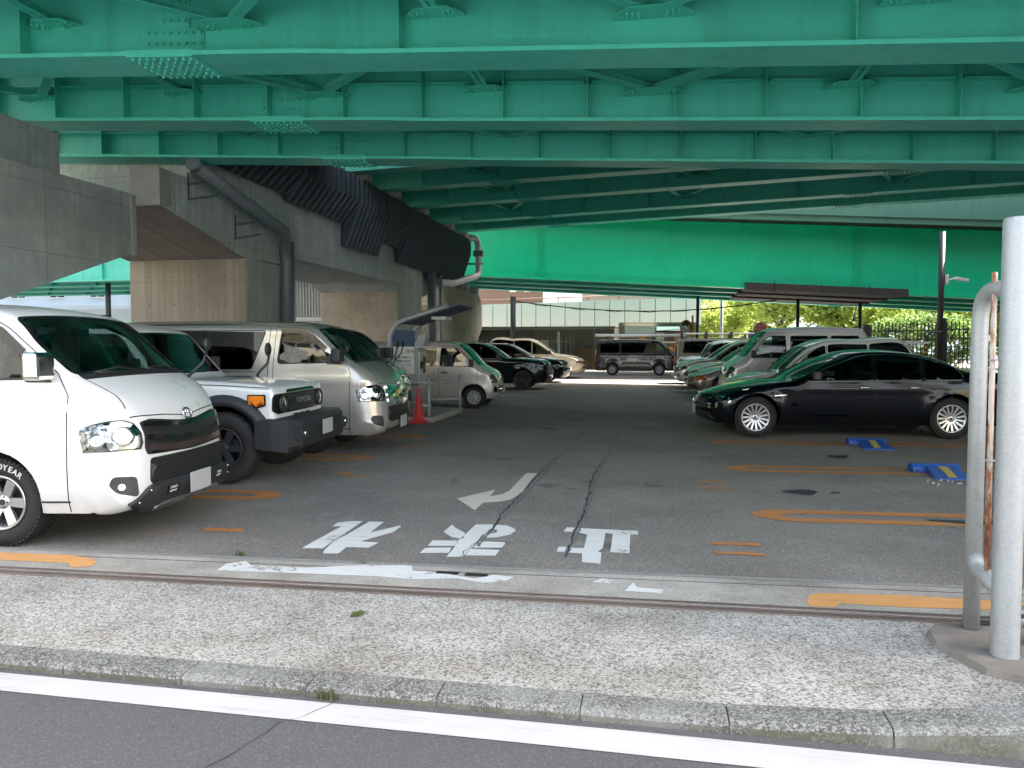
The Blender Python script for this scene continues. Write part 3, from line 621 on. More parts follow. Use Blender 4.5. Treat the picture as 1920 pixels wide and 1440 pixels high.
# dark inspection platform slung under it
ip = empty('inspection_platform', (7, 40, 3.9), 0, 'dark brown platform slung under the far green viaduct', 'platform')
for y in (37.95, 41.2, 44.5):
    m = MB(); m.hexa([(4.2,y,fz(4.2)-.06),(11.4,y+.1,fz(11.4)-.06),(11.1,y+1.9,fz(11.1)-.06),(4.2,y+1.9,fz(4.2)-.06),(4.2,y,fz(4.2)+.26),(11.4,y+.1,fz(11.4)+.26),(11.1,y+1.9,fz(11.1)+.3),(4.2,y+1.9,fz(4.2)+.3)])
    m.build('platform_tray', MAT['brownsoff'], ip)
for x in (5.5,7.6,9.7): m = MB(); m.cyl((x,37.93,fz(x)-.1),(0,0,1),.02,.5,6); m.build('hanger', MAT['darksteel'], ip)
# the level span further left
b4 = empty('steel_viaduct', (-24, 42, 5), 0, 'green viaduct span glimpsed left of the tan pier', 'viaduct')
for i, y in enumerate((38,41.3,44.6,47.9)): girder(b4, (-60, y-1, 4.95), (-12.1, y, 5.15), 2.6, MAT['green'], fw=.6, ft=.07, step=3, splices=())
m = MB(); m.prism([(-60,35.6),(-12.1,36.6),(-12.1,50.0),(-60,50.0)], lambda x,y:(x,y,7.8), lambda x,y:(x,y,8.2)); m.build('deck', MAT['deck'], b4)

# ------------------------------------------------------------ piers
XF = -8.5      # face of the two nearer pier beams
def side_prism(name, prof, x0, x1, mat, parent):
    m = MB(); m.prism(prof, lambda y,z: (x1,y,z), lambda y,z: (x0,y,z)); return m.build(name, mat, parent)
p1 = empty('bridge_pier', (-10, 6, 0), 0, 'dark grey hammerhead concrete pier beam at the far left under the near viaduct', 'bridge pier')
o = side_prism('pier_cap', [(11.45,4.02),(11.45,3.05),(8.6,2.06),(6.2,1.45),(-1.5,1.45),(-1.5,3.9)], -11.3, XF, MAT['conc_grey'], p1)
side_prism('column', [(5.6,1.44),(5.6,0),(-1.0,0),(-1.0,1.44)], -11.2, XF-.3, MAT['conc_grey'], p1)
m = MB(); m.bbox((-10.4,8.0,4.0),(-8.75,10.2,4.68), .03); m.build('bearing_block', MAT['conc_grey'], p1)
m = MB(); m.box((XF-.3,11.4,3.0),(XF+.04,11.49,4.0)); m.build('edge_trim', MAT['conc_plain'], p1)

p2 = empty('bridge_pier', (-10, 20, 0), 0, 'long concrete portal pier beam with dark louvre panels', 'bridge pier')
side_prism('pier_beam', [(12.2,3.98),(12.2,4.6),(13.1,4.62),(13.1,6.05),(32.4,6.05),(32.4,4.2),(30.2,3.9),(27.6,3.32),(24.7,3.32),(24.1,3.6),(17.6,3.6),(17.0,3.40),(15.0,3.36)], -11.3, XF, MAT['conc_side'], p2)
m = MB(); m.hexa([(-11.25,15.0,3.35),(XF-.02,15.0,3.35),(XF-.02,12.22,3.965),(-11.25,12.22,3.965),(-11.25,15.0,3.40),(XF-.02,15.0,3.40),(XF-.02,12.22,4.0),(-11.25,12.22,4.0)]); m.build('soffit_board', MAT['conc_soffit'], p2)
def column(x0, x1, y0, y1, z1, mf, ms, parent):
    m = MB(); m.box((x0,y0,0),(x1,y1,z1)); o = m.build('column', ms, parent)
    m = MB(); m.box((x0+.0,y0-.02,0),(x1-.015,y0-.002,z1-.02)); m.build('column_face', mf, o); return o
column(-11.25, XF-.0+.01, 15.05, 16.95, 3.36, MAT['conc_board'], MAT['conc_side'], p2)
column(-11.22, XF+.01, 24.75, 27.4, 3.33, MAT['conc_tan'], MAT['conc_side'], p2)
m = MB(); m.box((XF+.003,12.13,3.98),(XF+.06,12.42,4.6)); m.box((XF-.5,12.08,3.95),(XF+.07,12.12,4.62)); m.build('edge_trim', MAT['conc_plain'], p2)
# louvre panels leaning out from the beam: groups along Y with different drops
lv = empty('louvre_screen', (XF, 20, 5), 0, 'dark finned steel louvre panels leaning on the portal beam', 'louvre screen')
def louvre(y0, y1, zb, zt=6.02):
    X = XF+.08; out = .55; pr = [(X+.02,zb),(X+.08,zb-.02),(X+out,zt-.6),(X+out,zt),(X+.02,zt)]
    m = MB(); m.add([(a,y0,z) for a,z in pr]+[(a,y1,z) for a,z in pr], [tuple(range(5)),tuple(range(5,10))[::-1]]+[(i,(i+1)%5,5+(i+1)%5,5+i) for i in range(5)]); p = m.build('louvre_panel', MAT['louvre'], lv)
    n = int(round((y1-y0)/.30)); m = MB(); fd = .085
    q = [(X+.08,zb-.03),(X+.08+fd*.9,zb-.05+fd*.2),(X+out+fd,zt-.61),(X+out+fd,zt+.01),(X+out+.001,zt+.01),(X+out+.001,zt-.6)]
    for k in range(n+1):
        y = y0+(y1-y0-.012)*k/n; m.add([(a,y,z) for a,z in q]+[(a,y+.009,z) for a,z in q], [tuple(range(6)),tuple(range(6,12))[::-1]]+[(i,(i+1)%6,6+(i+1)%6,6+i) for i in range(6)])
    m.build('fins', MAT['louvre_edge'], p)
MAT['louvre_edge'] = steel_paint('louvre_fin', (.10,.135,.15), .5, .2)
louvre(13.3,16.5,5.0); louvre(16.55,19.9,4.85); louvre(19.95,22.3,4.25); louvre(22.35,24.3,4.72); louvre(24.35,27.6,4.25); louvre(27.65,32.3,4.0)
for y in (20.2,22.7,25.7,29.1,31.4):
    m = MB(); m.bbox((XF-.9,y-.2,6.05),(XF-.2,y+.55,6.2), .02); m.build('bearing', MAT['darksteel'], p2)
    m = MB(); m.bbox((XF+.2,y-.05,6.05),(XF+.75,y+.35,6.25), .02); m.build('bearing_bracket', MAT['conc_plain'], p2)
p3 = empty('bridge_pier', (-12, 42, 0), 0, 'tan hammerhead concrete pier under the far green viaduct', 'bridge pier')
side_prism('pier_cap', [(37.0,4.62),(37.0,3.55),(37.6,2.9),(39.4,1.15),(45.6,1.15),(47.8,2.7),(47.8,4.1),(47.0,4.62)], -14.2, -10.8, MAT['conc_cap'], p3)
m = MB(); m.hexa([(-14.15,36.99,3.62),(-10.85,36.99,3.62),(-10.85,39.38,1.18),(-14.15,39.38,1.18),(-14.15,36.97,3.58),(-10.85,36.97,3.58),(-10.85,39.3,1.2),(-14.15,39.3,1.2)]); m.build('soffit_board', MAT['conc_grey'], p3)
m = MB(); m.box((-13.6,39.5,0),(-11.0,45.4,1.15)); m.build('column', MAT['conc_plain'], p3)
for y in (38.1,41.4,44.7,47.2):
    m = MB(); m.bbox((-11.9,y,4.62),(-11.0,y+.6,fz(-11.5)-.0), .02); m.build('bearing', MAT['conc_plain'], p3)
# right side piers and wall beyond the lot, keep the spans standing
for (x, y0, y1, nm) in ((17, 1.8, 14, 'grey pier wall carrying the near viaduct on the right'), ):
    p = empty('bridge_pier', (x+.5, 8, 0), 0, nm, 'bridge pier'); m = MB(); m.box((x-1,3.5,0),(x+.5,14.5,3.6)); m.build('column', MAT['conc_side'], p)
p = empty('bridge_pier', (17, 22, 0), 0, 'grey pier wall carrying the slanting viaduct on the right', 'bridge pier'); m = MB(); m.box((16,16,0),(17.5,27,6.2)); m.build('column', MAT['conc_side'], p)

# ------------------------------------------------------------ drain pipes
def fillet(pts, r=.15, n=5):
    pts = [Vector(p) for p in pts]; out = [pts[0]]
    for i in range(1, len(pts)-1):
        a, b, c = pts[i-1], pts[i], pts[i+1]; d1 = (a-b); d2 = (c-b); rr = min(r, d1.length*.45, d2.length*.45)
        s = b+d1.normalized()*rr; e = b+d2.normalized()*rr
        for k in range(n+1):
            t = k/n; out.append(s*(1-t)**2+b*2*t*(1-t)+e*t*t)
    return out+[pts[-1]]
dp = empty('drain_pipe', (XF+.3, 15, 0), 0, 'fat grey drain pipe slanting down along the pier beam', 'drain pipe')
m = MB(); m.tube(fillet([(XF+.42,12.55,4.75),(XF+.42,16.05,4.02),(XF+.2,16.35,3.72),(XF+.2,16.45,3.5),(XF+.17,16.45,0)], .18), .12, 16)
for y, z in ((13.4,4.573),(14.5,4.344),(15.5,4.135)): m.cyl((XF+.42,y,z),(0,1,-.208),.128,.03,16)
m.cyl((XF+.42,12.5,4.76),(0,1,-.208),.135,.12,16); m.build('pipe', MAT['grey_pipe'], dp)
m = MB(); m.tube([(XF+.28,16.6,3.9),(XF+.28,16.6,0)], .045, 10); m.build('conduit', MAT['grey_pipe'], dp)
m = MB()
for y, z in ((13.0,4.2),(14.6,3.7)):
    m.box((XF,y,z),(XF+.02,y+.03,z+.5)); 
    for dz in (0,.28): m.hexa([(XF,y-.02,z+dz),(XF+.4,y+.3,z+dz+.12),(XF+.4,y+.34,z+dz+.12),(XF,y+.02,z+dz),(XF,y-.02,z+dz+.03),(XF+.4,y+.3,z+dz+.15),(XF+.4,y+.34,z+dz+.15),(XF,y+.02,z+dz+.03)])
m.box((XF,16.3,1.9),(XF+.33,16.62,2.0)); m.build('bracket', MAT['bracket'], dp)
dp = empty('drain_pipe', (XF+.3, 28, 0), 0, 'grey drain pipe with a light elbow at the end of the louvres', 'drain pipe')
m = MB(); m.tube(fillet([(XF+.3,31.9,6.1),(XF+.95,32.5,6.15),(XF+1.0,32.5,4.55),(XF+.4,30.5,4.05),(XF+.25,28.2,3.95)], .3), .14, 14); m.build('pipe', MAT['galv'], dp)
m = MB(); m.bbox((XF+.8,32.3,5.35),(XF+1.22,32.7,5.6), .02); m.box((XF,32.45,5.0),(XF+1.2,32.52,5.08)); m.build('bracket', MAT['grey_pipe'], dp)
m = MB(); m.tube([(XF+.25,27.95,4.3),(XF+.25,27.95,0)], .17, 12); m.build('downpipe', MAT['grey_pipe'], dp)
m = MB(); m.tube([(XF+.5,28.3,4.2),(XF+.5,28.3,0)], .07, 8); m.build('conduit', MAT['galv'], dp)
# ------------------------------------------------------------ beyond the car park
MAT['panel'] = plain('white_wall_panel', (.84,.86,.86), .5, var=.04, vs=1)
MAT['tanwall'] = plain('tan_wall', (.22,.19,.155), .8, var=.15, vs=2)
MAT['tanwood'] = plain('tan_boards', (.30,.20,.11), .7, var=.2, vs=3)
MAT['cream'] = plain('cream_render', (.70,.66,.52), .8, var=.08, vs=1.5)
MAT['blue_white'] = plain('bluish_white_wall', (.62,.70,.80), .75, var=.06, vs=1.2)
MAT['glassdark'] = plain('dark_window_glass', (.02,.03,.035), .08, var=0)
MAT['brown'] = plain('brown_cladding', (.13,.075,.05), .7, var=.2)
MAT['salmon'] = plain('salmon_cladding', (.55,.33,.24), .7, var=.12)
MAT['white'] = plain('white_paint', (.78,.79,.78), .45, var=.05)
MAT['black'] = plain('black_paint', (.012,.012,.013), .4, var=.2)
sheet('side_street', -60, 60, 37.6, 44.4, .004, plain('pale_street_concrete', (.40,.39,.36), .85, var=.2, vs=2, bump=.2))
ov = empty('elevated_walkway', (-5, 52, 3), 0, 'white panelled elevated walkway with a thin brown handrail beyond the car park', 'walkway')
x = -26.0; k = 0
def wz(x): return 2.70+.024*(x+5)
while x < 2.1:
    m = MB(); m.hexa([(x+.02,52,wz(x)),(x+.98,52,wz(x+1)),(x+.98,52.12,wz(x+1)),(x+.02,52.12,wz(x)),(x+.02,52,wz(x)+1.80),(x+.98,52,wz(x+1)+1.80),(x+.98,52.12,wz(x+1)+1.80),(x+.02,52.12,wz(x)+1.80)])
    m.build('wall_panel', MAT['panel'], ov); x += 1.0
m = MB(); m.hexa([(-26,52.13,wz(-26)-.1),(2.1,52.13,wz(2)-.1),(2.1,55.5,wz(2)-.1),(-26,55.5,wz(-26)-.1),(-26,52.13,wz(-26)+.5),(2.1,52.13,wz(2)+.5),(2.1,55.5,wz(2)+.5),(-26,55.5,wz(-26)+.5)]); m.build('slab', MAT['conc_plain'], ov)
m = MB(); m.hexa([(-26,52.02,wz(-26)+.0),(2.1,52.02,wz(2)+.0),(2.1,52.11,wz(2)+.0),(-26,52.11,wz(-26)+.0),(-26,52.02,wz(-26)+1.78),(2.1,52.02,wz(2)+1.78),(2.1,52.11,wz(2)+1.78),(-26,52.11,wz(-26)+1.78)]); m.build('backing', MAT['darksteel'], ov)
m = MB(); m.tube([(-26,52.3,wz(-26)+2.12),(2.1,52.3,wz(2.1)+2.12)], .05, 6)
for i in range(14): xx = -25+i*2.05; m.box((xx,52.27,wz(xx)+1.7),(xx+.08,52.33,wz(xx)+2.12))
m.build('handrail', MAT['brown'], ov)
for xx in (-20,-12,-3.5): m = MB(); m.box((xx,53,0),(xx+.8,54,wz(xx)-.1)); m.build('column', MAT['conc_plain'], ov)
def facade(name, x0, x1, y, z1, depth, mat, label, cols, rows, ww, wh, z0=1.0, dz=3.0, wmat=None, bal=False, face=-1, sill=.0):
    b = empty(name, ((x0+x1)/2, y, 0), 0, label, 'building')
    m = MB(); m.box((x0,min(y,y-face*depth),0),(x1,max(y,y-face*depth),z1)); m.build('wall', mat, b)
    for r in range(rows):
        for c in range(cols):
            cx = x0+(x1-x0)*(c+.5)/cols; z = z0+r*dz
            m = MB(); yy = sorted((y+face*.03, y+face*.001)); m.box((cx-ww/2,yy[0],z),(cx+ww/2,yy[1],z+wh)); w = m.build('window', wmat or MAT['glassdark'], b)
            m = MB(); yy = sorted((y+face*.07, y+face*.031))
            for a, b_ in ((cx-ww/2-.06, cx-ww/2), (cx+ww/2, cx+ww/2+.06), (cx-.03, cx+.03)): m.box((a,yy[0],z),(b_,yy[1],z+wh))
            m.box((cx-ww/2-.06,yy[0],z-.08),(cx+ww/2+.06,yy[1],z)); m.box((cx-ww/2-.06,yy[0],z+wh),(cx+ww/2+.06,yy[1],z+wh+.06)); m.build('frame', MAT['white'], w)
        if bal:
            m = MB(); yy = sorted((y+face*1.3, y+face*.002)); m.box((x0+.6,yy[0],z0+r*dz-.5),(x1-.6,yy[1],z0+r*dz-.35))
            ya, yb = sorted((y+face*1.3, y+face*1.22)); m.box((x0+.6,ya,z0+r*dz-.35),(x1-.6,yb,z0+r*dz+.6)); m.build('balcony', mat, b)
    return b
bl = empty('shop_building', (-6, 58, 0), 0, 'salmon and brown panelled building above the white walkway', 'building')
x = -26.0; seq = [('salmon',3.2),('brown',2.5),('salmon',3.4),('brown',2.4),('panel',5.2),('brown',1.4),('salmon',1.9),('brown',5.6),('panel',3.0)]
sx0 = -34
m = MB(); m.box((-36,58.2,0),(2.0,66,9.4)); m.build('wall', MAT['tanwall'], bl)
for nm, w in seq:
    m = MB(); m.box((sx0+.03,57.9,4.4),(sx0+w-.03,58.19,9.6)); p = m.build('cladding_panel', MAT[nm], bl)
    if nm == 'brown' and w > 2.2:
        m = MB(); m.box((sx0+w*.55,57.86,5.6),(sx0+w*.55+.5,57.89,6.5)); m.box((sx0+w*.75,57.86,5.6),(sx0+w*.75+.5,57.89,6.5)); m.build('window', MAT['cream'], p)
    sx0 += w
# brown low wall, iron pickets and orange shopfront under the walkway
lw = empty('boundary_wall', (-4, 46, 0), 0, 'tan panelled boundary wall beyond the dark van', 'wall')
for i in range(22):
    x = -30+i*1.25
    if x > -2.5: continue
    m = MB(); m.box((x+.01,48.2,0),(x+1.24,48.35,2.55)); m.build('wall_panel', MAT['tanwall'], lw)
m = MB(); m.box((-30,47.9,2.56),(-2.4,48.7,2.72)); m.build('coping', MAT['conc_plain'], lw)
m = MB(); m.box((-4.6,47.9,0),(-2.0,48.19,1.35)); m.build('lower_boards', MAT['tanwood'], lw)
m = MB(); m.box((-14.8,48.1,1.6),(-13.4,48.19,2.5)); m.build('opening', MAT['black'], lw)
pf = empty('picket_fence', (-12, 45.4, 0), 0, 'pale metal picket fence behind the cream van', 'fence')
m = MB()
for i in range(62): x = -22+i*.28; m.box((x,45.38,0),(x+.03,45.42,2.05 if i % 9 else 2.2))
m.box((-22,45.36,1.75),(-5,45.44,1.8)); m.box((-22,45.36,.3),(-5,45.44,.35)); m.build('pickets', MAT['galv'], pf)
m = MB(); m.tube([(-5.6,45.3,0),(-5.6,45.3,2.35)], .06, 10); m.build('post', MAT['white'], pf)
sg = empty('notice_board', (-6.6, 45.2, 0), 0, 'small cream notice board on the picket fence', 'sign')
m = MB(); m.box((-7.3,45.25,1.05),(-6.2,45.3,1.85)); m.build('board', MAT['cream'], sg)
def text(s, size, mat, parent, M4, name='lettering', ext=.002, align='CENTER', xs=1):
    cu = bpy.data.curves.new(name, 'FONT'); cu.body = s; cu.size = size; cu.extrude = ext; cu.align_x = align; cu.align_y = 'CENTER'; cu.resolution_u = 3
    ob = bpy.data.objects.new('tmp', cu); COL.objects.link(ob); bpy.context.view_layer.update()
    me = bpy.data.meshes.new_from_object(ob.evaluated_get(bpy.context.evaluated_depsgraph_get())); bpy.data.objects.remove(ob)
    me.transform(M4 @ Matrix.Diagonal((xs,1,1,1))); me.materials.clear(); me.materials.append(mat); return link_mesh(name, me, parent)
def frame3(o, xa, ya):
    xa = Vector(xa).normalized(); ya = Vector(ya).normalized(); za = xa.cross(ya)
    return Matrix(((xa.x,ya.x,za.x,o[0]),(xa.y,ya.y,za.y,o[1]),(xa.z,ya.z,za.z,o[2]),(0,0,0,1)))
text('P 24H', .3, MAT['black'], sg, frame3((-6.75,45.24,1.45),(1,0,0),(0,0,1)))
sh = empty('shopfront', (1, 50, 0), 0, 'small shop with orange front and green awning beyond the dark van', 'shop')
m = MB(); m.box((-2.3,50,0),(2.6,50.3,3.0)); m.build('wall', MAT['tanwall'], sh)
MAT['shop_orange'] = plain('shop_orange', (.62,.27,.10), .6, var=.3, vs=3)
for i in range(7):
    m = MB(); m.box((-1.6+i*.56,49.9,.3),(-1.6+i*.56+.5,49.98,1.25+.9*(i % 2)+.2)); m.build('display_panel', MAT['shop_orange'] if i % 3 else MAT['cream'], sh)
m = MB(); m.prism([(49.0,2.35),(50,2.6),(50,2.75),(49.0,2.45)], lambda y,z:(.1,y,z), lambda y,z:(2.3,y,z)); m.build('awning', plain('awning_cloth', (.03,.07,.06), .8, var=.2), sh)
m = MB(); m.box((-1.9,49.7,2.3),(.0,49.98,2.75)); m.build('shop_sign', MAT['white'], sh)
m = MB(); m.box((-.5,49.8,1.7),(2.4,49.9,1.78)); m.build('rail', MAT['white'], sh)
facade('apartment_building', -62, -19.5, 53, 16, 9, MAT['blue_white'], 'pale bluish white building with dark windows at the far left', 12, 4, 1.3, 1.0, 2.1, 3.2)
m = MB(); m.box((-62,52.6,4.3),(-19.3,52.97,4.6)); o = m.build('ledge', MAT['blue_white'], bpy.data.objects['apartment_building'])
lb = empty('slatted_building', (-18, 40, 0), 0, 'pale building with vertical slats seen between the two portal columns', 'building')
m = MB(); m.box((-22,40.5,0),(-16.2,46,9)); m.build('wall', MAT['blue_white'], lb)
m = MB()
for i in range(30): x = -21.9+i*.17; m.box((x,40.3,.5),(x+.05,40.4,5.5))
m.box((-22,40.28,2.9),(-17,40.42,3.1)); m.box((-22,40.28,5.4),(-17,40.42,5.6)); m.build('slats', MAT['galv'], lb)
# houses behind the trees and, across the street behind the viewpoint, a cream apartment block that the glossy cars mirror
facade('apartment_building', 2.6, 9, 70, 14, 10, MAT['cream'], 'sunlit cream building behind the orange shop', 3, 4, 1.2, 1.2, 2.1, 3.2)
facade('apartment_building', 9, 60, 92, 20, 10, MAT['blue_white'], 'tall pale building far behind the trees on the right', 12, 6, 1.8, 1.4, 2.1, 3.2)
facade('apartment_building', -36, -8, -16, 15, 10, MAT['cream'], 'cream apartment block with long balconies across the street', 7, 4, 1.9, 1.5, 1.2, 3.3, bal=True, face=1).rotation_euler.z = -.6
facade('apartment_building', -6, 22, -15.5, 12, 10, MAT['blue_white'], 'grey white office block across the street', 8, 3, 1.9, 1.6, 1.2, 3.4, face=1)

eb = empty('apartment_building', (30, 22, 0), 0, 'unseen tall building added on the right to shade the far viaduct', 'building')  # unseen block added to keep sun and sky off the far girder's right
m = MB(); m.box((23,6,0),(42,49,18)); m.build('wall', MAT['cream'], eb)
for r in range(5):
    for q in range(7): m = MB(); m.box((22.96,8.5+q*3.8,1.2+r*3.1),(22.99,10.5+q*3.8,2.8+r*3.1)); m.build('window', MAT['glassdark'], eb)

# ------------------------------------------------------------ trees
def leafmat(name, c, c2, tr):
    k = NT(name); g = k.new('ShaderNodeObjectInfo'); n = k.noise(1.4, 3); n2 = k.noise(11, 2)
    col = k.mix(k.ramp(n, [(.3, 0.0), (.7, 1.0)]), c, c2); col = k.mix(k.ramp(n2, [(.35, .5), (.6, 0.0)]), col, tuple(x*.5 for x in c))
    k.base(col); k.rough(.55); t = k.new('ShaderNodeBsdfTranslucent'); k.L(k.mix(.5, col, tr), t.inputs[0])
    ms = k.new('ShaderNodeMixShader'); ms.inputs[0].default_value = .5; k.L(k.b.outputs[0], ms.inputs[1]); k.L(t.outputs[0], ms.inputs[2]); k.L(ms.outputs[0], k.out.inputs[0]); return k.m
MAT['leaf_y'] = leafmat('yellow_green_leaf', (.20,.29,.06), (.44,.52,.14), (.66,.80,.18))
MAT['leaf_g'] = leafmat('mid_green_leaf', (.09,.17,.05), (.20,.30,.10), (.32,.46,.15))
MAT['bark'] = plain('bark', (.065,.05,.04), .9, var=.4, vs=12, bump=.5, bs=30)
def tree(x, y, h, cr, zc, mat, label, n=2600, seed=1, lean=(0,0), leaf=.2, group='trees beyond the far street'):
    R = random.Random(seed); t = empty('broadleaf_tree', (x, y, 0), 0, label, 'tree', group, local=True)
    tr = MB(); tips = []
    trunk = [(0,0,0)]; 
    for i in range(1, 6): f = i/5; trunk.append((lean[0]*f*f+R.uniform(-.06,.06), lean[1]*f+R.uniform(-.06,.06), zc*.62*f))
    r0 = h*.035; tr.tube(trunk, [r0*(1.25 if i == 0 else 1-.09*i) for i in range(6)], 10)
    for b in range(9):
        s = Vector(trunk[rnd.choice((3,4,5))]); a = 2*pi*b/9+R.uniform(-.3,.3); l = cr*R.uniform(.5,.95); up = R.uniform(.25,1.0)
        pts = [s]
        for k in range(1, 5): f = k/4; pts.append(s+Vector((cos(a)*l*f+R.uniform(-.1,.1), sin(a)*l*f, up*l*f*(1.1-.3*f)+R.uniform(-.1,.1))))
        tr.tube(pts, [r0*.42,r0*.33,r0*.25,r0*.16,r0*.07], 6); tips += pts[2:]
        for c in range(2):
            q = pts[2+c]; a2 = a+R.choice((-1,1))*R.uniform(.5,1.1); p2 = [q]+[q+Vector((cos(a2)*l*.45*f, sin(a2)*l*.45*f, .4*l*f)) for f in (.5,1)]
            tr.tube(p2, [r0*.16,r0*.1,r0*.04], 5); tips += p2[1:]
    tr.build('trunk', MAT['bark'], t)
    cl = []
    for k in range(46):
        u = Vector((R.gauss(0,1),R.gauss(0,1),R.gauss(0,1))).normalized()*R.uniform(.35,1)
        cl.append((Vector((lean[0]+u.x*cr, lean[1]+u.y*cr, zc+u.z*cr*.72)), R.uniform(.28,.62)*cr*.5))
    cl += [(p, cr*.2) for p in tips]
    vs = []; fs = []
    for i in range(n):
        c, r = R.choice(cl); u = Vector((R.gauss(0,1),R.gauss(0,1),R.gauss(0,.8))).normalized()*r*R.uniform(.45,1)**.6; p = c+u
        if (x+p.x)*.43+8 > 0 and p.z < .6: continue
        a = Vector((R.gauss(0,1),R.gauss(0,1),R.gauss(0,.6))).normalized(); b = a.cross(Vector((R.gauss(0,1),R.gauss(0,1),R.gauss(0,1)))).normalized(); s = leaf*R.uniform(.6,1.3)
        k = len(vs); vs += [p-a*s, p+b*s*.5, p+a*s, p-b*s*.5]; fs.append((k,k+1,k+2,k+3))
    me = bpy.data.meshes.new('crown'); me.from_pydata(vs, [], fs); me.materials.append(mat); link_mesh('crown', me, t)
    return t
tree(9.6, 62, 8, 5.2, 5.8, MAT['leaf_y'], 'yellow green leafy tree with a thick dark trunk behind the red round sign', 9500, 3)
tree(14.0, 60, 8, 4.8, 5.1, MAT['leaf_y'], 'yellow green tree, second from the walkway end', 9500, 5)
tree(18.2, 58, 8, 4.8, 5.1, MAT['leaf_y'], 'sunlit tree with a long leaning branch over the grey van roof', 9500, 8, lean=(2.2,0))
tree(23.5, 60, 8, 5.2, 5.0, MAT['leaf_g'], 'mid green tree behind the dark railing', 9500, 11)
tree(28.5, 58, 8, 5.4, 5.0, MAT['leaf_g'], 'green tree furthest right above the dark railing', 9500, 12)
tree(5.6, 66, 7, 2.6, 4.3, MAT['leaf_y'], 'small yellow green tree beside the walkway end', 4000, 15)
def shrub(x, y, w, h, seed, mat):
    R = random.Random(seed); vs = []; fs = []
    for i in range(6500):
        u = Vector((R.gauss(0,1),R.gauss(0,1),R.gauss(0,1))).normalized()*R.uniform(.6,1); p = Vector((u.x*w, u.y*.8, h*.5+u.z*h*.5))
        a = Vector((R.gauss(0,1),R.gauss(0,1),R.gauss(0,1))).normalized(); b = a.cross(Vector((R.gauss(0,1),R.gauss(0,1),R.gauss(0,1)))).normalized(); s = .12*R.uniform(.6,1.3)
        k = len(vs); vs += [p-a*s, p+b*s*.5, p+a*s, p-b*s*.5]; fs.append((k,k+1,k+2,k+3))
    return vs, fs
for i, (x, y, w, h) in enumerate(((16,50,4,3.6),(22.5,49,4,4.2),(28.5,48,4,4.2),(11,56,3.5,2.6),(34,48,4,4.4))):
    vs, fs = shrub(x, y, w, h, 30+i, None); me = bpy.data.meshes.new('hedge'); me.from_pydata(vs, [], fs); me.materials.append(MAT['leaf_g'])
    t = empty('shrub', (x, y, 0), 0, ('leafy shrub behind the middle of the dark railing','leafy shrub behind the blue notice','leafy shrub at the right end of the railing','low shrub beside the red round sign','leafy shrub hidden behind the gate post')[i], 'shrub', local=True); link_mesh('crown', me, t)
    m = MB(); m.tube([(0,0,0),(0,0,h*.6)], .05, 6); m.build('trunk', MAT['bark'], t)
# ------------------------------------------------------------ vehicle materials
import numpy as np
def paint(name, c, metal=0.0, rough=.3, coat=1.0, film=1.0, spec=.5):
    k = NT(name); n = k.noise(1.2, 4); k.base(k.mix(n, tuple(x*.95 for x in c), tuple(min(1, x*1.04) for x in c)))
    d = k.noise(6, 6, .7); X, Y, Z = k.sep()
    k.b.inputs['Metallic'].default_value = metal; k.rough(k.ramp(d, [(.3, rough*.85), (.75, rough*1.25)])); k.b.inputs['Coat Weight'].default_value = coat; k.b.inputs['Coat Roughness'].default_value = .03; k.b.inputs['Specular IOR Level'].default_value = spec
    # road film on the sills
    low = k.math('SUBTRACT', .62, Z); low = k.math('MULTIPLY', k.ramp(low, [(0, 0.0), (.5, 1.0)]), k.ramp(d, [(.35, .04*film), (.7, .4*film)]))
    k.base(k.mix(low, k.mix(n, tuple(x*.95 for x in c), tuple(min(1, x*1.04) for x in c)), (.16, .145, .125))); return k.m
MAT['p_white'] = paint('pearl_white_paint', (.64, .645, .64), 0, .3)
MAT['p_white2'] = paint('solid_white_paint', (.72, .725, .715), 0, .3)
MAT['p_silver'] = paint('silver_paint', (.44, .425, .40), .55, .32)
MAT['p_silver2'] = paint('warm_silver_paint', (.52, .50, .475), .3, .3)
MAT['p_black'] = paint('black_car_paint', (.002, .003, .005), 0, .12, .55, film=.03, spec=.1)
MAT['p_navy'] = paint('blue_black_paint', (.003, .006, .010), 0, .15, .6, film=.06, spec=.15)
MAT['p_gold'] = paint('champagne_paint', (.55, .47, .33), .4, .3)
MAT['p_brown'] = paint('dark_brown_paint', (.030, .024, .025), .2, .28, film=.15)
MAT['p_khaki'] = paint('khaki_paint', (.10, .098, .075), .1, .35, film=.5)
MAT['p_beige'] = paint('grey_beige_paint', (.20, .18, .155), .4, .3)
MAT['p_teal'] = paint('blue_grey_paint', (.09, .13, .15), .4, .3)
MAT['rubber'] = plain('tyre_rubber', (.018,.018,.018), .78, var=.35, vs=9, bump=.3, bs=60)
MAT['plastic'] = plain('black_plastic', (.02,.021,.022), .5, var=.2, vs=20, bump=.1)
MAT['gloss_black'] = plain('gloss_black_trim', (.008,.008,.009), .12, var=0)
MAT['greyplastic'] = plain('charcoal_plastic', (.022,.024,.027), .55, var=.2, vs=10, bump=.15, bs=200)
MAT['chrome'] = plain('chrome', (.75,.76,.77), .07, 1.0, var=0)
MAT['alloy'] = plain('alloy_metal', (.55,.55,.56), .28, .85, var=.1, vs=9)
MAT['steelrim'] = plain('steel_rim', (.33,.34,.35), .45, .5, var=.2)
MAT['seat'] = plain('seat_fabric', (.05,.052,.055), .9, var=.2)
MAT['headliner'] = plain('headliner', (.22,.22,.21), .9, var=.05)
MAT['amber'] = plain('amber_lens', (.85,.24,.02), .12, var=.1, vs=30, coat=1)
MAT['redlens'] = plain('red_lens', (.45,.02,.02), .12, var=.1, vs=30, coat=1)
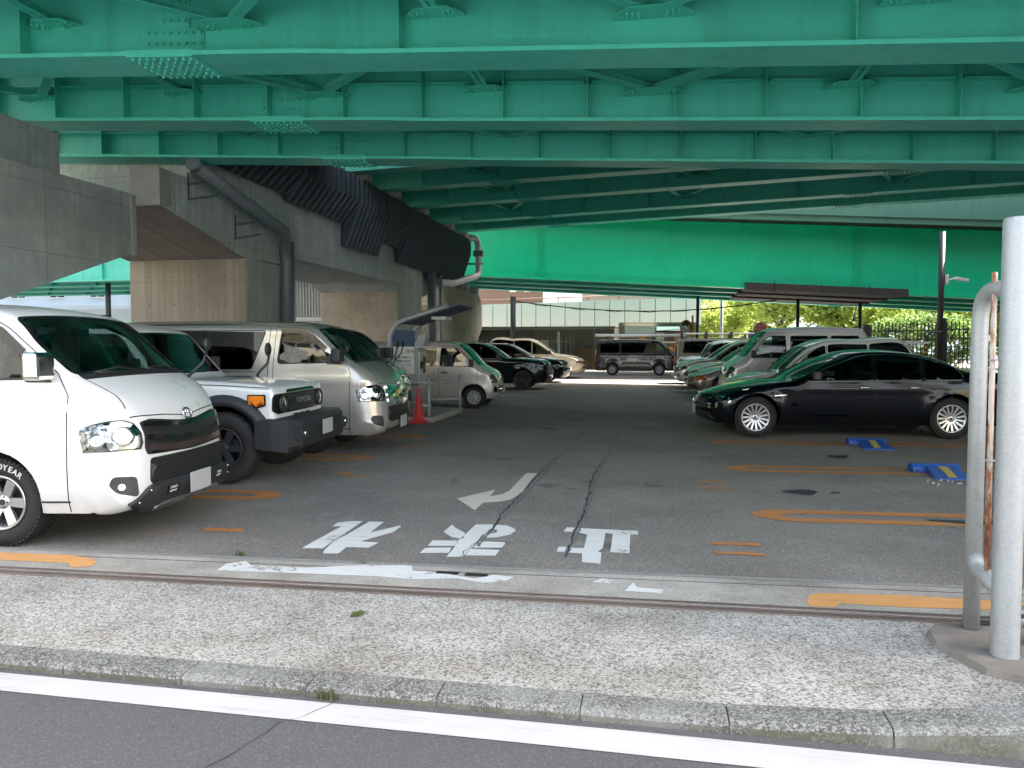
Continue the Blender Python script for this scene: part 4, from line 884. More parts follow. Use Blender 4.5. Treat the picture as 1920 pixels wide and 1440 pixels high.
MAT['reflector'] = plain('lamp_reflector', (.7,.71,.72), .1, .95, var=.3, vs=40)
MAT['plate'] = plain('number_plate', (.42,.43,.44), .5, var=.03)
MAT['letter'] = plain('raised_letter_white', (.75,.74,.70), .6, var=.1)
def glass(name, tint, gl=1.0):
    k = NT(name); tr = k.new('ShaderNodeBsdfTransparent'); tr.inputs[0].default_value = (*tint, 1)
    g = k.new('ShaderNodeBsdfGlossy'); g.inputs['Roughness'].default_value = .015
    f = k.new('ShaderNodeFresnel'); f.inputs[0].default_value = 1.62
    ms = k.new('ShaderNodeMixShader'); k.L(k.math('MULTIPLY', f.outputs[0], gl), ms.inputs[0]); k.L(tr.outputs[0], ms.inputs[1]); k.L(g.outputs[0], ms.inputs[2]); k.L(ms.outputs[0], k.out.inputs[0]); return k.m
MAT['wglass'] = glass('windscreen_glass', (.42,.52,.48), 1.0)
MAT['sglass'] = glass('side_glass', (.40,.47,.45), 1.1)
MAT['tglass'] = glass('tinted_glass', (.05,.055,.06), 1.0)
MAT['lglass'] = glass('lamp_glass', (.93,.95,.95), 1.0)
def lampmat():
    """faceted reflector seen behind the lens"""
    k = NT('lamp_facets'); X, Y, Z = k.sep()
    v = k.voro(26, out='Color'); s = k.sep(v)[0]; col = k.ramp(s, [(.15, (.10,.105,.11)), (.45, (.42,.43,.44)), (.8, (.85,.86,.86))])
    k.base(col); k.b.inputs['Metallic'].default_value = .9; k.rough(.12); k.bump(s, .8, .02); return k.m
MAT['facets'] = lampmat()
def meshmat():
    k = NT('black_mesh_grille'); X, Y, Z = k.sep()
    a = k.math('FRACT', k.math('MULTIPLY', k.math('ADD', Y, Z), 28)); b = k.math('FRACT', k.math('MULTIPLY', k.math('SUBTRACT', Y, Z), 28))
    g = k.math('MAXIMUM', k.math('LESS_THAN', a, .3), k.math('LESS_THAN', b, .3)); k.base(k.mix(g, (.003,.003,.003), (.03,.03,.032))); k.rough(.45); return k.m
MAT['mesh'] = meshmat()

# ------------------------------------------------------------ geometry in the flat
def catmull(pts, step=.05):
    """pts: tuples (x,z,...extra); all channels are interpolated. Returns dense list"""
    out = []; n = len(pts)
    for i in range(n-1):
        p0 = pts[max(0, i-1)]; p1 = pts[i]; p2 = pts[i+1]; p3 = pts[min(n-1, i+2)]
        d = math.dist(p1[:2], p2[:2]); k = max(1, int(math.ceil(d/step)))
        # centripetal-like tangents, limited
        def tan(a, b, c):
            da = math.dist(a[:2], b[:2]) or 1e-6; dc = math.dist(b[:2], c[:2]) or 1e-6
            return [((b[j]-a[j])/da*dc+(c[j]-b[j])/dc*da)/(da+dc) for j in range(len(b))]
        m1 = tan(p0, p1, p2) if i > 0 else [(p2[j]-p1[j])/d for j in range(len(p1))]
        m2 = tan(p1, p2, p3) if i < n-2 else [(p2[j]-p1[j])/d for j in range(len(p1))]
        for q in range(k):
            t = q/k; h00 = 2*t**3-3*t*t+1; h10 = t**3-2*t*t+t; h01 = -2*t**3+3*t*t; h11 = t**3-t*t
            out.append(tuple(h00*p1[j]+h10*d*m1[j]+h01*p2[j]+h11*d*m2[j] for j in range(len(p1))))
    out.append(tuple(pts[-1])); return out
def rpoly(pts, r=.04, n=4, seg=.06):
    """round the corners of a polygon, then cut long edges"""
    out = []; N = len(pts)
    for i in range(N):
        a, b, c = Vector(pts[i-1][:2]), Vector(pts[i][:2]), Vector(pts[(i+1) % N][:2]); rr = pts[i][2] if len(pts[i]) > 2 else r
        d1 = a-b; d2 = c-b; q = min(rr, d1.length*.45, d2.length*.45)
        if q < 1e-4: out.append((b.x, b.y)); continue
        s = b+d1.normalized()*q; e = b+d2.normalized()*q
        for k in range(n+1): t = k/n; p = s*(1-t)**2+b*2*t*(1-t)+e*t*t; out.append((p.x, p.y))
    return subdiv(out, seg)
def subdiv(pts, seg, closed=True):
    out = []; N = len(pts)
    for i in range(N if closed else N-1):
        a = pts[i]; b = pts[(i+1) % N]; k = max(1, int(math.ceil(math.dist(a, b)/seg)))
        for j in range(k): out.append((a[0]+(b[0]-a[0])*j/k, a[1]+(b[1]-a[1])*j/k))
    if not closed: out.append(tuple(pts[-1]))
    return out
def inside(P, poly):
    P = np.asarray(P, float); q = np.asarray(poly, float); x, y = P[:, 0], P[:, 1]; c = np.zeros(len(P), bool); j = len(q)-1
    for i in range(len(q)):
        if q[i, 1] != q[j, 1]:
            t = ((q[i, 1] > y) != (q[j, 1] > y)) & (x < (q[j, 0]-q[i, 0])*(y-q[i, 1])/(q[j, 1]-q[i, 1])+q[i, 0]); c ^= t
        j = i
    return c
def fill2d(outer, holes=(), grid=(.09, .09), extra=()):
    """constrained triangulation of a region; returns verts, tris"""
    V = []; E = []
    for loop in [outer]+list(holes):
        n = len(V); V += [Vector(p[:2]) for p in loop]; E += [(n+i, n+(i+1) % len(loop)) for i in range(len(loop))]
    allb = np.array([[v.x, v.y] for v in V]); o = np.array([p[:2] for p in outer])
    if grid:
        xs = np.arange(o[:, 0].min()+grid[0]*.5, o[:, 0].max(), grid[0]); ys = np.arange(o[:, 1].min()+grid[1]*.5, o[:, 1].max(), grid[1])
        if len(xs) and len(ys):
            P = np.array([(x, y) for x in xs for y in ys]); m = inside(P, outer)
            for h in holes: m &= ~inside(P, h)
            P = P[m]
            if len(P):
                sc = np.array([grid[0], grid[1]]); keep = []
                for p in P:
                    if (((allb-p)/sc)**2).sum(1).min() > .16: keep.append(p)
                V += [Vector((float(p[0]), float(p[1]))) for p in keep]
    V += [Vector(p) for p in extra]
    vs, es, fs, *_ = delaunay_2d_cdt(V, E, [], 0, 1e-5)
    if not fs: return [], []
    C = np.array([[sum(vs[i].x for i in f)/3, sum(vs[i].y for i in f)/3] for f in fs]); m = inside(C, outer)
    for h in holes: m &= ~inside(C, h)
    return [(v.x, v.y) for v in vs], [tuple(f) for f, k in zip(fs, m) if k]

def mesh_from(name, vs, fs, mat, parent, smooth=True, weld=0, sharp=None, outward=None):
    me = bpy.data.meshes.new(name); bm = bmesh.new(); B = [bm.verts.new(v) for v in vs]
    for f in fs:
        try: bm.faces.new([B[i] for i in f])
        except ValueError: pass
    loose = [v for v in bm.verts if not v.link_faces]; bmesh.ops.delete(bm, geom=loose, context='VERTS')
    if weld: bmesh.ops.remove_doubles(bm, verts=bm.verts[:], dist=weld)
    bmesh.ops.recalc_face_normals(bm, faces=bm.faces[:])
    if outward is not None:
        s = 0
        for f in bm.faces: s += f.normal.dot(f.calc_center_median()-Vector(outward))*f.calc_area()
        if s < 0: bmesh.ops.reverse_faces(bm, faces=bm.faces[:])
    for f in bm.faces: f.smooth = smooth
    if sharp:
        for e in bm.edges:
            if len(e.link_faces) == 2 and e.calc_face_angle(0) > radians(sharp): e.smooth = False
    bm.to_mesh(me); bm.free(); me.materials.append(mat); return link_mesh(name, me, parent)

# ------------------------------------------------------------ the car shell
class Car:
    """x runs from nose (0) to tail, y sideways, z up; the finished car points to local +X with its nose at the origin"""
    def __init__(s, name, label, cat, prof, W, bottom, paint, group=None):
        s.root = empty(name, (0, 0, 0), 0, label, cat, group, local=True)
        s.paint = paint; s.W = W; s.D = catmull(prof, .055); s.ctrl = prof
        T = [0]
        for a, b in zip(s.D[:-1], s.D[1:]): T.append(T[-1]+math.dist(a[:2], b[:2]))
        s.T = T; s.N = len(T)
        s.nrm = []
        for i in range(s.N):
            a = s.D[max(0, i-1)]; b = s.D[min(s.N-1, i+1)]; dx, dz = b[0]-a[0], b[1]-a[1]; l = math.hypot(dx, dz) or 1
            s.nrm.append((dz/l, -dx/l))       # inward for a loop running front-bottom -> top -> rear
        s.bottom = bottom; s.holes_side = []; s.holes_top = []; s.loc = None
        zi = max(range(s.N), key=lambda i: s.D[i][1]); s.itop = zi
        s.body_o = None
    def V(s, x, y, z): return (-x, y, z)
    def at(s, t):
        T = s.T; t = max(0, min(T[-1], t)); lo, hi = 0, s.N-1
        while hi-lo > 1:
            m = (lo+hi)//2
            if T[m] <= t: lo = m
            else: hi = m
        f = (t-T[lo])/((T[hi]-T[lo]) or 1); a, b = s.D[lo], s.D[hi]
        d = [a[j]+(b[j]-a[j])*f for j in range(5)]; n = [s.nrm[lo][j]+(s.nrm[hi][j]-s.nrm[lo][j])*f for j in (0, 1)]
        l = math.hypot(*n) or 1; return d, (n[0]/l, n[1]/l)
    def vmax(s, t):
        (x, z, R, cx, cz), n = s.at(t); return s.W(x, z)-R+R*pi/2
    def rib(s, t, v, off=0):
        """surface point of the ribbon: t along the profile, v metres sideways along the skin"""
        def P(t, v):
            (x, z, R, cx, cz), n = s.at(t); w = s.W(x, z); fl = w-R; a = abs(v); sg = 1 if v >= 0 else -1
            if a <= fl: y = a; ins = 0
            else:
                ph = min(pi/2, (a-fl)/max(R, 1e-4)); y = fl+R*sin(ph); ins = R*(1-cos(ph))
            q = (y/w)**2; px = x+cx*q+n[0]*ins; pz = z-cz*q+n[1]*ins; y2 = y*s.W(px, pz)/w
            return Vector((px, sg*y2, pz))
        p = P(t, v)
        if off:
            e = .012; vm = s.vmax(t); v1 = max(-vm, v-e); v2 = min(vm, v+e)
            a = P(t+e, v)-P(t-e, v); b = P(t, v2)-P(t, v1); nn = a.cross(b)
            if nn.length > 1e-9:
                nn.normalize(); c = Vector((s.D[s.itop][0], 0, .8))
                # outward test against the inward profile normal
                (x, z, *_), n = s.at(t)
                if nn.x*n[0]+nn.z*n[1] > 0 or (abs(nn.x*n[0]+nn.z*n[1]) < .05 and nn.y*v < 0): nn = -nn
                p = p+nn*off
        return s.V(p.x, p.y, p.z)
    def tz(s, z, rear=False):
        r = range(s.itop) if not rear else range(s.N-2, s.itop, -1)
        for i in r:
            a, b = s.D[i][1], s.D[i+1][1]
            if (a-z)*(b-z) <= 0 and a != b: return s.T[i]+(z-a)/(b-a)*(s.T[i+1]-s.T[i])
        return 0 if not rear else s.T[-1]
    def tx(s, x):
        best = None
        for i in range(s.N-1):
            a, b = s.D[i][0], s.D[i+1][0]
            if a <= x <= b and b > a:
                t = s.T[i]+(x-a)/(b-a)*(s.T[i+1]-s.T[i]); z = s.D[i][1]
                if best is None or z > best[1]: best = (t, z)
        return best[0] if best else s.T[s.itop]
    # ---- windows are registered first, then the body is cut around them
    def win_side(s, pts, name='side_window', mat='sglass', r=.05, trim=True, side=None, tr_mat='plastic', tw=.02):
        s.holes_side.append((rpoly(pts, r), name, mat, trim, tr_mat, tw))
    def win_top(s, pts, name='windscreen', mat='wglass', r=.07, conv='x', trim=True):
        """pts (x or z, v)"""
        f = {'x': s.tx, 'z': s.tz, 'zr': lambda z: s.tz(z, True)}[conv]
        q = rpoly([(f(p[0]), p[1]) for p in pts], r); s.holes_top.append((q, name, mat, trim))
    def body(s, gx=.09, name='body', gt=.11):
        K = 1.0
        # ribbon in (t, s*K2)
        def sv(t, v): return v/s.vmax(t)
        K2 = 1.1
        svals = [-1+2*i/28 for i in range(29)]
        outer = [(t, -K2) for t in s.T]+[(s.T[-1], a*K2) for a in svals[1:-1]]+[(t, K2) for t in reversed(s.T)]+[(s.T[0], a*K2) for a in reversed(svals[1:-1])]
        holes = [[(t, sv(t, v)*K2) for t, v in h[0]] for h in s.holes_top]
        extra = []
        for t in s.T[1:-1:1]:
            for a in svals[1:-1]: extra.append((t, a*K2))
        # corner arc needs dense columns
        for t in s.T[1:-1]:
            (x, z, R, cx, cz), n = s.at(t); vm = s.vmax(t); fl = s.W(x, z)-R
            for k in range(1, 6):
                a = (fl+R*pi/2*(k/6))/vm*K2; extra += [(t, a), (t, -a)]
        E2 = np.array(extra); keep = np.ones(len(E2), bool)
        for h in holes:
            keep &= ~inside(E2, h); H = np.array(h)
            for i in range(len(E2)):
                if keep[i] and ((H-E2[i])**2).sum(1).min() < .0004: keep[i] = False
        vs, fs = fill2d(outer, holes, None, [tuple(p) for p in E2[keep]])
        verts = [s.rib(t, a/K2*s.vmax(t)) for t, a in vs]; faces = list(fs)
        # side panels
        Q = []
        for i in range(s.N):
            (x, z, R, cx, cz), n = s.at(s.T[i]); Q.append((x+cx+n[0]*R, z-cz+n[1]*R))
        s.Q = Q
        loop = Q+subdiv([Q[-1]]+s.bottom+[Q[0]], .05, False)[1:-1]
        s.side_loop = loop
        v2, f2 = fill2d(loop, [h[0] for h in s.holes_side], (gx, gx*.8))
        for sg in (-1, 1):
            n = len(verts); verts += [s.V(x, sg*s.W(x, z), z) for x, z in v2]; faces += [tuple(i+n for i in f) for f in f2]
            # return lip of the lower edge and wheel arches
            lip = [Q[-1]]+s.bottom+[Q[0]]; lip = subdiv(lip, .05, False); n = len(verts)
            verts += [s.V(x, sg*s.W(x, z), z) for x, z in lip]+[s.V(x, sg*(s.W(x, z)-.11), z+.004) for x, z in lip]; m = len(lip)
            faces += [(n+i, n+i+1, n+m+i+1, n+m+i) for i in range(m-1)]
        s.body_o = mesh_from(name, verts, faces, s.paint, s.root, True, 3e-4, sharp=50, outward=(-s.D[s.itop][0], 0, .8))
        for h, nm, mat, trim, tm, tw in s.holes_side:
            vs, fs = fill2d(h, (), (.12, .1))
            for sg in (-1, 1):
                o = mesh_from(nm, [s.V(x, sg*(s.W(x, z)-.012), z) for x, z in vs], fs, MAT[mat], s.root, True, outward=(-s.D[s.itop][0], 0, .8))
                if trim: s.ring_side(h, tw, 'window_seal', tm, sg, o)
        for h, nm, mat, trim in s.holes_top:
            vs, fs = fill2d(h, (), (.1, .1)); o = mesh_from(nm, [s.rib(t, v, -.008) for t, v in vs], fs, MAT[mat], s.root, True, outward=(-s.D[s.itop][0], 0, .8))
            if trim:
                n = len(h); c = Vector((sum(p[0] for p in h)/n, sum(p[1] for p in h)/n)); inn = []
                for i, p in enumerate(h):
                    a = Vector(h[i-1]); b = Vector(h[(i+1) % n]); d = (b-a).normalized(); nn = Vector((-d.y, d.x))
                    if nn.dot(c-Vector(p)) < 0: nn = -nn
                    inn.append((p[0]+nn.x*.035, p[1]+nn.y*.035))
                mesh_from('window_seal', [s.rib(t, v, .001) for t, v in h]+[s.rib(t, v, -.005) for t, v in inn], [(i, (i+1) % n, n+(i+1) % n, n+i) for i in range(n)], MAT['gloss_black'], o, True)
        return s.body_o
    def ring_side(s, h, w, name, mat, sg, parent, off=.004):
        n = len(h); area = sum(h[i-1][0]*h[i][1]-h[i][0]*h[i-1][1] for i in range(n)); o = []
        for i, p in enumerate(h):
            a = Vector(h[i-1]); b = Vector(h[(i+1) % n]); d = (b-a).normalized(); nn = Vector((d.y, -d.x))*(1 if area > 0 else -1)
            o.append((p[0]+nn.x*w, p[1]+nn.y*w))
        q = [(p[0]*.0+h[i][0], h[i][1]) for i, p in enumerate(h)]
        return mesh_from(name, [s.V(x, sg*(s.W(x, z)-.011), z) for x, z in q]+[s.V(x, sg*(s.W(x, z)+off), z) for x, z in q]+[s.V(x, sg*(s.W(x, z)+off*.5), z) for x, z in o],
                         [(i, (i+1) % n, n+(i+1) % n, n+i) for i in range(n)]+[(n+i, n+(i+1) % n, 2*n+(i+1) % n, 2*n+i) for i in range(n)], MAT[mat], parent, True, sharp=40)
    def patch(s, kind, pts, name, mat, off=.004, th=.012, r=.02, sides=(-1, 1), parent=None, grid=.06, holes=()):
        """kind: side (x,z) | front (v,z) | rear (v,z) | top (x,v). Mirrored per side where sides has two entries"""
        h = rpoly(pts, r, 4, .05); out = []
        for sg in sides:
            if kind == 'side': f = lambda a, b, o: s.V(a, sg*(s.W(a, b)+o), b)
            elif kind == 'front': f = lambda a, b, o: s.rib(s.tz(b), sg*a, o)
            elif kind == 'rear': f = lambda a, b, o: s.rib(s.tz(b, True), sg*a, o)
            else: f = lambda a, b, o: s.rib(s.tx(a), sg*b, o)
            vs, fs = fill2d(h, holes, (grid, grid)); n = len(h); k = len(vs)
            V3 = [f(a, b, off) for a, b in vs]+[f(a, b, off) for a, b in h]+[f(a, b, off-th) for a, b in h]
            F = list(fs)+[(k+i, k+(i+1) % n, k+n+(i+1) % n, k+n+i) for i in range(n)]
            out.append(mesh_from(name, V3, F, MAT[mat] if isinstance(mat, str) else mat, parent or s.root, True, 1e-4, sharp=40, outward=(-s.D[s.itop][0], 0, .8)))
        return out
    def line(s, kind, pts, w=.008, name='panel_gap', mat='gloss_black', sides=(-1, 1), off=.0012, th=0, parent=None):
        pts = subdiv(pts, .05, False); L_ = []; R_ = []
        for i, p in enumerate(pts):
            a = Vector(pts[max(0, i-1)]); b = Vector(pts[min(len(pts)-1, i+1)]); d = (b-a).normalized(); nn = Vector((-d.y, d.x))*w/2
            L_.append((p[0]+nn.x, p[1]+nn.y)); R_.append((p[0]-nn.x, p[1]-nn.y))
        for sg in sides:
            if kind == 'side': f = lambda a, b, o: s.V(a, sg*(s.W(a, b)+o), b)
            elif kind == 'front': f = lambda a, b, o: s.rib(s.tz(b), sg*a, o)
            elif kind == 'rear': f = lambda a, b, o: s.rib(s.tz(b, True), sg*a, o)
            else: f = lambda a, b, o: s.rib(s.tx(a), sg*b, o)
            n = len(pts)
            if th:
                V3 = [f(*p, off+th) for p in L_]+[f(*p, off+th) for p in R_]+[f(*p, off-.004) for p in L_]+[f(*p, off-.004) for p in R_]
                F = [(i, i+1, n+i+1, n+i) for i in range(n-1)]+[(2*n+i, 2*n+i+1, i+1, i) for i in range(n-1)]+[(n+i, n+i+1, 3*n+i+1, 3*n+i) for i in range(n-1)]
                F += [(0, n, 3*n, 2*n), (n-1, 2*n-1, 4*n-1, 3*n-1)]
            else: V3 = [f(*p, off) for p in L_]+[f(*p, off) for p in R_]; F = [(i, i+1, n+i+1, n+i) for i in range(n-1)]
            mesh_from(name, V3, F, MAT[mat] if isinstance(mat, str) else mat, parent or s.body_o or s.root, False, outward=(-s.D[s.itop][0], 0, .8))
    def underbody(s, x0, x1, w, z0=.24, z1=.5, wheels=(), rw=.36):
        m = MB()
        xs = [x0]+[q for c in wheels for q in (c-rw-.06, c+rw+.06)]+[x1]
        for i in range(0, len(xs)-1, 2): m.box(s.V(xs[i+1], -w+.1, z0), s.V(xs[i], w-.1, z1))
        m.box(s.V(x1, -w+.32, z0+.02), s.V(x0, w-.32, z1-.02)); m.build('underbody', MAT['plastic'], s.root)
        m = MB()
        for c in wheels:      # wheel-house liners
            for sg in (-1, 1):
                ring = [(c+(rw+.045)*cos(a), rw*.93+(rw+.045)*sin(a)) for a in [pi*i/12 for i in range(13)]]
                ya, yb = sg*(w-.03), sg*(w-.34); n = len(ring); vs = [s.V(x, ya, z) for x, z in ring]+[s.V(x, yb, z) for x, z in ring]
                m.add(vs, [(i, i+1, n+i+1, n+i) for i in range(n-1)]+[tuple(range(n, 2*n))])
        m.build('wheel_liner', MAT['plastic'], s.root)
    def interior(s, xd, xs_, zf=.55, zs=1.0, w=.62, wheel=True, rows=2, hz=.62, lum=None):
        """dash, seats, steering wheel (right-hand drive)"""
        m = MB(); m.bbox(s.V(xd+.34, -w-.08, zf+.1), s.V(xd, w+.08, zs), .05); m.build('dashboard', MAT['plastic'], s.root)
        for r in range(rows):
            x = xs_+r*.85
            for sg in (-1, 1):
                m = MB(); y = sg*w*.55
                m.bbox(s.V(x+.5, y-.24, zf), s.V(x, y+.24, zf+.16), .05)
                T = Matrix.Translation(s.V(x+.5, y, zf+.1)) @ Matrix.Rotation(radians(-12), 4, 'Y')
                m.bbox((-.07, -.23, 0), (.07, .23, hz), .06, T); m.bbox((-.05, -.13, hz+.04), (.05, .13, hz+.22), .05, T); m.build('seat', MAT['seat'], s.root)
        if wheel:
            m = MB(); c = Vector(s.V(xd+.42, -w*.55, zs+.02)); ax = Vector((-.55, 0, .83)).normalized(); u = Vector((0, 1, 0)); v = ax.cross(u)
            pts = [c+(u*cos(a)+v*sin(a))*.185 for a in [2*pi*i/20 for i in range(21)]]; m.tube(pts, .014, 6, False)
            m.tube([c-u*.18, c+u*.18], .016, 6); m.tube([c, c-ax*.3], .03, 6); m.build('steering_wheel', MAT['plastic'], s.root)
    def mirror(s, x, z, out=.2, h=.2, w=.11, mat='plastic', stalk=True, sides=(-1, 1), y0=None, back='gloss_black'):
        for sg in sides:
            y = (y0 if y0 else s.W(x, z)); m = MB(); c = s.V(x-.02, sg*(y+out*.62), z+.02)
            m.bbox((c[0]-w/2, c[1]-out*.42, c[2]-h/2), (c[0]+w/2, c[1]+out*.42, c[2]+h/2), .045); o = m.build('wing_mirror', MAT[mat], s.root)
            m = MB(); m.bbox((c[0]-w/2-.004, c[1]-out*.36, c[2]-h*.42), (c[0]-w/2+.003, c[1]+out*.36, c[2]+h*.42), .01); m.build('mirror_glass', MAT['gloss_black'], o)
            m = MB(); a = Vector(s.V(x, sg*(y-.02), z-.04)); b = Vector((c[0], c[1], c[2]-h*.35)); m.tube([a, b], .022, 8); m.build('mirror_arm', MAT['plastic'], o)
    def handle(s, x, z, w=.17, mat=None, sides=(-1, 1)):
        for sg in sides:
            y = sg*s.W(x, z); m = MB(); p = [s.V(x-w/2, y, z), s.V(x-w/2+.02, y+sg*.03, z), s.V(x+w/2-.02, y+sg*.03, z), s.V(x+w/2, y, z)]
            m.tube(p, .013, 8); m.build('door_handle', mat or s.paint, s.root)
    def wheels(s, xs_, r, w=.21, style='spoke', rr=None, spokes=10, mat='alloy', tw=None, lettering=None, dished=0, ytuck=.02):
        tw = tw or s.W(xs_[0], r)
        rr = rr or r*.66
        for x in xs_:
            for sg in (-1, 1):
                c = Vector(s.V(x, sg*(tw-ytuck-w), r)); ax = Vector((0, sg, 0)); b = .03
                m = MB(); prof = [(0,rr*.96),(0,r-.05),(.012,r-.02),(.03,r-.004),(w*.5,r),(w-.03,r-.004),(w-.012,r-.02),(w,r-.05),(w+.006,(r+rr)/2),(w-.004,rr+.012),(w-.02,rr),(w-.03,rr-.01)]
                m.lathe(prof, c, ax, (0,0,1), 40, True)
                for k in (.22,.4,.6,.78): 
                    pass
                # tread blocks
                n = 56
                for k in range(n):
                    a = 2*pi*k/n; ca, sa = cos(a), sin(a)
                    for q, (y0, y1, sk) in enumerate(((.004,.05,.02),(w*.34,w*.62,-.02),(w-.05,w-.004,.02))):
                        a2 = a+sk+ (pi/n if q == 1 else 0); d = pi/n*.62; P = []
                        for rad in (r-.012, r+.003):
                            for (yy, aa) in ((y0, a2-d), (y1, a2-d+.02), (y1, a2+d+.02), (y0, a2+d)): P.append(c+ax*yy+Vector((cos(aa)*rad, 0, sin(aa)*rad)))
                        m.hexa(P)
                o = m.build('wheel', MAT['rubber'], s.root)
                m = MB(); m.lathe([(w-.03,rr-.008),(w-.012,rr-.004),(w-.006,rr-.012),(w-.02,rr-.03),(w*.35,rr-.045),(w*.1,rr-.05)], c, ax, (0,0,1), 40, True)
                if style == 'spoke':
                    for k in range(spokes):
                        a = 2*pi*k/spokes; 
                        for da in ((-.07,.07) if spokes <= 8 else (0,)):
                            wd0, wd1 = (.030, .020) if spokes <= 8 else (.012, .017)
                            P = []
                            for (rad, wd, dep) in ((.045, wd0, w-.035-dished), (rr-.02, wd1, w-.018)):
                                for dd in (0, -.03):
                                    for sw in (-1, 1):
                                        aa = a+da*(rad/rr)*1.5; u = Vector((cos(aa),0,sin(aa))); v = Vector((-sin(aa),0,cos(aa))); P.append(c+ax*(dep+dd)+u*rad+v*wd*sw)
                            m.hexa([P[0],P[1],P[3],P[2],P[4],P[5],P[7],P[6]])
                    m.lathe([(w-.075,.0),(w-.03-dished,.0),(w-.028-dished,.03),(w-.034-dished,.055),(w-.07,.06)], c, ax, (0,0,1), 20, True)
                else:      # pressed steel disc with holes or hub-cap fins
                    m.lathe([(w-.03,rr-.02),(w-.05,rr-.05),(w-.035,rr*.62),(w-.06,rr*.5),(w-.03,rr*.34),(w-.028,.0)], c, ax, (0,0,1), 32, True)
                m.build('rim', MAT[mat], o)
                m = MB(); m.lathe([(w*.3,rr-.03),(w*.3,0)], c, ax, (0,0,1), 24, True)
                if style != 'spoke':
                    for k in range(8):
                        a = 2*pi*(k+.5)/8; q = c+ax*(w-.046)+Vector((cos(a),0,sin(a)))*rr*.66; m.cyl(q, ax, rr*.095, .012, 10)
                else: m.lathe([(w*.31,.02),(w*.33,rr*.72),(w*.36,rr*.72),(w*.36,.02)], c, ax, (0,0,1), 24, True)
                m.build('brake_disc', MAT['darksteel'] if style == 'spoke' else MAT['black'], o)
                if style == 'spoke':
                    m = MB()
                    for k in range(5): a = 2*pi*k/5; q = c+ax*(w-.034-dished)+Vector((cos(a),0,sin(a)))*.04; m.cyl(q, ax, .008, .006, 6)
                    m.cyl(c+ax*(w-.032-dished), ax, .024, .008, 16); m.build('hub_cap', MAT['plastic'], o)
                if lettering and sg == lettering[1] and x == xs_[0]:
                    for word, a0 in lettering[0]:
                        R_ = (r+rr)/2+.002; step = .155
                        for j, ch in enumerate(word):
                            a = a0-j*step; u = Vector((cos(a)*-1*1,0,sin(a))) if sg < 0 else Vector((cos(a),0,sin(a)))
                            # seen from outside (-y side): x to the right on screen is +X local; clockwise reading
                            u = Vector((cos(a),0,sin(a))); tdir = Vector((sin(a),0,-cos(a)))
                            if sg > 0: tdir = -tdir
                            pos = c+ax*(w+.0065)+u*R_
                            text(ch, .062, MAT['letter'], o, frame3(pos, tdir, u), 'tyre_letter', .002)
    def place(s, x, y, heading=0):
        s.root.location = (x, y, 0); s.root.rotation_euler = (0, 0, heading)
def arch_bottom(front, rear, z, wheels, r, wc=None):
    """bottom edge of the side panel from rear to front, with wheel arches; wheels = x centres"""
    out = [(rear, z)]
    zc = wc if wc else r*.97
    for c in sorted(wheels, reverse=True):
        a0 = math.asin(max(-1, min(1, (z-zc)/r))); n = 18
        for i in range(n+1):
            a = a0+(pi-2*a0)*i/n; out.append((c+r*cos(a), zc+r*sin(a)))
    out.append((front, z)); return out
def make_W(W0, zb, H, tb, nose=(.5, .06), tail=(.5, .05), L=4.7, tuck=.05, bulge=.018, flares=(), fl=.0, crease=None, fr=.4, pw=1.3):
    def W(x, z):
        w = W0
        if x < nose[0]: w -= nose[1]*((nose[0]-x)/nose[0])**2
        if x > L-tail[0]: w -= tail[1]*((x-(L-tail[0]))/tail[0])**2
        if z > zb: w -= tb*((z-zb)/(H-zb))**pw
        if z < .42: w -= tuck*((.42-z)/.2)**2 if z > .22 else tuck
        w += bulge*max(0, 1-((z-.72)/.42)**2)-bulge
        if fl and z < zb:
            for cx, cr in flares:
                d = math.hypot(x-cx, z-cr); w += fl*math.exp(-((d-fr)/.075)**2)*(1 if z < cr+fr+.2 else 0)
        if crease: w += .009*math.exp(-((z-crease)/.035)**2)
        return w
    return W
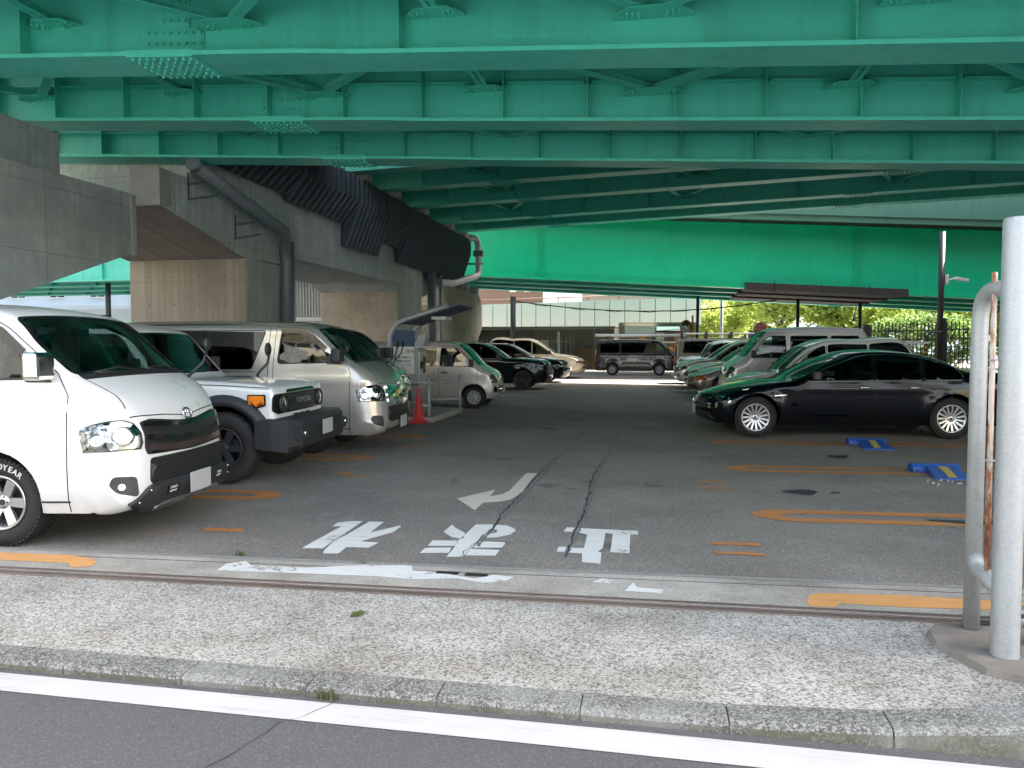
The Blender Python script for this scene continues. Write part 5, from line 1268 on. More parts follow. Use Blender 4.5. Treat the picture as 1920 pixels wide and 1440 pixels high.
# ------------------------------------------------------------ one-box vans
MAT['brownbar'] = plain('brown_reflection_chrome', (.10,.075,.068), .15, .6, var=.1)  # chrome grille bar with its brownish reflection put into the colour
def oval_badge(c, mat, k=1.0, parent=None):
    """three-oval emblem: c is a Car, at front height z"""
    pass
def front_ring(car, vc, zc, a, b, off, rt, m, n=28, f=None):
    pts = [Vector(car.rib(car.tz(zc+b*sin(t)), vc+a*cos(t), off)) for t in [2*pi*i/n for i in range(n+1)]]
    m.tube(pts, rt, 6, False)
def make_van(label, paint_m, group, detail=2, H=1.90, roofmat=None, guard=False, spats=False):
    k = H/1.98; L = 4.70
    P = [(.34,.25,.03,.02,0),(.18,.262,.07,.03,0),(.07,.30,.15,.05,0),(.01,.40,.24,.08,0),(0,.56,.28,.10,0),(.01,.70,.29,.10,.0),(.03,.86,.29,.10,.0),(.06,.98,.29,.10,.0),(.105,1.085,.27,.10,.0),(.19,1.185,.20,.08,.01),(.31,1.275,.14,.07,.015),(.45,1.36,.10,.06,.02),
         (.61,1.505,.09,.06,.015),(.78,1.67,.09,.05,.02),(.93,1.805,.09,.03,.03),(1.08,1.89,.10,.01,.04),(1.35,1.94,.11,0,.05),(1.9,1.965,.12,0,.05),(3.0,1.975,.12,0,.05),(4.1,1.96,.12,0,.05),(4.45,1.93,.13,-.01,.04),(4.57,1.86,.13,-.02,.02),(4.63,1.70,.12,-.03,.0),(4.66,1.3,.11,-.03,0),(4.69,.85,.11,-.04,0),(4.70,.5,.11,-.04,0),(4.68,.36,.08,-.03,0),(4.60,.29,.04,0,0)]
    P = [(a, b*k if b > .9 else b*(1-(1-k)*max(0,(b-.3)/.6)), c, d, e) for a, b, c, d, e in P]
    wx = (1.12, 3.66); R = .325
    W = make_W(.8475, 1.12, H, .09, (.55,.05), (.5,.04), L, .05, .015, [(x, R) for x in wx], .018, 1.02, .43)
    c = Car('van', label, 'van', P, W, arch_bottom(.40, 4.56, .27, wx, .375), paint_m, group)
    z = lambda q: q*k
    # windscreen in (x, v) on the skin
    c.win_top([(.475,-.745),(.475,.745),(.74,.755),(1.01,.70),(1.01,-.70),(.74,-.755)], 'windscreen', 'wglass', .07)
    c.win_side([(.80,z(1.35),.05),(1.57,z(1.33),.05),(1.51,z(1.80),.05),(1.27,z(1.80),.12),(1.07,z(1.71),.1)], 'door_window', 'sglass', .05, tw=.018)
    tg = 'tglass'
    c.win_side([(1.76,z(1.80)),(1.96,z(1.24)),(3.18,z(1.24)),(3.18,z(1.80))], 'side_window', tg, .05, tw=.012)
    c.win_side([(3.28,z(1.80)),(3.28,z(1.24)),(4.36,z(1.24)),(4.28,z(1.78))], 'rear_side_window', tg, .06, tw=.012)
    c.win_top([(z(1.32),-.66),(z(1.32),.66),(z(1.78),.60),(z(1.78),-.60)], 'rear_window', tg, .08, conv='zr')
    c.body()
    c.underbody(.36, 4.5, .78, .25, .52, wx, .35)
    c.interior(.62, 1.2, .62, z(1.18), .62, True, 2, .66)
    # shut lines
    c.line('side', [(.535,.28),(.535,.60),(.53,.93),(.52,1.15),(.60,z(1.38)),(.80,z(1.56)),(1.0,z(1.73)),(1.22,z(1.86)),(1.60,z(1.86)),(1.64,z(1.3)),(1.65,.62),(1.55,.40)])
    c.line('side', [(1.69,z(1.86)),(1.72,z(1.3)),(1.72,.29)]); c.line('side', [(1.2,z(1.895)),(2.5,z(1.9)),(4.4,z(1.88))], .012)
    c.line('side', [(3.22,z(1.82)),(3.22,.62)]); c.line('side', [(1.9,z(1.2)),(4.5,z(1.2))], .01)
    c.line('side', [(.52,.36),(.74,.36)], .014, 'side_trim', 'plastic', off=.003); c.line('side', [(1.52,.35),(3.26,.35)], .014, 'side_trim', 'plastic', off=.003)
    c.line('top', [(.45,.70),(.34,.68),(.22,.645),(.12,.64)], .008); c.line('front', [(.64,z(1.035)),(.3,z(1.02)),(0,z(.99))], .008)
    # headlamps wrap round the corner
    hl = [(.60,z(.90)),(.635,z(.985)),(.69,z(1.025)),(1.0,z(1.10)),(1.0,z(.83)),(.80,z(.795)),(.62,z(.78)),(.60,z(.82))]
    for o in c.patch('front', hl, 'headlight', 'facets', .003, .012, .012):
        sg = 1 if Vector(o.data.vertices[0].co).y > 0 else -1
    lens = c.patch('front', hl, 'headlight_lens', 'lglass', .016, .014, .012, parent=None)
    c.line('front', hl+[hl[0]], .012, 'headlight_rim', 'gloss_black', off=.010, parent=c.root)
    for sg in (-1, 1):
        for vv, rr in ((.705,.078),(.865,.055)):
            m = MB()
            ce = Vector(c.rib(c.tz(z(.895)), sg*vv, .008)); n = (Vector(c.rib(c.tz(z(.895)), sg*vv, .05))-ce).normalized()
            m.lathe([(.0,rr),(.004,rr*.96),(-.002,rr*.5),(.006,0)], ce, n, (0,0,1), 18); m.build('lamp_bowl', MAT['chrome'], c.root)
    # grille
    top = [( .0,z(.955)),(.14,z(.96)),(.48,z(1.0)),(.585,z(.985)),(.57,z(.88)),(.585,z(.775)),(.57,z(.72)),(0,z(.70))]
    gfull = top+[(-a, b) for a, b in reversed(top)][1:-1]
    gr = c.patch('front', gfull, 'grille', 'mesh' if detail > 1 else 'chrome', .004, .012, .02, sides=(1,))[0]
    c.line('front', [(-.56,z(.965)),(-.14,z(.93)),(.14,z(.93)),(.56,z(.965))], .035, 'grille_bar', 'chrome' if detail < 2 or not guard else 'gloss_black', (1,), .008, .012, gr)
    c.line('front', [(-.55,z(.86)),(-.2,z(.82)),(.2,z(.82)),(.55,z(.86))], .035, 'grille_bar', 'chrome' if not guard else 'gloss_black', (1,), .008, .014, gr)
    c.line('front', [(-.55,z(.775)),(-.2,z(.745)),(.2,z(.745)),(.55,z(.775))], .05, 'grille_bar', 'chrome' if not guard else 'brownbar', (1,), .008, .014, gr)
    c.patch('front', [(-.55,z(.69)),(.55,z(.69)),(.57,z(.50)),(.52,z(.46)),(-.52,z(.46)),(-.57,z(.50))], 'lower_grille', 'mesh', .005, .012, .03, (1,))
    for zz in (.50,.56,.62): c.line('front', [(-.52,z(zz+.01)),(.52,z(zz+.01))], .012, 'grille_slat', 'plastic', (1,), .007, .008, gr)
    # fog lamp pockets
    for o in c.patch('front', [(.66,z(.56)),(.80,z(.575)),(.83,z(.50)),(.80,z(.40)),(.66,z(.39))], 'fog_lamp_pocket', 'plastic', .003, .01, .03): pass
    if guard:
        m = MB()
        for sg in (-1, 1):
            ce = Vector(c.rib(c.tz(z(.475)), sg*.76, .004)); n = (Vector(c.rib(c.tz(z(.475)), sg*.76, .05))-ce).normalized(); m = MB(); m.lathe([(.012,.026),(.014,.02),(.006,.0)], ce, n, (0,0,1), 16); m.build('fog_lamp', MAT['chrome'], c.root)
        m = MB()
        # black bumper guard with skid plate
        G_ = [(-.50,.475),(.50,.475),(.60,.44),(.66,.37),(.74,.30),(.60,.285),(-.60,.285),(-.74,.30),(-.66,.37),(-.60,.44)]
        gd = c.patch('front', G_, 'bumper_guard', 'greyplastic', .05, .055, .02, (1,))[0]
        c.patch('front', [(-.42,.325),(.42,.325),(.52,.30),(.46,.275),(-.46,.275),(-.52,.30)], 'skid_plate', 'alloy', .058, .03, .02, (1,), parent=gd)
        for sg in (-1, 1):
            m = MB()
            for vv, zz in ((.60,.42),(.68,.335)): p = Vector(c.rib(c.tz(zz), sg*vv, .05)); q = Vector(c.rib(c.tz(zz), sg*vv, .06)); m.sph(p, .009, 8, 6)
            m.build('bolt', MAT['chrome'], gd)
            bd = c.patch('front', [(.30,.43),(.44,.43),(.44,.375),(.30,.375)], 'guard_badge', 'gloss_black', .052, .004, .004, (sg,), parent=gd)[0]
            for zz, sz in ((.412,.028),(.39,.022)):
                p = Vector(c.rib(c.tz(zz), sg*.37, .0535)); pa = Vector(c.rib(c.tz(zz), sg*.37+.03, .0535)); pb = Vector(c.rib(c.tz(zz+.02), sg*.37, .0535))
                xa = (pa-p).normalized(); up = (pb-p).normalized(); 
                text('STREET' if zz > .4 else 'SUPPORT', sz, MAT['letter'], bd, frame3(p+(xa.cross(up))*.002, xa, up), 'badge_lettering', .001)
    else:
        c.line('front', [(-.6,.33),(.6,.33)], .02, 'lip', 'plastic', (1,), .004, .01)
    # plate
    m = MB(); p = Vector(c.rib(c.tz(z(.435)), .0, .062 if guard else .03)); m.bbox((p.x-.006,-.165,p.z-.085),(p.x+.004,.165,p.z+.08), .004); m.build('number_plate', MAT['plate'], c.root)
    # emblem
    m = MB(); ez = z(1.0); 
    front_ring(c, 0, ez, .062, .043, .014, .0065, m); front_ring(c, 0, ez+.016, .047, .018, .014, .0052, m); front_ring(c, 0, ez+.002, .018, .038, .014, .0052, m); m.build('emblem', MAT['chrome'], c.root)
    # wipers
    m = MB()
    for v0, v1 in ((-.58,.02),(.05,.60)):
        a = Vector(c.rib(c.tx(.46), v0, .03)); b = Vector(c.rib(c.tx(.44), v1, .02)); q = Vector(c.rib(c.tx(.44), v1, .02)); m.tube([q, Vector(c.rib(c.tx(.49), (v0+v1)/2, .035)), a], .007, 6); m.tube([a+(a-b)*0, b], .005, 6)
    m.build('wiper', MAT['plastic'], c.root)
    c.patch('top', [(.425,-.70),(.425,.70),(.475,.71),(.475,-.71)], 'cowl', 'plastic', .004, .01, .01, (1,))
    c.handle(1.48, z(1.09), .16, MAT['chrome'] if guard else None); c.handle(1.88, z(1.09), .16, MAT['chrome'] if guard else None)
    c.mirror(.67, z(1.42), .24, .20, .13, 'chrome' if guard else 'plastic', sides=(-1,) if guard else (-1, 1))
    c.patch('side', [(.64,z(1.31)),(.86,z(1.31)),(.89,z(1.50)),(.80,z(1.46))], 'mirror_base', 'plastic', .005, .012, .02)
    # side visor over the door window
    c.line('side', [(.88,z(1.54)),(1.07,z(1.71)),(1.27,z(1.80)),(1.52,z(1.80))], .07, 'rain_visor', 'gloss_black', off=.02, th=.006)
    # small near-side under mirror on the front corner
    m = MB(); s_ = 1; a = Vector(c.rib(c.tx(.36), s_*.66, .0)); b = a+Vector((.10, .10, .13)); cc = b+Vector((.02,.05,.14)); m.tube([a, b, cc], [.016,.013,.012], 8); m.sph(cc+Vector((.0,.0,.03)), .06, 12, 8, (.45,1,1.1)); m.build('front_mirror', MAT['plastic'], c.root)
    for o in c.patch('rear', [(.70,z(1.05)),(.80,z(1.05)),(.80,z(.62)),(.70,z(.62))], 'tail_light', 'redlens', .008, .012, .02): pass
    c.patch('rear', [(-.78,.55),(.78,.55),(.78,.34),(-.78,.34)], 'rear_bumper', 'plastic' if detail < 1 else paint_m, .03, .03, .03, (1,))
    c.van_wx = wx; c.R = R; return c

# L1 white van, nearest
van1 = make_van('pearl white van with chrome mirrors and black bumper guard at the front left', MAT['p_white'], 'vans parked in the bays', 2, 1.885, guard=True)
van1.wheels(van1.van_wx, .335, .215, 'spoke', .215, 6, 'alloy', lettering=((('GOODYEAR', 1.95), ('EAGLE', 4.15)), -1), dished=.01)
m = MB()
for v, x in ((-.56,1.05),):
    p = [Vector(van1.rib(van1.tx(x), v, -.012)), Vector(van1.rib(van1.tx(x), v+.06, -.012)), Vector(van1.rib(van1.tx(x-.04), v+.06, -.012)), Vector(van1.rib(van1.tx(x-.04), v, -.012))]; m.add(p, [(0,1,2,3)])
m.build('inspection_sticker', MAT['white'], van1.root)
m = MB(); a = Vector(van1.rib(van1.tx(.96), 0, -.06)); m.bbox((a.x-.02,-.11,a.z-.09),(a.x+.01,.11,a.z-.02), .01); m.tube([(a.x-.03,.0,a.z-.08),(a.x-.03,0,a.z-.28)], .003, 4); m.sph((a.x-.03,0,a.z-.29), .016, 8, 6, (1,1,2)); m.build('rear_view_mirror', MAT['plastic'], van1.root)
van1.place(-3.80, 5.83, radians(5))
# L3 silver van and its twin behind
van3 = make_van('silver van with an open looking driver window behind the white off-road car', MAT['p_silver'], 'vans parked in the bays', 1, 1.90)
van3.wheels(van3.van_wx, .325, .19, 'disc', .20, 8, 'steelrim')
van3.place(-3.70, 10.95, radians(4))
def copy_car(c, label, x, y, h, swap=None, name=None):
    r = copy_tree(c.root); r['label'] = label; r.location = (x, y, 0); r.rotation_euler = (0, 0, h)
    if swap:
        for ch in kids(r):
            for q in [ch]+kids(ch):
                if q.type == 'MESH' and q.data.materials[0] == swap[0]: q.data = q.data.copy(); q.data.materials[0] = swap[1]
    return r
copy_car(van3, 'second silver van, only its nose showing past the silver van beside the cone', -4.52, 13.6, radians(3))
dv = copy_car(van3, 'dark brown van across the end of the lane, carrying a white pipe', 1.25, 40.0, radians(0), (MAT['p_silver'], MAT['p_brown']))
kv = copy_car(van3, 'khaki van with a roof rack, its red tail light towards the lane', 5.6, 38.2-1.0, radians(2), (MAT['p_silver'], MAT['p_khaki']))
dv.scale = (.92,.92,.97)
pl = empty('roof_pipe', (-1.2, 39.9, 1.98), 0, 'long white pipe lying on the roof of the dark brown van', 'pipe')
m = MB(); m.tube([(-3.0,39.4,2.04),(1.5,39.4,2.02)], .085, 10); m.build('pipe', MAT['white'], pl)
m = MB()
for x in (-2.4,-.1): m.box((x,39.1,1.86),(x+.05,40.6,1.99)); 
m.build('crossbar', MAT['plastic'], pl)
rk = empty('roof_rack', (3.3, 37.2, 1.95), 0, 'black and white roof rack on the khaki van', 'roof rack')
m = MB(); m.tube([(1.2,36.55,2.08),(5.2,36.7,2.08)], .035, 8); m.tube([(1.2,37.85,2.08),(5.2,37.95,2.08)], .035, 8); m.build('rail', MAT['white'], rk)
m = MB()
for x in (1.2,2.3,3.4,4.5): m.box((x,36.5,1.88),(x+.06,37.95,2.06)); m.box((x-.03,36.48,1.85),(x+.09,36.6,2.13))
m.build('crossbar', MAT['plastic'], rk)
# ------------------------------------------------------------ general passenger cars
def make_car(name, label, cat, group, paint_m, L, H, W0, cowl, roof, rearroof, tail, belt, wx, r, nose_h=.62, hood0=(.18,.74), nc=.2, tb=.16, tglass='tglass', pillars=(), drop=.125, glass_end=None, rimstyle=('spoke',10,'alloy'), wr=None, light=None, lightmat='facets', black_roof=False, seal='gloss_black', belt_slope=.02, hoodbulge=.0, detail=1, sill=.22, fr=None, gloss_pillars=False, tailglass=True):
    """cowl, roof, rearroof, tail: (x, z) of the screen base, the screen top, the roof's rear end, the foot of the rear glass"""
    hx, hz = hood0; mid = lambda a, b, t, up=0: (a[0]+(b[0]-a[0])*t, a[1]+(b[1]-a[1])*t+up)
    h1 = mid(hood0, cowl, .35, .035+hoodbulge); h2 = mid(hood0, cowl, .72, .025+hoodbulge); w1 = mid(cowl, roof, .33, .012); w2 = mid(cowl, roof, .7, .02)
    P = [(.30,sill+.01,.03,.04,0),(.14,sill+.015,.06,nc*.7,0),(.05,sill+.07,.10,nc,0),(.0,sill+.17,.14,nc,0),(.0,nose_h-.10,.14,nc,0),(.03,nose_h,.13,nc,0),(hx*.45,(nose_h+hz)/2+.02,.13,nc*.95,.01),(hx,hz,.12,nc*.8,.03),
         (*h1,.11,nc*.4,.05),(*h2,.10,.08,.05),(*cowl,.09,.09,.03),(*w1,.08,.08,.02),(*w2,.08,.06,.02),(*roof,.08,.03,.035),(roof[0]+.25,roof[1]+(H-roof[1])*.75,.08,0,.04),((roof[0]+rearroof[0])/2,H,.08,0,.045),(*rearroof,.08,-.02,.04)]
    rt = mid(rearroof, tail, .5, .03)
    P += [(*rt,.08,-.05,.02),(*tail,.09,-.07,.02)]
    if tail[0] < L-.25: P += [(tail[0]+(L-tail[0])*.55,tail[1]-.01,.10,-.08,.02),(L-.05,tail[1]-.07,.11,-.12,.01)]
    P += [(L-.01 if tail[0] < L-.25 else L-.03,tail[1]-.22,.12,-.12,0),(L,.55,.12,-.12,0),(L-.04,.36,.10,-.10,0),(L-.14,sill+.03,.05,-.03,0)]
    R = r; wr = wr or r*.66
    W = make_W(W0, belt-.02, H, tb, (.9,.05), (.7,.06), L, .05, .022, [(x, r) for x in wx], .016, belt-.1, R+.09)
    c = Car(name, label, cat, P, W, arch_bottom(.42, L-.30, sill, wx, R+.045), paint_m, group)
    zt = lambda x: c.at(c.tx(x))[0][1]-drop
    zb = lambda x: belt+belt_slope*(x-cowl[0])
    x = cowl[0]-.2
    while zt(x) < zb(x)+.03: x += .02
    xa = x; xe = glass_end or tail[0]-.22
    cuts = [xa]+list(pillars)+[xe]
    for i, (a, b) in enumerate(zip(cuts[:-1], cuts[1:])):
        a2 = a+(.0 if i == 0 else .035); b2 = b-(.035 if i < len(cuts)-2 else 0); n = 8
        bot = [(a2+(b2-a2)*k/4, zb(a2+(b2-a2)*k/4)) for k in range(5)]
        top = [(b2+(a2-b2)*k/n, max(zb(b2+(a2-b2)*k/n)+.02, zt(b2+(a2-b2)*k/n))) for k in range(n+1)]
        if i == 0: top = top[:-1]
        c.win_side(bot+top, 'side_window', 'sglass' if i == 0 else tglass, .03, tr_mat=seal, tw=.014)
    dx = (roof[0]-cowl[0]); c.win_top([(cowl[0]+.03,-(W0-.15)),(cowl[0]+.03,W0-.15),(cowl[0]+dx*.5,W0-.17),(roof[0]-.03,W0-tb-.1),(roof[0]-.03,-(W0-tb-.1)),(cowl[0]+dx*.5,-(W0-.17))], 'windscreen', 'wglass', .07)
    if tailglass:
        z0, z1 = tail[1]+.05, rearroof[1]-.06; c.win_top([(z0,-(W0-.22)),(z0,W0-.22),(z1,W0-tb-.13),(z1,-(W0-tb-.13))], 'rear_window', tglass, .07, conv='zr')
    c.body(); c.zt, c.zb = zt, zb
    c.underbody(.34, L-.3, W0-.06, sill+.01, .5, wx, r)
    c.interior(cowl[0]+.12, (cowl[0]+roof[0])/2+.55, .42, cowl[1]-.03, W0-.22, True, 2, .55)
    c.wheels(wx, r, .2, rimstyle[0], wr, rimstyle[1], rimstyle[2])
    # doors
    for i, px in enumerate(pillars[:2]):
        c.line('side', [(px,H-.14),(px,belt),(px+.02,.6),(px-.02,sill+.06)])
    c.line('side', [(xa-.02,zb(xa)-.02),(xa-.04,.6),(xa+.02,sill+.06)])
    c.line('top', [(cowl[0]-.05,W0-.14),(hx+.2,W0-.18),(hx,W0-.3),(hx-.02,0)], .007); c.line('top', [(hx-.02,0),(hx,-(W0-.3)),(hx+.2,-(W0-.18)),(cowl[0]-.05,-(W0-.14))], .007, sides=(1,))
    hz0 = nose_h
    light = light or [(W0-.38,hz0+.02),(W0-.10,hz0+.10),(W0+.06,hz0+.10),(W0+.06,hz0+.02),(W0-.2,hz0-.08),(W0-.36,hz0-.07)]
    c.patch('front', light, 'headlight', lightmat, .004, .01, .02); c.patch('front', light, 'headlight_lens', 'lglass', .012, .01, .02)
    c.patch('front', [(-(W0-.42),hz0+.03),((W0-.42),hz0+.03),(W0-.44,hz0-.12),(-(W0-.44),hz0-.12)], 'grille', 'mesh', .004, .01, .03, (1,))
    c.patch('front', [(-(W0-.3),hz0-.19),((W0-.3),hz0-.19),(W0-.24,hz0-.31),(-(W0-.24),hz0-.31)], 'lower_grille', 'mesh', .004, .01, .03, (1,))
    c.patch('rear', [(W0-.36,tail[1]-.10),(W0-.02,tail[1]-.08),(W0-.02,tail[1]-.25),(W0-.30,tail[1]-.26)], 'tail_light', 'redlens', .006, .01, .02)
    m = MB(); p = Vector(c.rib(c.tz(hz0-.17), 0, .012)); m.bbox((p.x-.004,-.165,p.z-.08),(p.x+.006,.165,p.z+.08), .004); m.build('number_plate', MAT['plate'], c.root)
    c.mirror(xa+.14, zb(xa)+.07, .19, .14, .11, 'plastic' if not detail else 'plastic')
    for i, px in enumerate(pillars[:2]): c.handle(px-.16 if i == 0 else px-.14, belt-.10, .17, MAT['chrome'] if detail > 1 else None)
    c.wx = wx; return c
G_ = 'cars parked nose out along the lane'
# R1 black sedan
sedan = make_car('sedan', 'black sedan with many-spoke alloy wheels behind the blue wheel stops', 'sedan', None, MAT['p_black'],
    5.0, 1.455, .925, (1.46,.985), (2.25,1.335), (3.50,1.40), (4.28,1.115), .94, (.86,3.97), .335, nose_h=.60, hood0=(.22,.735), nc=.26, tb=.18, pillars=(2.74,3.50), drop=.10, glass_end=4.10, rimstyle=('spoke',15,'alloy'), wr=.235,
    light=[(.50,.655),(.70,.70),(.90,.735),(1.0,.725),(.94,.655),(.74,.62),(.52,.62)], seal='gloss_black', belt_slope=.012, detail=2)
c = sedan
for sg in (-1, 1):
    for v in (.60,.76):
        m = MB()
        ce = Vector(c.rib(c.tz(.665), sg*v, .006)); n = (Vector(c.rib(c.tz(.665), sg*v, .05))-ce).normalized(); m.lathe([(.004,.036),(.008,.028),(0,.02),(.004,0)], ce, n, (0,0,1), 16); m.build('lamp_bowl', MAT['chrome'], c.root)
for sg in (-1, 1):
    k_ = c.patch('front', [(.03,.68),(.26,.69),(.30,.63),(.27,.53),(.05,.53)], 'kidney_grille', 'mesh', .012, .02, .04, (sg,))[0]
    c.line('front', [(.03,.68),(.26,.69),(.30,.63),(.27,.53),(.05,.53),(.03,.68)], .018, 'grille_frame', 'chrome', (sg,), .014, .008, k_)
c.line('side', [(1.9,.30),(3.3,.30)], .012, 'side_trim', 'gloss_black', off=.004, th=.006)
c.line('side', [(1.15,.70),(1.34,.715)], .014, 'fender_badge', 'chrome', off=.006, th=.006)
for o in c.patch('side', [(.62,.80),(.72,.815),(.73,.80),(.64,.785)], 'side_marker', 'white', .006, .008, .008): pass
c.line('side', [(1.0,.79),(2.4,.80),(4.2,.83)], .006, 'crease', MAT['p_black'], off=.003, th=.004)
top_ = [(x, sedan.zt(x)+.022) for x in [1.72+.12*i for i in range(20)]]+[(4.10,1.06),(4.13,1.0),(4.08,.965)]
sedan.line('side', top_, .010, 'chrome_trim', 'chrome', off=.006, th=.004)
sedan.line('side', [(1.75,.925),(3.0,.94),(4.08,.955)], .008, 'chrome_trim', 'gloss_black', off=.006, th=.004)
sedan.place(.70, 13.95, radians(186.0))
# R2 compact with a white roof, dark pillars and a roof spoiler
c = make_car('hatchback', 'pearl white compact minivan with black pillars and roof spoiler behind the black sedan', 'hatchback', G_, MAT['p_white'],
    4.0, 1.66, .80, (1.02,1.02), (1.62,1.52), (3.55,1.58), (3.86,1.05), 1.0, (.74,3.25), .30, nose_h=.66, hood0=(.22,.84), nc=.17, tb=.12, pillars=(1.95,2.75), drop=.13, glass_end=3.65, rimstyle=('spoke',7,'alloy'))
m = MB(); m.hexa([(-3.5,-.56,1.55),(-3.95,-.54,1.555),(-3.95,.54,1.555),(-3.5,.56,1.55),(-3.5,-.58,1.615),(-4.02,-.56,1.60),(-4.02,.56,1.60),(-3.5,.58,1.615)]); m.build('roof_spoiler', MAT['p_white'], c.root)
c.place(1.36, 16.75, radians(185))
def cheap(*a, **k): return make_car(*a, **k)
c = cheap('hatchback', 'grey beige low hatchback with long slim headlights, its bumper low over the lane', 'hatchback', G_, MAT['p_beige'],
    4.45, 1.47, .88, (1.22,.95), (2.1,1.38), (3.4,1.38), (4.1,1.02), .93, (.92,3.6), .32, nose_h=.60, hood0=(.30,.76), nc=.3, tb=.2, pillars=(2.45,3.2), glass_end=3.95, lightmat='amber')
c.place(.95, 23.1, radians(185))
c = cheap('estate_car', 'grey beige crossover, third in from the far end of the right row', 'crossover', G_, MAT['p_silver2'],
    4.4, 1.55, .88, (1.12,1.0), (1.85,1.46), (3.6,1.47), (4.1,1.05), .98, (.88,3.5), .33, nose_h=.66, hood0=(.26,.84), nc=.25, tb=.17, pillars=(2.2,3.0), glass_end=3.95)
c.place(.95, 25.8, radians(185))
c = cheap('estate_car', 'dark silver minivan with a sloping windscreen, second from the khaki van', 'minivan', G_, MAT['p_silver2'],
    4.6, 1.70, .87, (1.1,1.08), (1.9,1.58), (4.1,1.62), (4.45,1.1), 1.02, (.9,3.7), .33, nose_h=.72, hood0=(.24,.92), nc=.22, tb=.15, pillars=(2.1,3.1), glass_end=4.25)
c.place(.72, 28.6, radians(185))
c = cheap('estate_car', 'blue grey boxy wagon next to the khaki van', 'wagon', G_, MAT['p_teal'],
    3.9, 1.72, .82, (.95,1.12), (1.32,1.60), (3.6,1.66), (3.85,1.1), 1.08, (.7,3.1), .30, nose_h=.78, hood0=(.16,1.0), nc=.15, tb=.1, pillars=(1.8,2.7), glass_end=3.65)
c.place(.8, 31.6, radians(185))
# left row, far
c = cheap('estate_car', 'long black boxy wagon past the small silver van, its lamp glinting', 'wagon', G_, MAT['p_navy'],
    4.8, 1.62, .90, (1.5,1.12), (2.15,1.53), (4.3,1.55), (4.7,1.1), 1.06, (.95,3.75), .34, nose_h=.80, hood0=(.16,.98), nc=.16, tb=.14, pillars=(2.4,3.3), glass_end=4.4, rimstyle=('spoke',10,'plastic'))
c.place(-3.55, 26.9, radians(3))
c = cheap('estate_car', 'black coupe-like crossover between the black wagon and the cream minivan', 'crossover', G_, MAT['p_black'],
    4.7, 1.62, .92, (1.5,1.08), (2.3,1.52), (3.9,1.52), (4.5,1.12), 1.05, (.93,3.65), .36, nose_h=.72, hood0=(.24,.92), nc=.26, tb=.18, pillars=(2.5,3.4), glass_end=4.3, rimstyle=('spoke',10,'plastic'))
c.place(-3.45, 31.9, radians(3))
c = cheap('estate_car', 'champagne minivan with its nose in bright sunlight at the end of the left row', 'minivan', G_, MAT['p_gold'],
    4.8, 1.86, .90, (1.25,1.14), (2.2,1.72), (4.4,1.78), (4.75,1.1), 1.12, (.98,3.9), .33, nose_h=.76, hood0=(.26,.96), nc=.24, tb=.12, pillars=(2.45,3.3), glass_end=4.5)
c.place(-3.2, 36.2, radians(3))

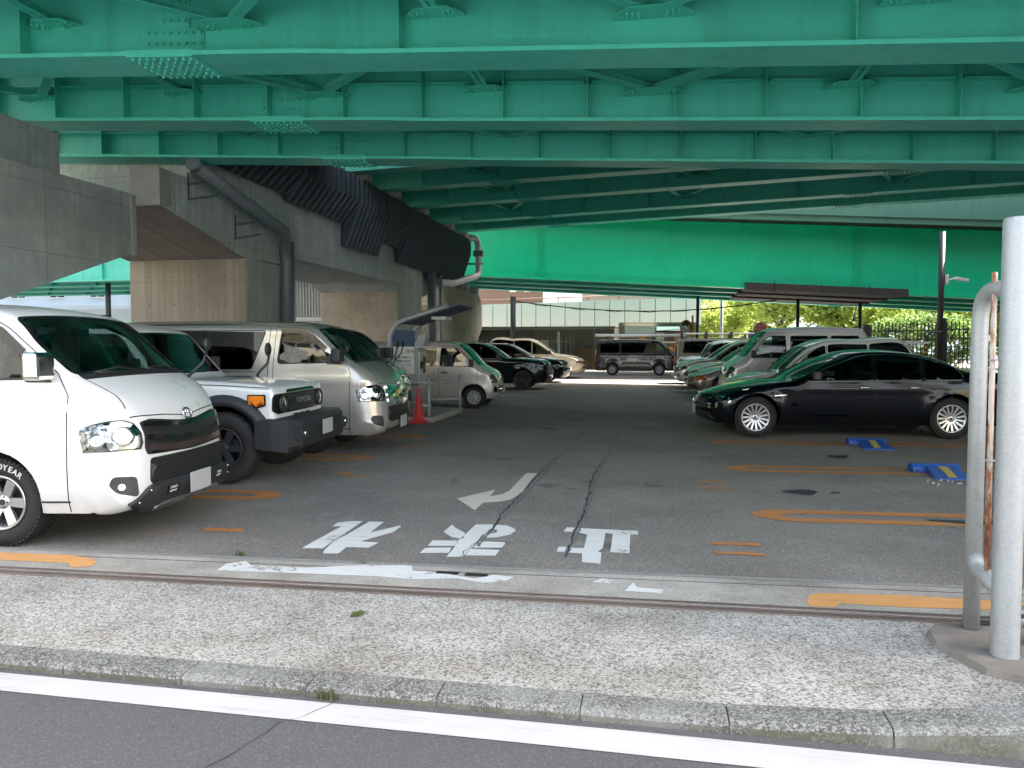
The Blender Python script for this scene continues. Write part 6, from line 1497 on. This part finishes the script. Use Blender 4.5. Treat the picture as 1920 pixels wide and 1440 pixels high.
# ------------------------------------------------------------ small one-box vans
def make_kei(label, paint_m, H, group):
    k = H/1.85; L = 3.40; z = lambda q: q*k if q > .6 else q
    P = [(.26,.24,.03,.02,0),(.12,.25,.06,.03,0),(.04,.29,.12,.06,0),(.0,.38,.15,.07,0),(0,.52,.15,.07,0),(.02,z(.70),.14,.07,0),(.06,z(.86),.13,.07,0),(.14,z(.98),.12,.06,.01),(.28,z(1.08),.11,.06,.02),(.42,z(1.16),.10,.06,.02),
         (.60,z(1.36),.09,.05,.01),(.80,z(1.60),.09,.04,.02),(.95,z(1.745),.09,.03,.03),(1.12,z(1.815),.09,0,.04),(1.6,z(1.85),.09,0,.04),(2.9,z(1.84),.09,0,.04),(3.22,z(1.80),.09,-.01,.03),(3.31,z(1.68),.09,-.02,0),(3.36,z(1.2),.09,-.03,0),(3.40,.6,.09,-.03,0),(3.38,.36,.07,-.02,0),(3.32,.27,.04,0,0)]
    wx = (.60, 2.95); W = make_W(.7375, z(1.05), H, .075, (.4,.04), (.4,.03), L, .04, .015, [(x, .27) for x in wx], .012, z(.93), .34)
    c = Car('van', label, 'van', P, W, arch_bottom(.22, 3.26, .25, wx, .31), paint_m, group)
    c.win_top([(.45,-.60),(.45,.60),(.70,.60),(.98,.56),(.98,-.56),(.70,-.60)], 'windscreen', 'wglass', .06)
    c.win_side([(.62,z(1.16)),(1.42,z(1.16)),(1.40,z(1.64)),(1.04,z(1.64)),(.86,z(1.52),.08)], 'door_window', 'sglass', .05, tw=.015)
    c.win_side([(1.52,z(1.64)),(1.54,z(1.16)),(2.38,z(1.16)),(2.38,z(1.64))], 'side_window', 'tglass', .05, tw=.012); c.win_side([(2.46,z(1.64)),(2.46,z(1.16)),(3.14,z(1.16)),(3.10,z(1.64))], 'side_window', 'tglass', .05, tw=.012)
    c.win_top([(z(1.15),-.55),(z(1.15),.55),(z(1.66),.52),(z(1.66),-.52)], 'rear_window', 'tglass', .06, conv='zr')
    c.body(); c.underbody(.26, 3.25, .69, .25, .48, wx, .27); c.interior(.5, .85, .6, z(1.05), .55, True, 1, .6)
    c.wheels(wx, .27, .155, 'disc', .17, 8, 'steelrim')
    c.line('side', [(.52,.5),(.50,z(1.12)),(.80,z(1.5)),(1.02,z(1.70)),(1.46,z(1.70)),(1.47,z(1.1)),(1.44,.28)]); c.line('side', [(2.42,z(1.7)),(2.43,.60)]); c.line('side', [(1.5,z(1.05)),(3.2,z(1.05))], .01)
    c.line('side', [(1.0,z(.80)),(2.6,z(.80))], .012, 'side_trim', paint_m, off=.004, th=.006)
    hl = [(.44,z(.80)),(.50,z(.93)),(.74,z(.96)),(.74,z(.72)),(.50,z(.70))]
    c.patch('front', hl, 'headlight', 'facets', .004, .01, .03); c.patch('front', hl, 'headlight_lens', 'lglass', .012, .01, .03)
    g = c.patch('front', [(-.40,z(.90)),(.40,z(.90)),(.40,z(.76)),(-.40,z(.76))], 'grille', 'chrome', .005, .01, .02, (1,))[0]
    for q in (.79,.83,.87): c.line('front', [(-.38,z(q)),(.38,z(q))], .015, 'grille_slat', 'gloss_black', (1,), .008, .004, g)
    c.patch('front', [(-.45,.56),(.45,.56),(.50,.38),(-.50,.38)], 'lower_grille', 'mesh', .005, .01, .03, (1,))
    for q in (.42,.47,.52): c.line('front', [(-.5,q),(.5,q)], .02, 'chrome_bar', 'chrome', (1,), .012, .012, g)
    c.patch('front', [(.56,.54),(.68,.55),(.68,.40),(.56,.40)], 'fog_lamp', 'gloss_black', .005, .01, .02)
    m = MB(); p = Vector(c.rib(c.tz(.46), 0, .03)); m.bbox((p.x-.004,-.165,p.z-.08),(p.x+.006,.165,p.z+.08), .004); m.build('number_plate', MAT['plate'], c.root)
    c.handle(1.32, z(.98), .15, MAT['gloss_black']); c.mirror(.66, z(1.22), .18, .18, .1)
    c.patch('rear', [(.60,z(1.0)),(.69,z(1.0)),(.69,z(.6)),(.60,z(.6))], 'tail_light', 'redlens', .006, .01, .02)
    return c
c = make_kei('small silver van beside the payment machine rails', MAT['p_silver2'], 1.64, 'vans parked in the bays'); c.place(-3.72, 18.75, radians(3))
c = make_kei('tall silver small van on the right, its roof above the pearl compact minivan', MAT['p_silver2'], 1.97, 'vans parked in the bays'); c.place(1.62, 19.9, radians(185))

# ------------------------------------------------------------ L2 white off-road car
def make_offroad():
    L, H = 4.75, 1.80
    P = [(.38,.52,.03,0,0),(.33,.56,.05,0,0),(.30,.66,.06,.015,0),(.30,.85,.06,.015,0),(.305,.99,.05,.015,0),(.33,1.045,.06,.015,.0),(.42,1.085,.09,.01,.015),(.75,1.125,.09,0,.02),(1.2,1.15,.09,0,.02),(1.58,1.165,.08,.02,.01),
         (1.72,1.30,.05,.03,0),(1.92,1.55,.05,.03,.01),(2.06,1.69,.06,.02,.02),(2.22,1.75,.07,0,.03),(2.7,1.785,.07,0,.03),(4.2,1.79,.07,0,.03),(4.58,1.76,.07,-.01,.02),(4.67,1.66,.06,-.01,0),(4.70,1.2,.05,-.01,0),(4.72,.7,.05,-.01,0),(4.68,.50,.04,0,0),(4.60,.47,.03,0,0)]
    wx = (.88, 3.61)
    def W(x, z):
        w = .80
        if z > 1.08: w -= .085*((z-1.08)/.72)**1.1
        if z < .5: w -= .02
        if x < 1.6: w -= .03*((1.6-x)/1.3)**2*(1 if z < 1.2 else 1)
        w += .006*math.exp(-((z-1.03)/.03)**2)
        return w
    c = Car('offroad_car', 'white square off-road car with black bumper, orange indicator and lettered grille', 'off-road car', P, W, arch_bottom(.42, 4.62, .50, wx, .46, .40), MAT['p_white2'])
    c.win_top([(1.62,-.70),(1.62,.70),(2.04,.655),(2.04,-.655)], 'windscreen', 'wglass', .05)
    c.win_side([(1.80,1.20),(2.62,1.20),(2.60,1.64),(2.14,1.64),(2.04,1.56)], 'door_window', 'tglass', .04, tw=.014); c.win_side([(2.72,1.64),(2.72,1.20),(3.48,1.20),(3.48,1.64)], 'side_window', 'tglass', .04, tw=.014); c.win_side([(3.58,1.64),(3.58,1.20),(4.5,1.20),(4.48,1.64)], 'side_window', 'tglass', .04, tw=.014)
    c.win_top([(1.2,-.6),(1.2,.6),(1.62,.58),(1.62,-.58)], 'rear_window', 'tglass', .05, conv='zr')
    c.body(); c.underbody(.45, 4.6, .72, .48, .7, wx, .40); c.interior(1.72, 2.3, .7, 1.16, .55, True, 2, .5)
    m = MB(); m.tube([(-.88,-.7,.40),(-.88,.7,.40)], .06, 10); m.tube([(-3.61,-.7,.40),(-3.61,.7,.40)], .07, 10); m.sph((-.88,.2,.40), .15, 12, 8); m.box((-4.3,-.45,.40),(-.5,-.35,.52)); m.box((-4.3,.35,.40),(-.5,.45,.52)); m.build('axle', MAT['plastic'], c.root)
    c.wheels(wx, .395, .24, 'spoke', .235, 6, 'greyplastic', tw=.87)
    # black arch flares
    for cx in wx:
        for sg in (-1, 1):
            m = MB(); n = 20; vs = []; a0 = -.05
            for i in range(n+1):
                a = a0+(pi-2*a0)*i/n; rc = (.455, .445, .535, .565)
                for rr, yo in ((.455,.0),(.452,.085),(.52,.09),(.575,.0)):
                    x, z = cx+rr*cos(a), .40+rr*sin(a)*1.02; vs.append(c.V(x, sg*(W(x, max(.5, z))+yo-.004), z))
            fs = [(i*4+j, i*4+j+1, (i+1)*4+j+1, (i+1)*4+j) for i in range(n) for j in range(3)]; m.add(vs, fs, True); m.build('wheel_arch_flare', MAT['greyplastic'], c.root)
    # grille block
    g = c.patch('front', [(-.74,.985),(.74,.985),(.77,.95),(.77,.80),(.70,.765),(-.70,.765),(-.77,.80),(-.77,.95)], 'grille', 'gloss_black', .012, .02, .02, (1,))[0]
    c.patch('front', [(-.40,1.02),(.40,1.02),(.44,.99),(-.44,.99)], 'hood_lip', 'gloss_black', .013, .02, .01, (1,), parent=g)
    c.patch('front', [(-.42,.965),(.42,.965),(.42,.785),(-.42,.785)], 'grille_mesh', 'mesh', .018, .01, .01, (1,), parent=g)
    m = MB()
    for sg in (-1, 1):
        m = MB(); ce = Vector(c.rib(c.tz(.875), sg*.575, .016)); m.lathe([(0,.10),(.022,.098),(.022,.086),(.006,.082)], ce, (1,0,0), (0,0,1), 28); m.build('lamp_ring', MAT['greyplastic'], c.root)
        m = MB(); m.lathe([(.008,.083),(.0,.06),(-.006,.0)], ce, (1,0,0), (0,0,1), 24); o = m.build('headlight', MAT['gloss_black'], c.root)
        m = MB(); m.lathe([(.010,.084),(.018,.05),(.022,.0)], ce, (1,0,0), (0,0,1), 24); m.build('headlight_lens', MAT['lglass'], o)
    for q in (-.18, -.0, .18): c.patch('front', [(q-.075,.735),(q+.075,.735),(q+.075,.70),(q-.075,.70)], 'vent_slot', 'gloss_black', .004, .01, .006, (1,))
    p = Vector(c.rib(c.tz(.885), 0, .026)); text('TOYOTA', .088, MAT['alloy'], g, frame3((p.x+.004,0,p.z), (0,1,0), (0,0,1)), 'grille_lettering', .004, xs=1.25)
    for o in c.patch('side', [(.40,.985),(.60,.985),(.60,.86),(.50,.83),(.40,.86)], 'indicator_surround', 'gloss_black', .02, .03, .02): pass
    for o in c.patch('side', [(.415,.972),(.585,.972),(.585,.872),(.50,.848),(.415,.872)], 'indicator', 'amber', .028, .01, .012): pass
    c.line('top', [(1.58,.60),(1.0,.58),(.45,.54)], .008); c.line('side', [(.36,1.055),(.9,1.085),(1.55,1.10)], .008)
    c.line('side', [(1.55,1.1),(1.62,.8),(1.60,.52)]); c.line('side', [(2.66,1.70),(2.67,.55)]); c.line('side', [(3.53,1.70),(3.54,1.0)]); c.line('side', [(1.5,1.02),(4.6,1.04)], .01, 'side_crease', MAT['p_white2'], off=.004, th=.004)
    c.handle(2.5, 1.06, .15, MAT['plastic']); c.handle(3.38, 1.06, .15, MAT['plastic'])
    c.line('side', [(1.33,1.03),(1.42,1.03)], .03, 'fender_badge', 'gloss_black', off=.004, th=.004)
    # black steel bumper, angular
    m = MB(); y = .90
    prof = [(.42,.72),(.06,.72),(.0,.68),(-.02,.56),(.02,.42),(.12,.36),(.42,.38)]
    def bp(x, yy, z): return (-x-.0, yy, z)
    secs = [(-y,.30,.02),(-y+.02,.12,.0),(-y+.20,.02,0),(-.30,0,0),(.30,0,0),(y-.20,.02,0),(y-.02,.12,0),(y,.30,.02)]
    n = len(prof); vs = []
    for yy, ins, dz in secs:
        for (x, z) in prof: vs.append(bp(max(x, x*.0+ins) if x < .4 else .42+(ins > .2)*.06, yy, z-(dz if z > .5 else -dz)))
    fs = [(i*n+j, i*n+(j+1) % n, (i+1)*n+(j+1) % n, (i+1)*n+j) for i in range(len(secs)-1) for j in range(n)]+[tuple(range(n)), tuple(range((len(secs)-1)*n, len(secs)*n))[::-1]]
    m.add(vs, fs); bo = m.build('front_bumper', MAT['greyplastic'], c.root)
    for sg in (-1, 1):
        m = MB(); a = sorted((sg*.60, sg*.80)); m.hexa([(-.07,a[0],.60),(-.07,a[1],.60),(-.07,a[1],.50),(-.07,a[0],.50),(.022,a[0],.63),(.0,a[1],.62),(-.0,a[1],.49),(.022,a[0],.49)]); lo = m.build('fog_lamp_housing', MAT['plastic'], bo)
        m = MB(); m.cyl((.0, sg*.70, .56), (1,0,0), .035, .028, 14); m.build('fog_lamp', MAT['chrome'], lo)
    m = MB(); m.bbox((.02,-.17,.49),(.028,.17,.66), .003); m.build('number_plate', MAT['plate'], c.root)
    # side mirrors on long arms and the round front mirror
    c.mirror(1.86, 1.26, .22, .20, .1)
    m = MB(); a = Vector(c.rib(c.tx(1.15), .70, 0)); m.tube([a, a+Vector((.02,.02,.05)), a+Vector((.10,.10,.16)), a+Vector((.12,.12,.30))], .018, 8); m.sph(a+Vector((.10,.12,.34)), .075, 12, 8, (.5,1,1.2)); m.build('front_mirror', MAT['plastic'], c.root)
    return c
off = make_offroad(); off.place(-3.84, 8.55, radians(5))
# ------------------------------------------------------------ gate post group at the right
gp = empty('gate_post', (1.66, 3.98, 0), 0, 'thick galvanised steel post with a bent pipe guard at the right edge', 'gate post')
m = MB(); m.lathe([(.04,.064),(.06,.062),(1.15,.062),(2.10,.062),(2.115,.055)], (1.66,3.985,0), (0,0,1), (1,0,0), 28); m.cyl((1.66,3.985,2.108),(0,0,1),.056,.004,28); m.build('post', MAT['galv'], gp)
m = MB(); m.tube([(1.645,4.34,.04)]+fillet([(1.645,4.34,1.4),(1.645,4.34,1.80),(1.67,3.99,1.80)], .22, 8), .040, 18); m.build('guard_pipe', MAT['galv'], gp)
m = MB(); m.tube(fillet([(1.645,4.33,.42),(1.65,4.28,.37),(1.66,4.03,.33)], .06, 4), .04, 16); m.build('brace_pipe', MAT['galv'], gp)
rr = empty('latch_rod', (1.70, 4.16, 0), 0, 'rusty white rod hanging between the gate post pipes', 'rod')
m = MB(); m.tube([(1.645,4.17,.40),(1.64,4.17,1.88)], .013, 10); m.build('rod', MAT['rust'], rr)
m = MB()
for z in (.95,1.45,1.78): m.lathe([(-.006,.02),(.006,.02)], (1.642,4.17,z), (0,0,1), (1,0,0), 14, closed=False); m.bbox((1.63,4.15,z-.004),(1.67,4.19,z+.004), .002)
m.build('clip', MAT['galv'], rr)
gt = empty('sliding_gate', (2.6, 4.3, 0), 0, 'folded sliding gate with wheels on the rail behind the gate post', 'gate')
m = MB()
for x in (1.98,2.12,2.26,2.4): m.bbox((x,4.40,.10),(x+.03,4.44,1.35), .004)
m.bbox((1.95,4.38,1.33),(2.5,4.46,1.37), .006); m.bbox((1.95,4.38,.12),(2.5,4.46,.16), .006); m.build('frame', MAT['darksteel'], gt)
for x, y in ((1.88,4.42),(1.93,4.15)):
    m = MB(); m.bbox((x-.10,y-.04,.06),(x+.14,y+.04,.09), .01); m.bbox((x-.08,y-.05,.12),(x+.16,y+.05,.135), .005); w_ = m.build('wheel_bracket', MAT['galv'], gt)
    m = MB(); m.cyl((x,y-.012,.05),(0,1,0),.045,.024,18); m.build('gate_wheel', MAT['galv'], w_)
lt = empty('hinge_arm', (2.3, 6, 1), 0, 'rusty white bent latch arm just left of the gate post', 'latch')
m = MB(); m.tube(fillet([(1.905,5.0,1.02),(1.89,5.0,1.40),(1.90,5.0,1.53),(1.97,5.0,1.58)], .04, 4), .016, 8); m.build('arm', MAT['rust'], lt)
# wheel stops
def wheel_stop(x, y, rz, label):
    e = empty('wheel_stop', (x, y, 0), rz, label, 'wheel stop', 'blue flap wheel stops', local=True)
    m = MB(); m.prism([(-.10,0),(.10,0),(.09,.06),(.05,.10),(-.05,.10),(-.09,.06)], lambda a,b:(-.27,a+.25,b), lambda a,b:(.27,a+.25,b)); m.build('bar', MAT['blue'], e)
    m = MB(); m.hexa([(-.20,-.32,0),(.22,-.32,0),(.20,.16,0),(-.12,.16,0),(-.20,-.32,.018),(.22,-.32,.018),(.20,.16,.085),(-.12,.16,.085)]); m.build('flap', MAT['blue'], e)
    m = MB(); m.hexa([(-.04,-.28,.0215),(.05,-.28,.0215),(.10,.13,.083),(.0,.13,.083),(-.04,-.28,.026),(.05,-.28,.026),(.10,.13,.089),(.0,.13,.089)]); m.build('yellow_strip', MAT['yellow'], e)
    for xx in (-.25,): m = MB(); m.cyl((xx,.12,.03),(0,-1,0),.018,.03,8); m.build('bolt', MAT['chrome'], e)
MAT['blue'] = plain('blue_painted_steel', (.012,.075,.32), .5, var=.25, vs=10, bump=.1); MAT['yellow'] = plain('yellow_strip', (.42,.33,.07), .7, var=.4, vs=18, bump=.2)
wheel_stop(3.20, 12.25, radians(3), 'blue flap wheel stop with a yellow strip under the black sedan')
wheel_stop(3.33, 9.72, radians(3), 'blue flap wheel stop with a yellow strip, nearer one beside the gate post')
wheel_stop(3.42, 7.2, radians(3), 'blue flap wheel stop mostly hidden by the gate post')

# ------------------------------------------------------------ payment machine with canopy
cn = empty('canopy', (-4.7, 15.4, 0), 0, 'grey curved canopy frame with a blue back panel over the payment machine', 'canopy')
for i, y in enumerate((15.05, 16.5)):
    m = MB(); m.tube(fillet([(-5.35,y,0),(-5.35,y,1.95),(-4.1,y,2.33)], .4, 8), .05, 12); m.build('frame_tube', MAT['galv'], cn)
m = MB(); m.box((-5.30,15.1,.55),(-5.26,16.45,1.85)); m.build('back_panel', plain('blue_panel', (.02,.09,.30), .4, var=.2), cn)
m = MB(); m.hexa([(-5.1,15.1,1.96),(-3.9,15.1,2.34),(-3.9,16.45,2.34),(-5.1,16.45,1.96),(-5.1,15.1,1.99),(-3.9,15.1,2.37),(-3.9,16.45,2.37),(-5.1,16.45,1.99)]); m.build('roof_sheet', plain('canopy_sheet', (.07,.10,.17), .5, var=.15), cn)
m = MB(); m.bbox((-4.6,15.5,2.06),(-4.3,16.1,2.13), .02); m.build('lamp', MAT['white'], cn)
pm = empty('payment_machine', (-4.9, 15.2, 0), 0, 'grey parking payment machine with a notice sheet under the canopy', 'payment machine')
m = MB(); m.bbox((-5.15,14.95,.12),(-4.72,15.5,1.48), .015); m.build('cabinet', plain('machine_grey', (.28,.30,.31), .5, var=.1), pm)
m = MB(); m.bbox((-4.72,15.0,.3),(-4.70,15.45,1.40), .004); m.build('front_panel', MAT['reflector'] if False else MAT['alloy'], pm)
m = MB(); m.bbox((-4.695,15.05,1.05),(-4.69,15.22,1.2), .002); m.bbox((-4.695,15.25,.95),(-4.69,15.4,1.3), .002); m.build('screen', MAT['gloss_black'], pm)
m = MB(); m.bbox((-5.22,14.90,.95),(-4.78,14.93,1.50), .006); nb = m.build('notice_sheet', plain('notice_paper', (.62,.63,.62), .5, var=.05), pm)
text('ご案内', .085, MAT['black'], nb, frame3((-4.90,14.895,1.40),(1,0,0),(0,0,1)))
for i, s_ in enumerate(('駐車場ご利用の方は', '精算機にて料金を', 'お支払いください')): text(s_, .042, MAT['black'], nb, frame3((-5.0,14.895,1.28-.075*i),(1,0,0),(0,0,1)))
m = MB(); m.hexa([(-4.78,15.0,1.5),(-4.62,15.0,1.5),(-4.62,15.3,1.5),(-4.78,15.3,1.5),(-4.72,15.0,1.74),(-4.55,15.0,1.74),(-4.55,15.3,1.74),(-4.72,15.3,1.74)]); m.build('receipt_holder', plain('clear_holder', (.3,.34,.35), .2, var=.2), pm)
m = MB(); m.bbox((-5.9,14.6,0),(-4.30,17.0,.11), .02); tag(m.build('machine_island', MAT['conc_plain']), kind='structure')
for (a, b, lab) in (((-4.43,14.75),(-5.1,14.72),'short grey pipe barrier beside the red cone'), ((-4.30,16.72),(-5.6,16.6),'grey pipe barrier in front of the small silver van')):
    rb = empty('pipe_barrier', (a[0], a[1], 0), 0, lab, 'barrier', 'grey pipe barriers'); m = MB()
    m.tube([(a[0],a[1],0),(a[0],a[1],.86)], .033, 12); m.sph((a[0],a[1],.86), .033, 12, 6); m.build('upright', MAT['galv'], rb)
    for z in (.32,.78): m = MB(); m.tube([(a[0]+.05,a[1],z),(b[0],b[1],z)], .026, 10); m.build('rail', MAT['galv'], rb)
cone = empty('traffic_cone', (-4.60, 14.62, 0), 0, 'red traffic cone standing by the payment machine', 'traffic cone')
m = MB(); m.lathe([(.03,.14),(.05,.125),(.55,.035),(.70,.022),(.71,.0)], (-4.60,14.62,0), (0,0,1), (1,0,0), 24); m.build('cone_body', plain('red_plastic', (.55,.03,.03), .45, var=.25), cone)
m = MB(); m.bbox((-4.80,14.42,0),(-4.40,14.82,.035), .012); m.build('base', bpy.data.materials['red_plastic'], cone)

# ------------------------------------------------------------ poles, fence, signs on the right
def pole(x, y, h, r, mat, name, label, cat, group=None):
    e = empty(name, (x, y, 0), 0, label, cat, group); m = MB(); m.tube([(x,y,0),(x,y,h)], r, 12); m.build('pole', mat, e); return e
e = pole(11.6, 34.6, 6.2, .115, MAT['darksteel'], 'camera_pole', 'tall dark pole carrying a white security camera', 'pole')
m = MB(); m.bbox((11.72,34.5,4.05),(11.85,34.7,4.45), .01); m.tube([(11.85,34.6,4.2),(12.05,34.5,4.28)], .03, 8)
T = Matrix.Translation((12.3,34.4,4.22)) @ Matrix.Rotation(radians(12), 4, 'Y'); m.bbox((-.26,-.07,-.06),(.26,.07,.06), .02, T); m.build('security_camera', MAT['white'], e)
for (x, y, h, lab) in ((1.0*.0+2.45, 46.5, 6.5, 'dark street pole at the walkway end'), (7.7, 44.5, 5.2, 'dark street pole to the right of the red round sign'), (10.9, 44.5, 6, 'dark pole between the leafy trees')):
    pole(x, y, h, .09, MAT['darksteel'], 'street_pole', lab, 'pole', 'dark street poles')
pole(4.1, 50, 7, .10, MAT['galv'], 'street_pole', 'pale grey street pole left of the red round sign', 'pole'); pole(18.6, 46, 6, .1, MAT['galv'], 'street_pole', 'grey pole behind the dark railing', 'pole')
e = pole(-6.8, 36.9, 3.9, .13, MAT['darksteel'], 'utility_pole', 'black pole in front of the white walkway panels', 'pole')
pole(-30, 38.2, 5.0, .14, MAT['darksteel'], 'utility_pole', 'dark pole before the bluish building at the far left', 'pole')
wr = empty('overhead_cable', (-2, 37.5, 3.6), 0, 'sagging black cable strung from the black pole across the walkway', 'cable')
m = MB(); pts = [(-6.8+i*(9.3+5)/24, 36.9+i*.35, 3.70-1.3*(i/24)*(1-i/24)*2.0+.55*(i/24)) for i in range(25)]; m.tube(pts, .03, 6); pts = [(p[0], p[1], p[2]+.05*sin(i*2.2)-.02) for i, p in enumerate(pts)]; m.tube(pts, .016, 5); m.build('cable', MAT['black'], wr)
# red round sign
rs = empty('round_sign', (5.55, 43, 0), 0, 'red round no entry style sign with white lettering on a post', 'sign')
m = MB(); m.tube([(5.55,43.05,0),(5.55,43.05,2.6)], .04, 8); m.build('post', MAT['galv'], rs)
m = MB(); m.cyl((5.55,43.0,2.42),(0,-1,0),.36,.03,32); d_ = m.build('disc', plain('red_sign_face', (.75,.05,.04), .4, var=.06), rs)
m = MB(); m.lathe([(0,.36),(.012,.36),(.012,.335),(0,.335)], (5.55,42.969,2.42), (0,-1,0), (0,0,1), 32); m.build('rim', MAT['white'], d_)
text('車両通行', .15, MAT['white'], d_, frame3((5.55,42.96,2.58),(1,0,0),(0,0,1))); text('自転車を除く', .13, MAT['white'], d_, frame3((5.55,42.96,2.42),(1,0,0),(0,0,1))); text('進入禁止', .12, MAT['white'], d_, frame3((5.55,42.96,2.25),(1,0,0),(0,0,1)))
# convex mirror
cm = empty('traffic_mirror', (1.9, 44, 0), 0, 'orange convex traffic mirror on an orange post', 'traffic mirror')
m = MB(); m.tube([(2.05,44,0),(2.05,44,3.2)], .055, 10); m.build('post', plain('orange_paint', (.75,.18,.03), .45, var=.1), cm)
m = MB(); m.lathe([(0,.40),(-.10,.38),(-.14,.2),(-.15,0)], (1.7,43.8,2.55), (.6,-.8,0), (0,0,1), 28); b_ = m.build('hood', bpy.data.materials['orange_paint'], cm)
m = MB(); m.lathe([(.0,.37),(.03,.3),(.055,.15),(.06,0)], (1.7,43.8,2.55), (.6,-.8,0), (0,0,1), 28); m.build('mirror_face', MAT['chrome'], cm)
# iron railing
def railing(x0, y0, x1, y1, h, n, label):
    e = empty('iron_railing', ((x0+x1)/2, (y0+y1)/2, 0), 0, label, 'railing', 'dark iron railings'); m = MB()
    for i in range(n):
        t = i/(n-1); x = x0+(x1-x0)*t; y = y0+(y1-y0)*t; m.box((x-.018,y-.018,.1),(x+.018,y+.018,h))
    m.build('pickets', MAT['darksteel'], e)
    for z in (.3, h-.35, h-.75): m = MB(); m.tube([(x0,y0,z),(x1,y1,z)], .03, 6, smooth=False); m.build('rail', MAT['darksteel'], e)
    return e
railing(9.8,38.5,12.4,37.5,2.55,20,'dark iron railing section left of the thick fence posts')
railing(12.8,37.3,14.4,36.6,2.6,12,'dark iron railing section between the two thick fence posts'); railing(15.2,36.4,24,33.0,2.95,62,'long dark iron railing section behind the gate post')
for x, y, h in ((12.6,37.4,2.6),(14.75,36.5,3.0),(9.7,38.6,2.35)): pass
for i, (x, y, h, lab) in enumerate(((9.75,38.6,2.5,'thick dark fence post at the left end of the railing'),(12.6,37.4,2.75,'thick dark fence post, middle of three'),(14.8,36.5,2.95,'thick dark fence post beside the camera pole'))):
    m = MB(); m.bbox((x-.16,y-.16,0),(x+.16,y+.16,h), .02); tag(m.build('fence_post', MAT['darksteel']), lab, 'fence post', 'thick dark fence posts')
hb = empty('hoop_barrier', (12.3, 33.5, 0), 0, 'dark bent pipe hoop with yellow stripes beside the camera pole', 'barrier')
m = MB(); m.tube(fillet([(10.9,34,0),(10.9,34,1.85),(11.05,34,2.05),(11.5,34,2.08),(11.5,34.5,2.08)], .15, 6), .04, 10); m.build('hoop', MAT['darksteel'], hb)
m = MB()
for z in (1.0,1.2,1.4,1.6): m.cyl((10.9,34,z),(0,0,1),.055,.09,12)
m.build('stripes', MAT['yellow'], hb)
bs = empty('notice_board', (15.6, 35.6, 1.7), 0, 'dark blue notice board with small text on the iron railing', 'sign')
m = MB(); m.box((14.35,35.3,1.20),(15.2,35.35,1.90)); bb = m.build('board', plain('navy_sign', (.015,.025,.06), .5, var=.1), bs)
text('お知らせ', .13, MAT['galv'], bb, frame3((14.77,35.29,1.78),(1,0,0),(0,0,1)))
for i in range(4): text('駐車場内での事故盗難等', .07, MAT['galv'], bb, frame3((14.77,35.29,1.62-.11*i),(1,0,0),(0,0,1)))
# clutter on the ground
def leaf(x, y, rz, s, mat, label, cat='leaf', z=.008, name='fallen_leaf'):
    m = MB(); n = 9; L_ = []; R_ = []
    for i in range(n):
        t = i/(n-1); w = sin(pi*t)**.8*.32*(1-.3*t); cz = .012*sin(pi*t)*1.0; L_.append((t-.5, w, cz+.10*w)); R_.append((t-.5, -w, cz+.06*w))
    C_ = [(t-.5, 0, .0) for t in [i/(n-1) for i in range(n)]]
    T = Matrix.Translation((x, y, z)) @ Matrix.Rotation(rz, 4, 'Z') @ Matrix.Diagonal((s, s, s, 1)); vs = [T @ Vector(p) for p in L_+C_+R_]
    m.add(vs, [(i, i+1, n+i+1, n+i) for i in range(n-1)]+[(n+i, n+i+1, 2*n+i+1, 2*n+i) for i in range(n-1)], True)
    m.tube([T @ Vector((.5,0,.0)), T @ Vector((.72,.05,.02))], .012*s, 5); return tag(m.build(name, mat), label, cat)
g_leaf = plain('green_leaf', (.09,.11,.03), .5, var=.3, vs=30); y_leaf = plain('dry_leaf', (.45,.33,.15), .6, var=.3, vs=30)
leaf(-1.63, 4.03, radians(60), .11, g_leaf, 'green fallen leaf lying on the exposed aggregate apron', z=.012)
leaf(1.38, 2.98, radians(-30), .12, y_leaf, 'dry curled leaf on the road by the kerb at the lower right', z=-.036)
def tuft(x, y, z, n, h, label, seed):
    R = random.Random(seed); m = MB()
    for i in range(n):
        a = R.uniform(0, 2*pi); l = h*R.uniform(.5, 1.1); b = Vector((x+R.uniform(-.04,.04), y+R.uniform(-.012,.012), z)); d = Vector((cos(a)*l*.7, sin(a)*l*.3, l)); s = Vector((-sin(a), cos(a), 0))*.003
        m.add([b-s, b+s, b+d*.6+s*.8, b+d*.6-s*.8, b+d-Vector((0,0,l*.2))], [(0,1,2,3),(3,2,4)])
    tag(m.build('weed', plain('weed_green', (.09,.11,.04), .6, var=.3) if 'weed_green' not in bpy.data.materials else bpy.data.materials['weed_green']), label, 'weed')
tuft(-1.42, 3.115, -.04, 30, .07, 'small grass tuft at the foot of the kerb', 1)
tuft(-2.93, 5.03, .006, 26, .05, 'low green weed in the joint nearest the white van', 2); tuft(-2.0, 5.0, .006, 16, .025, 'tiny weed in the joint below the kana', 3)
m = MB()
for i in range(1): pass
for i, (x, y) in enumerate(((-1.42,4.86),(-1.22,4.85))):
    m = MB(); m.box((x,y,.006),(x+.15,y+.05,.012)); m.box((x+.02,y+.01,.0121),(x+.13,y+.04,.013)); tag(m.build('floor_socket', MAT['darksteel']), ('small steel floor socket in the pale strip, left one','small steel floor socket in the pale strip, right one')[i], 'floor socket', 'floor sockets')
R = random.Random(5)
m = MB()
for i in range(26):
    x, y = R.uniform(3.0, 3.9), R.uniform(8.9, 9.35); s = R.uniform(.008, .02); m.sph((x, y, .006), s, 6, 4)
tag(m.build('stone_chips', MAT['conc_plain']), kind='stuff')
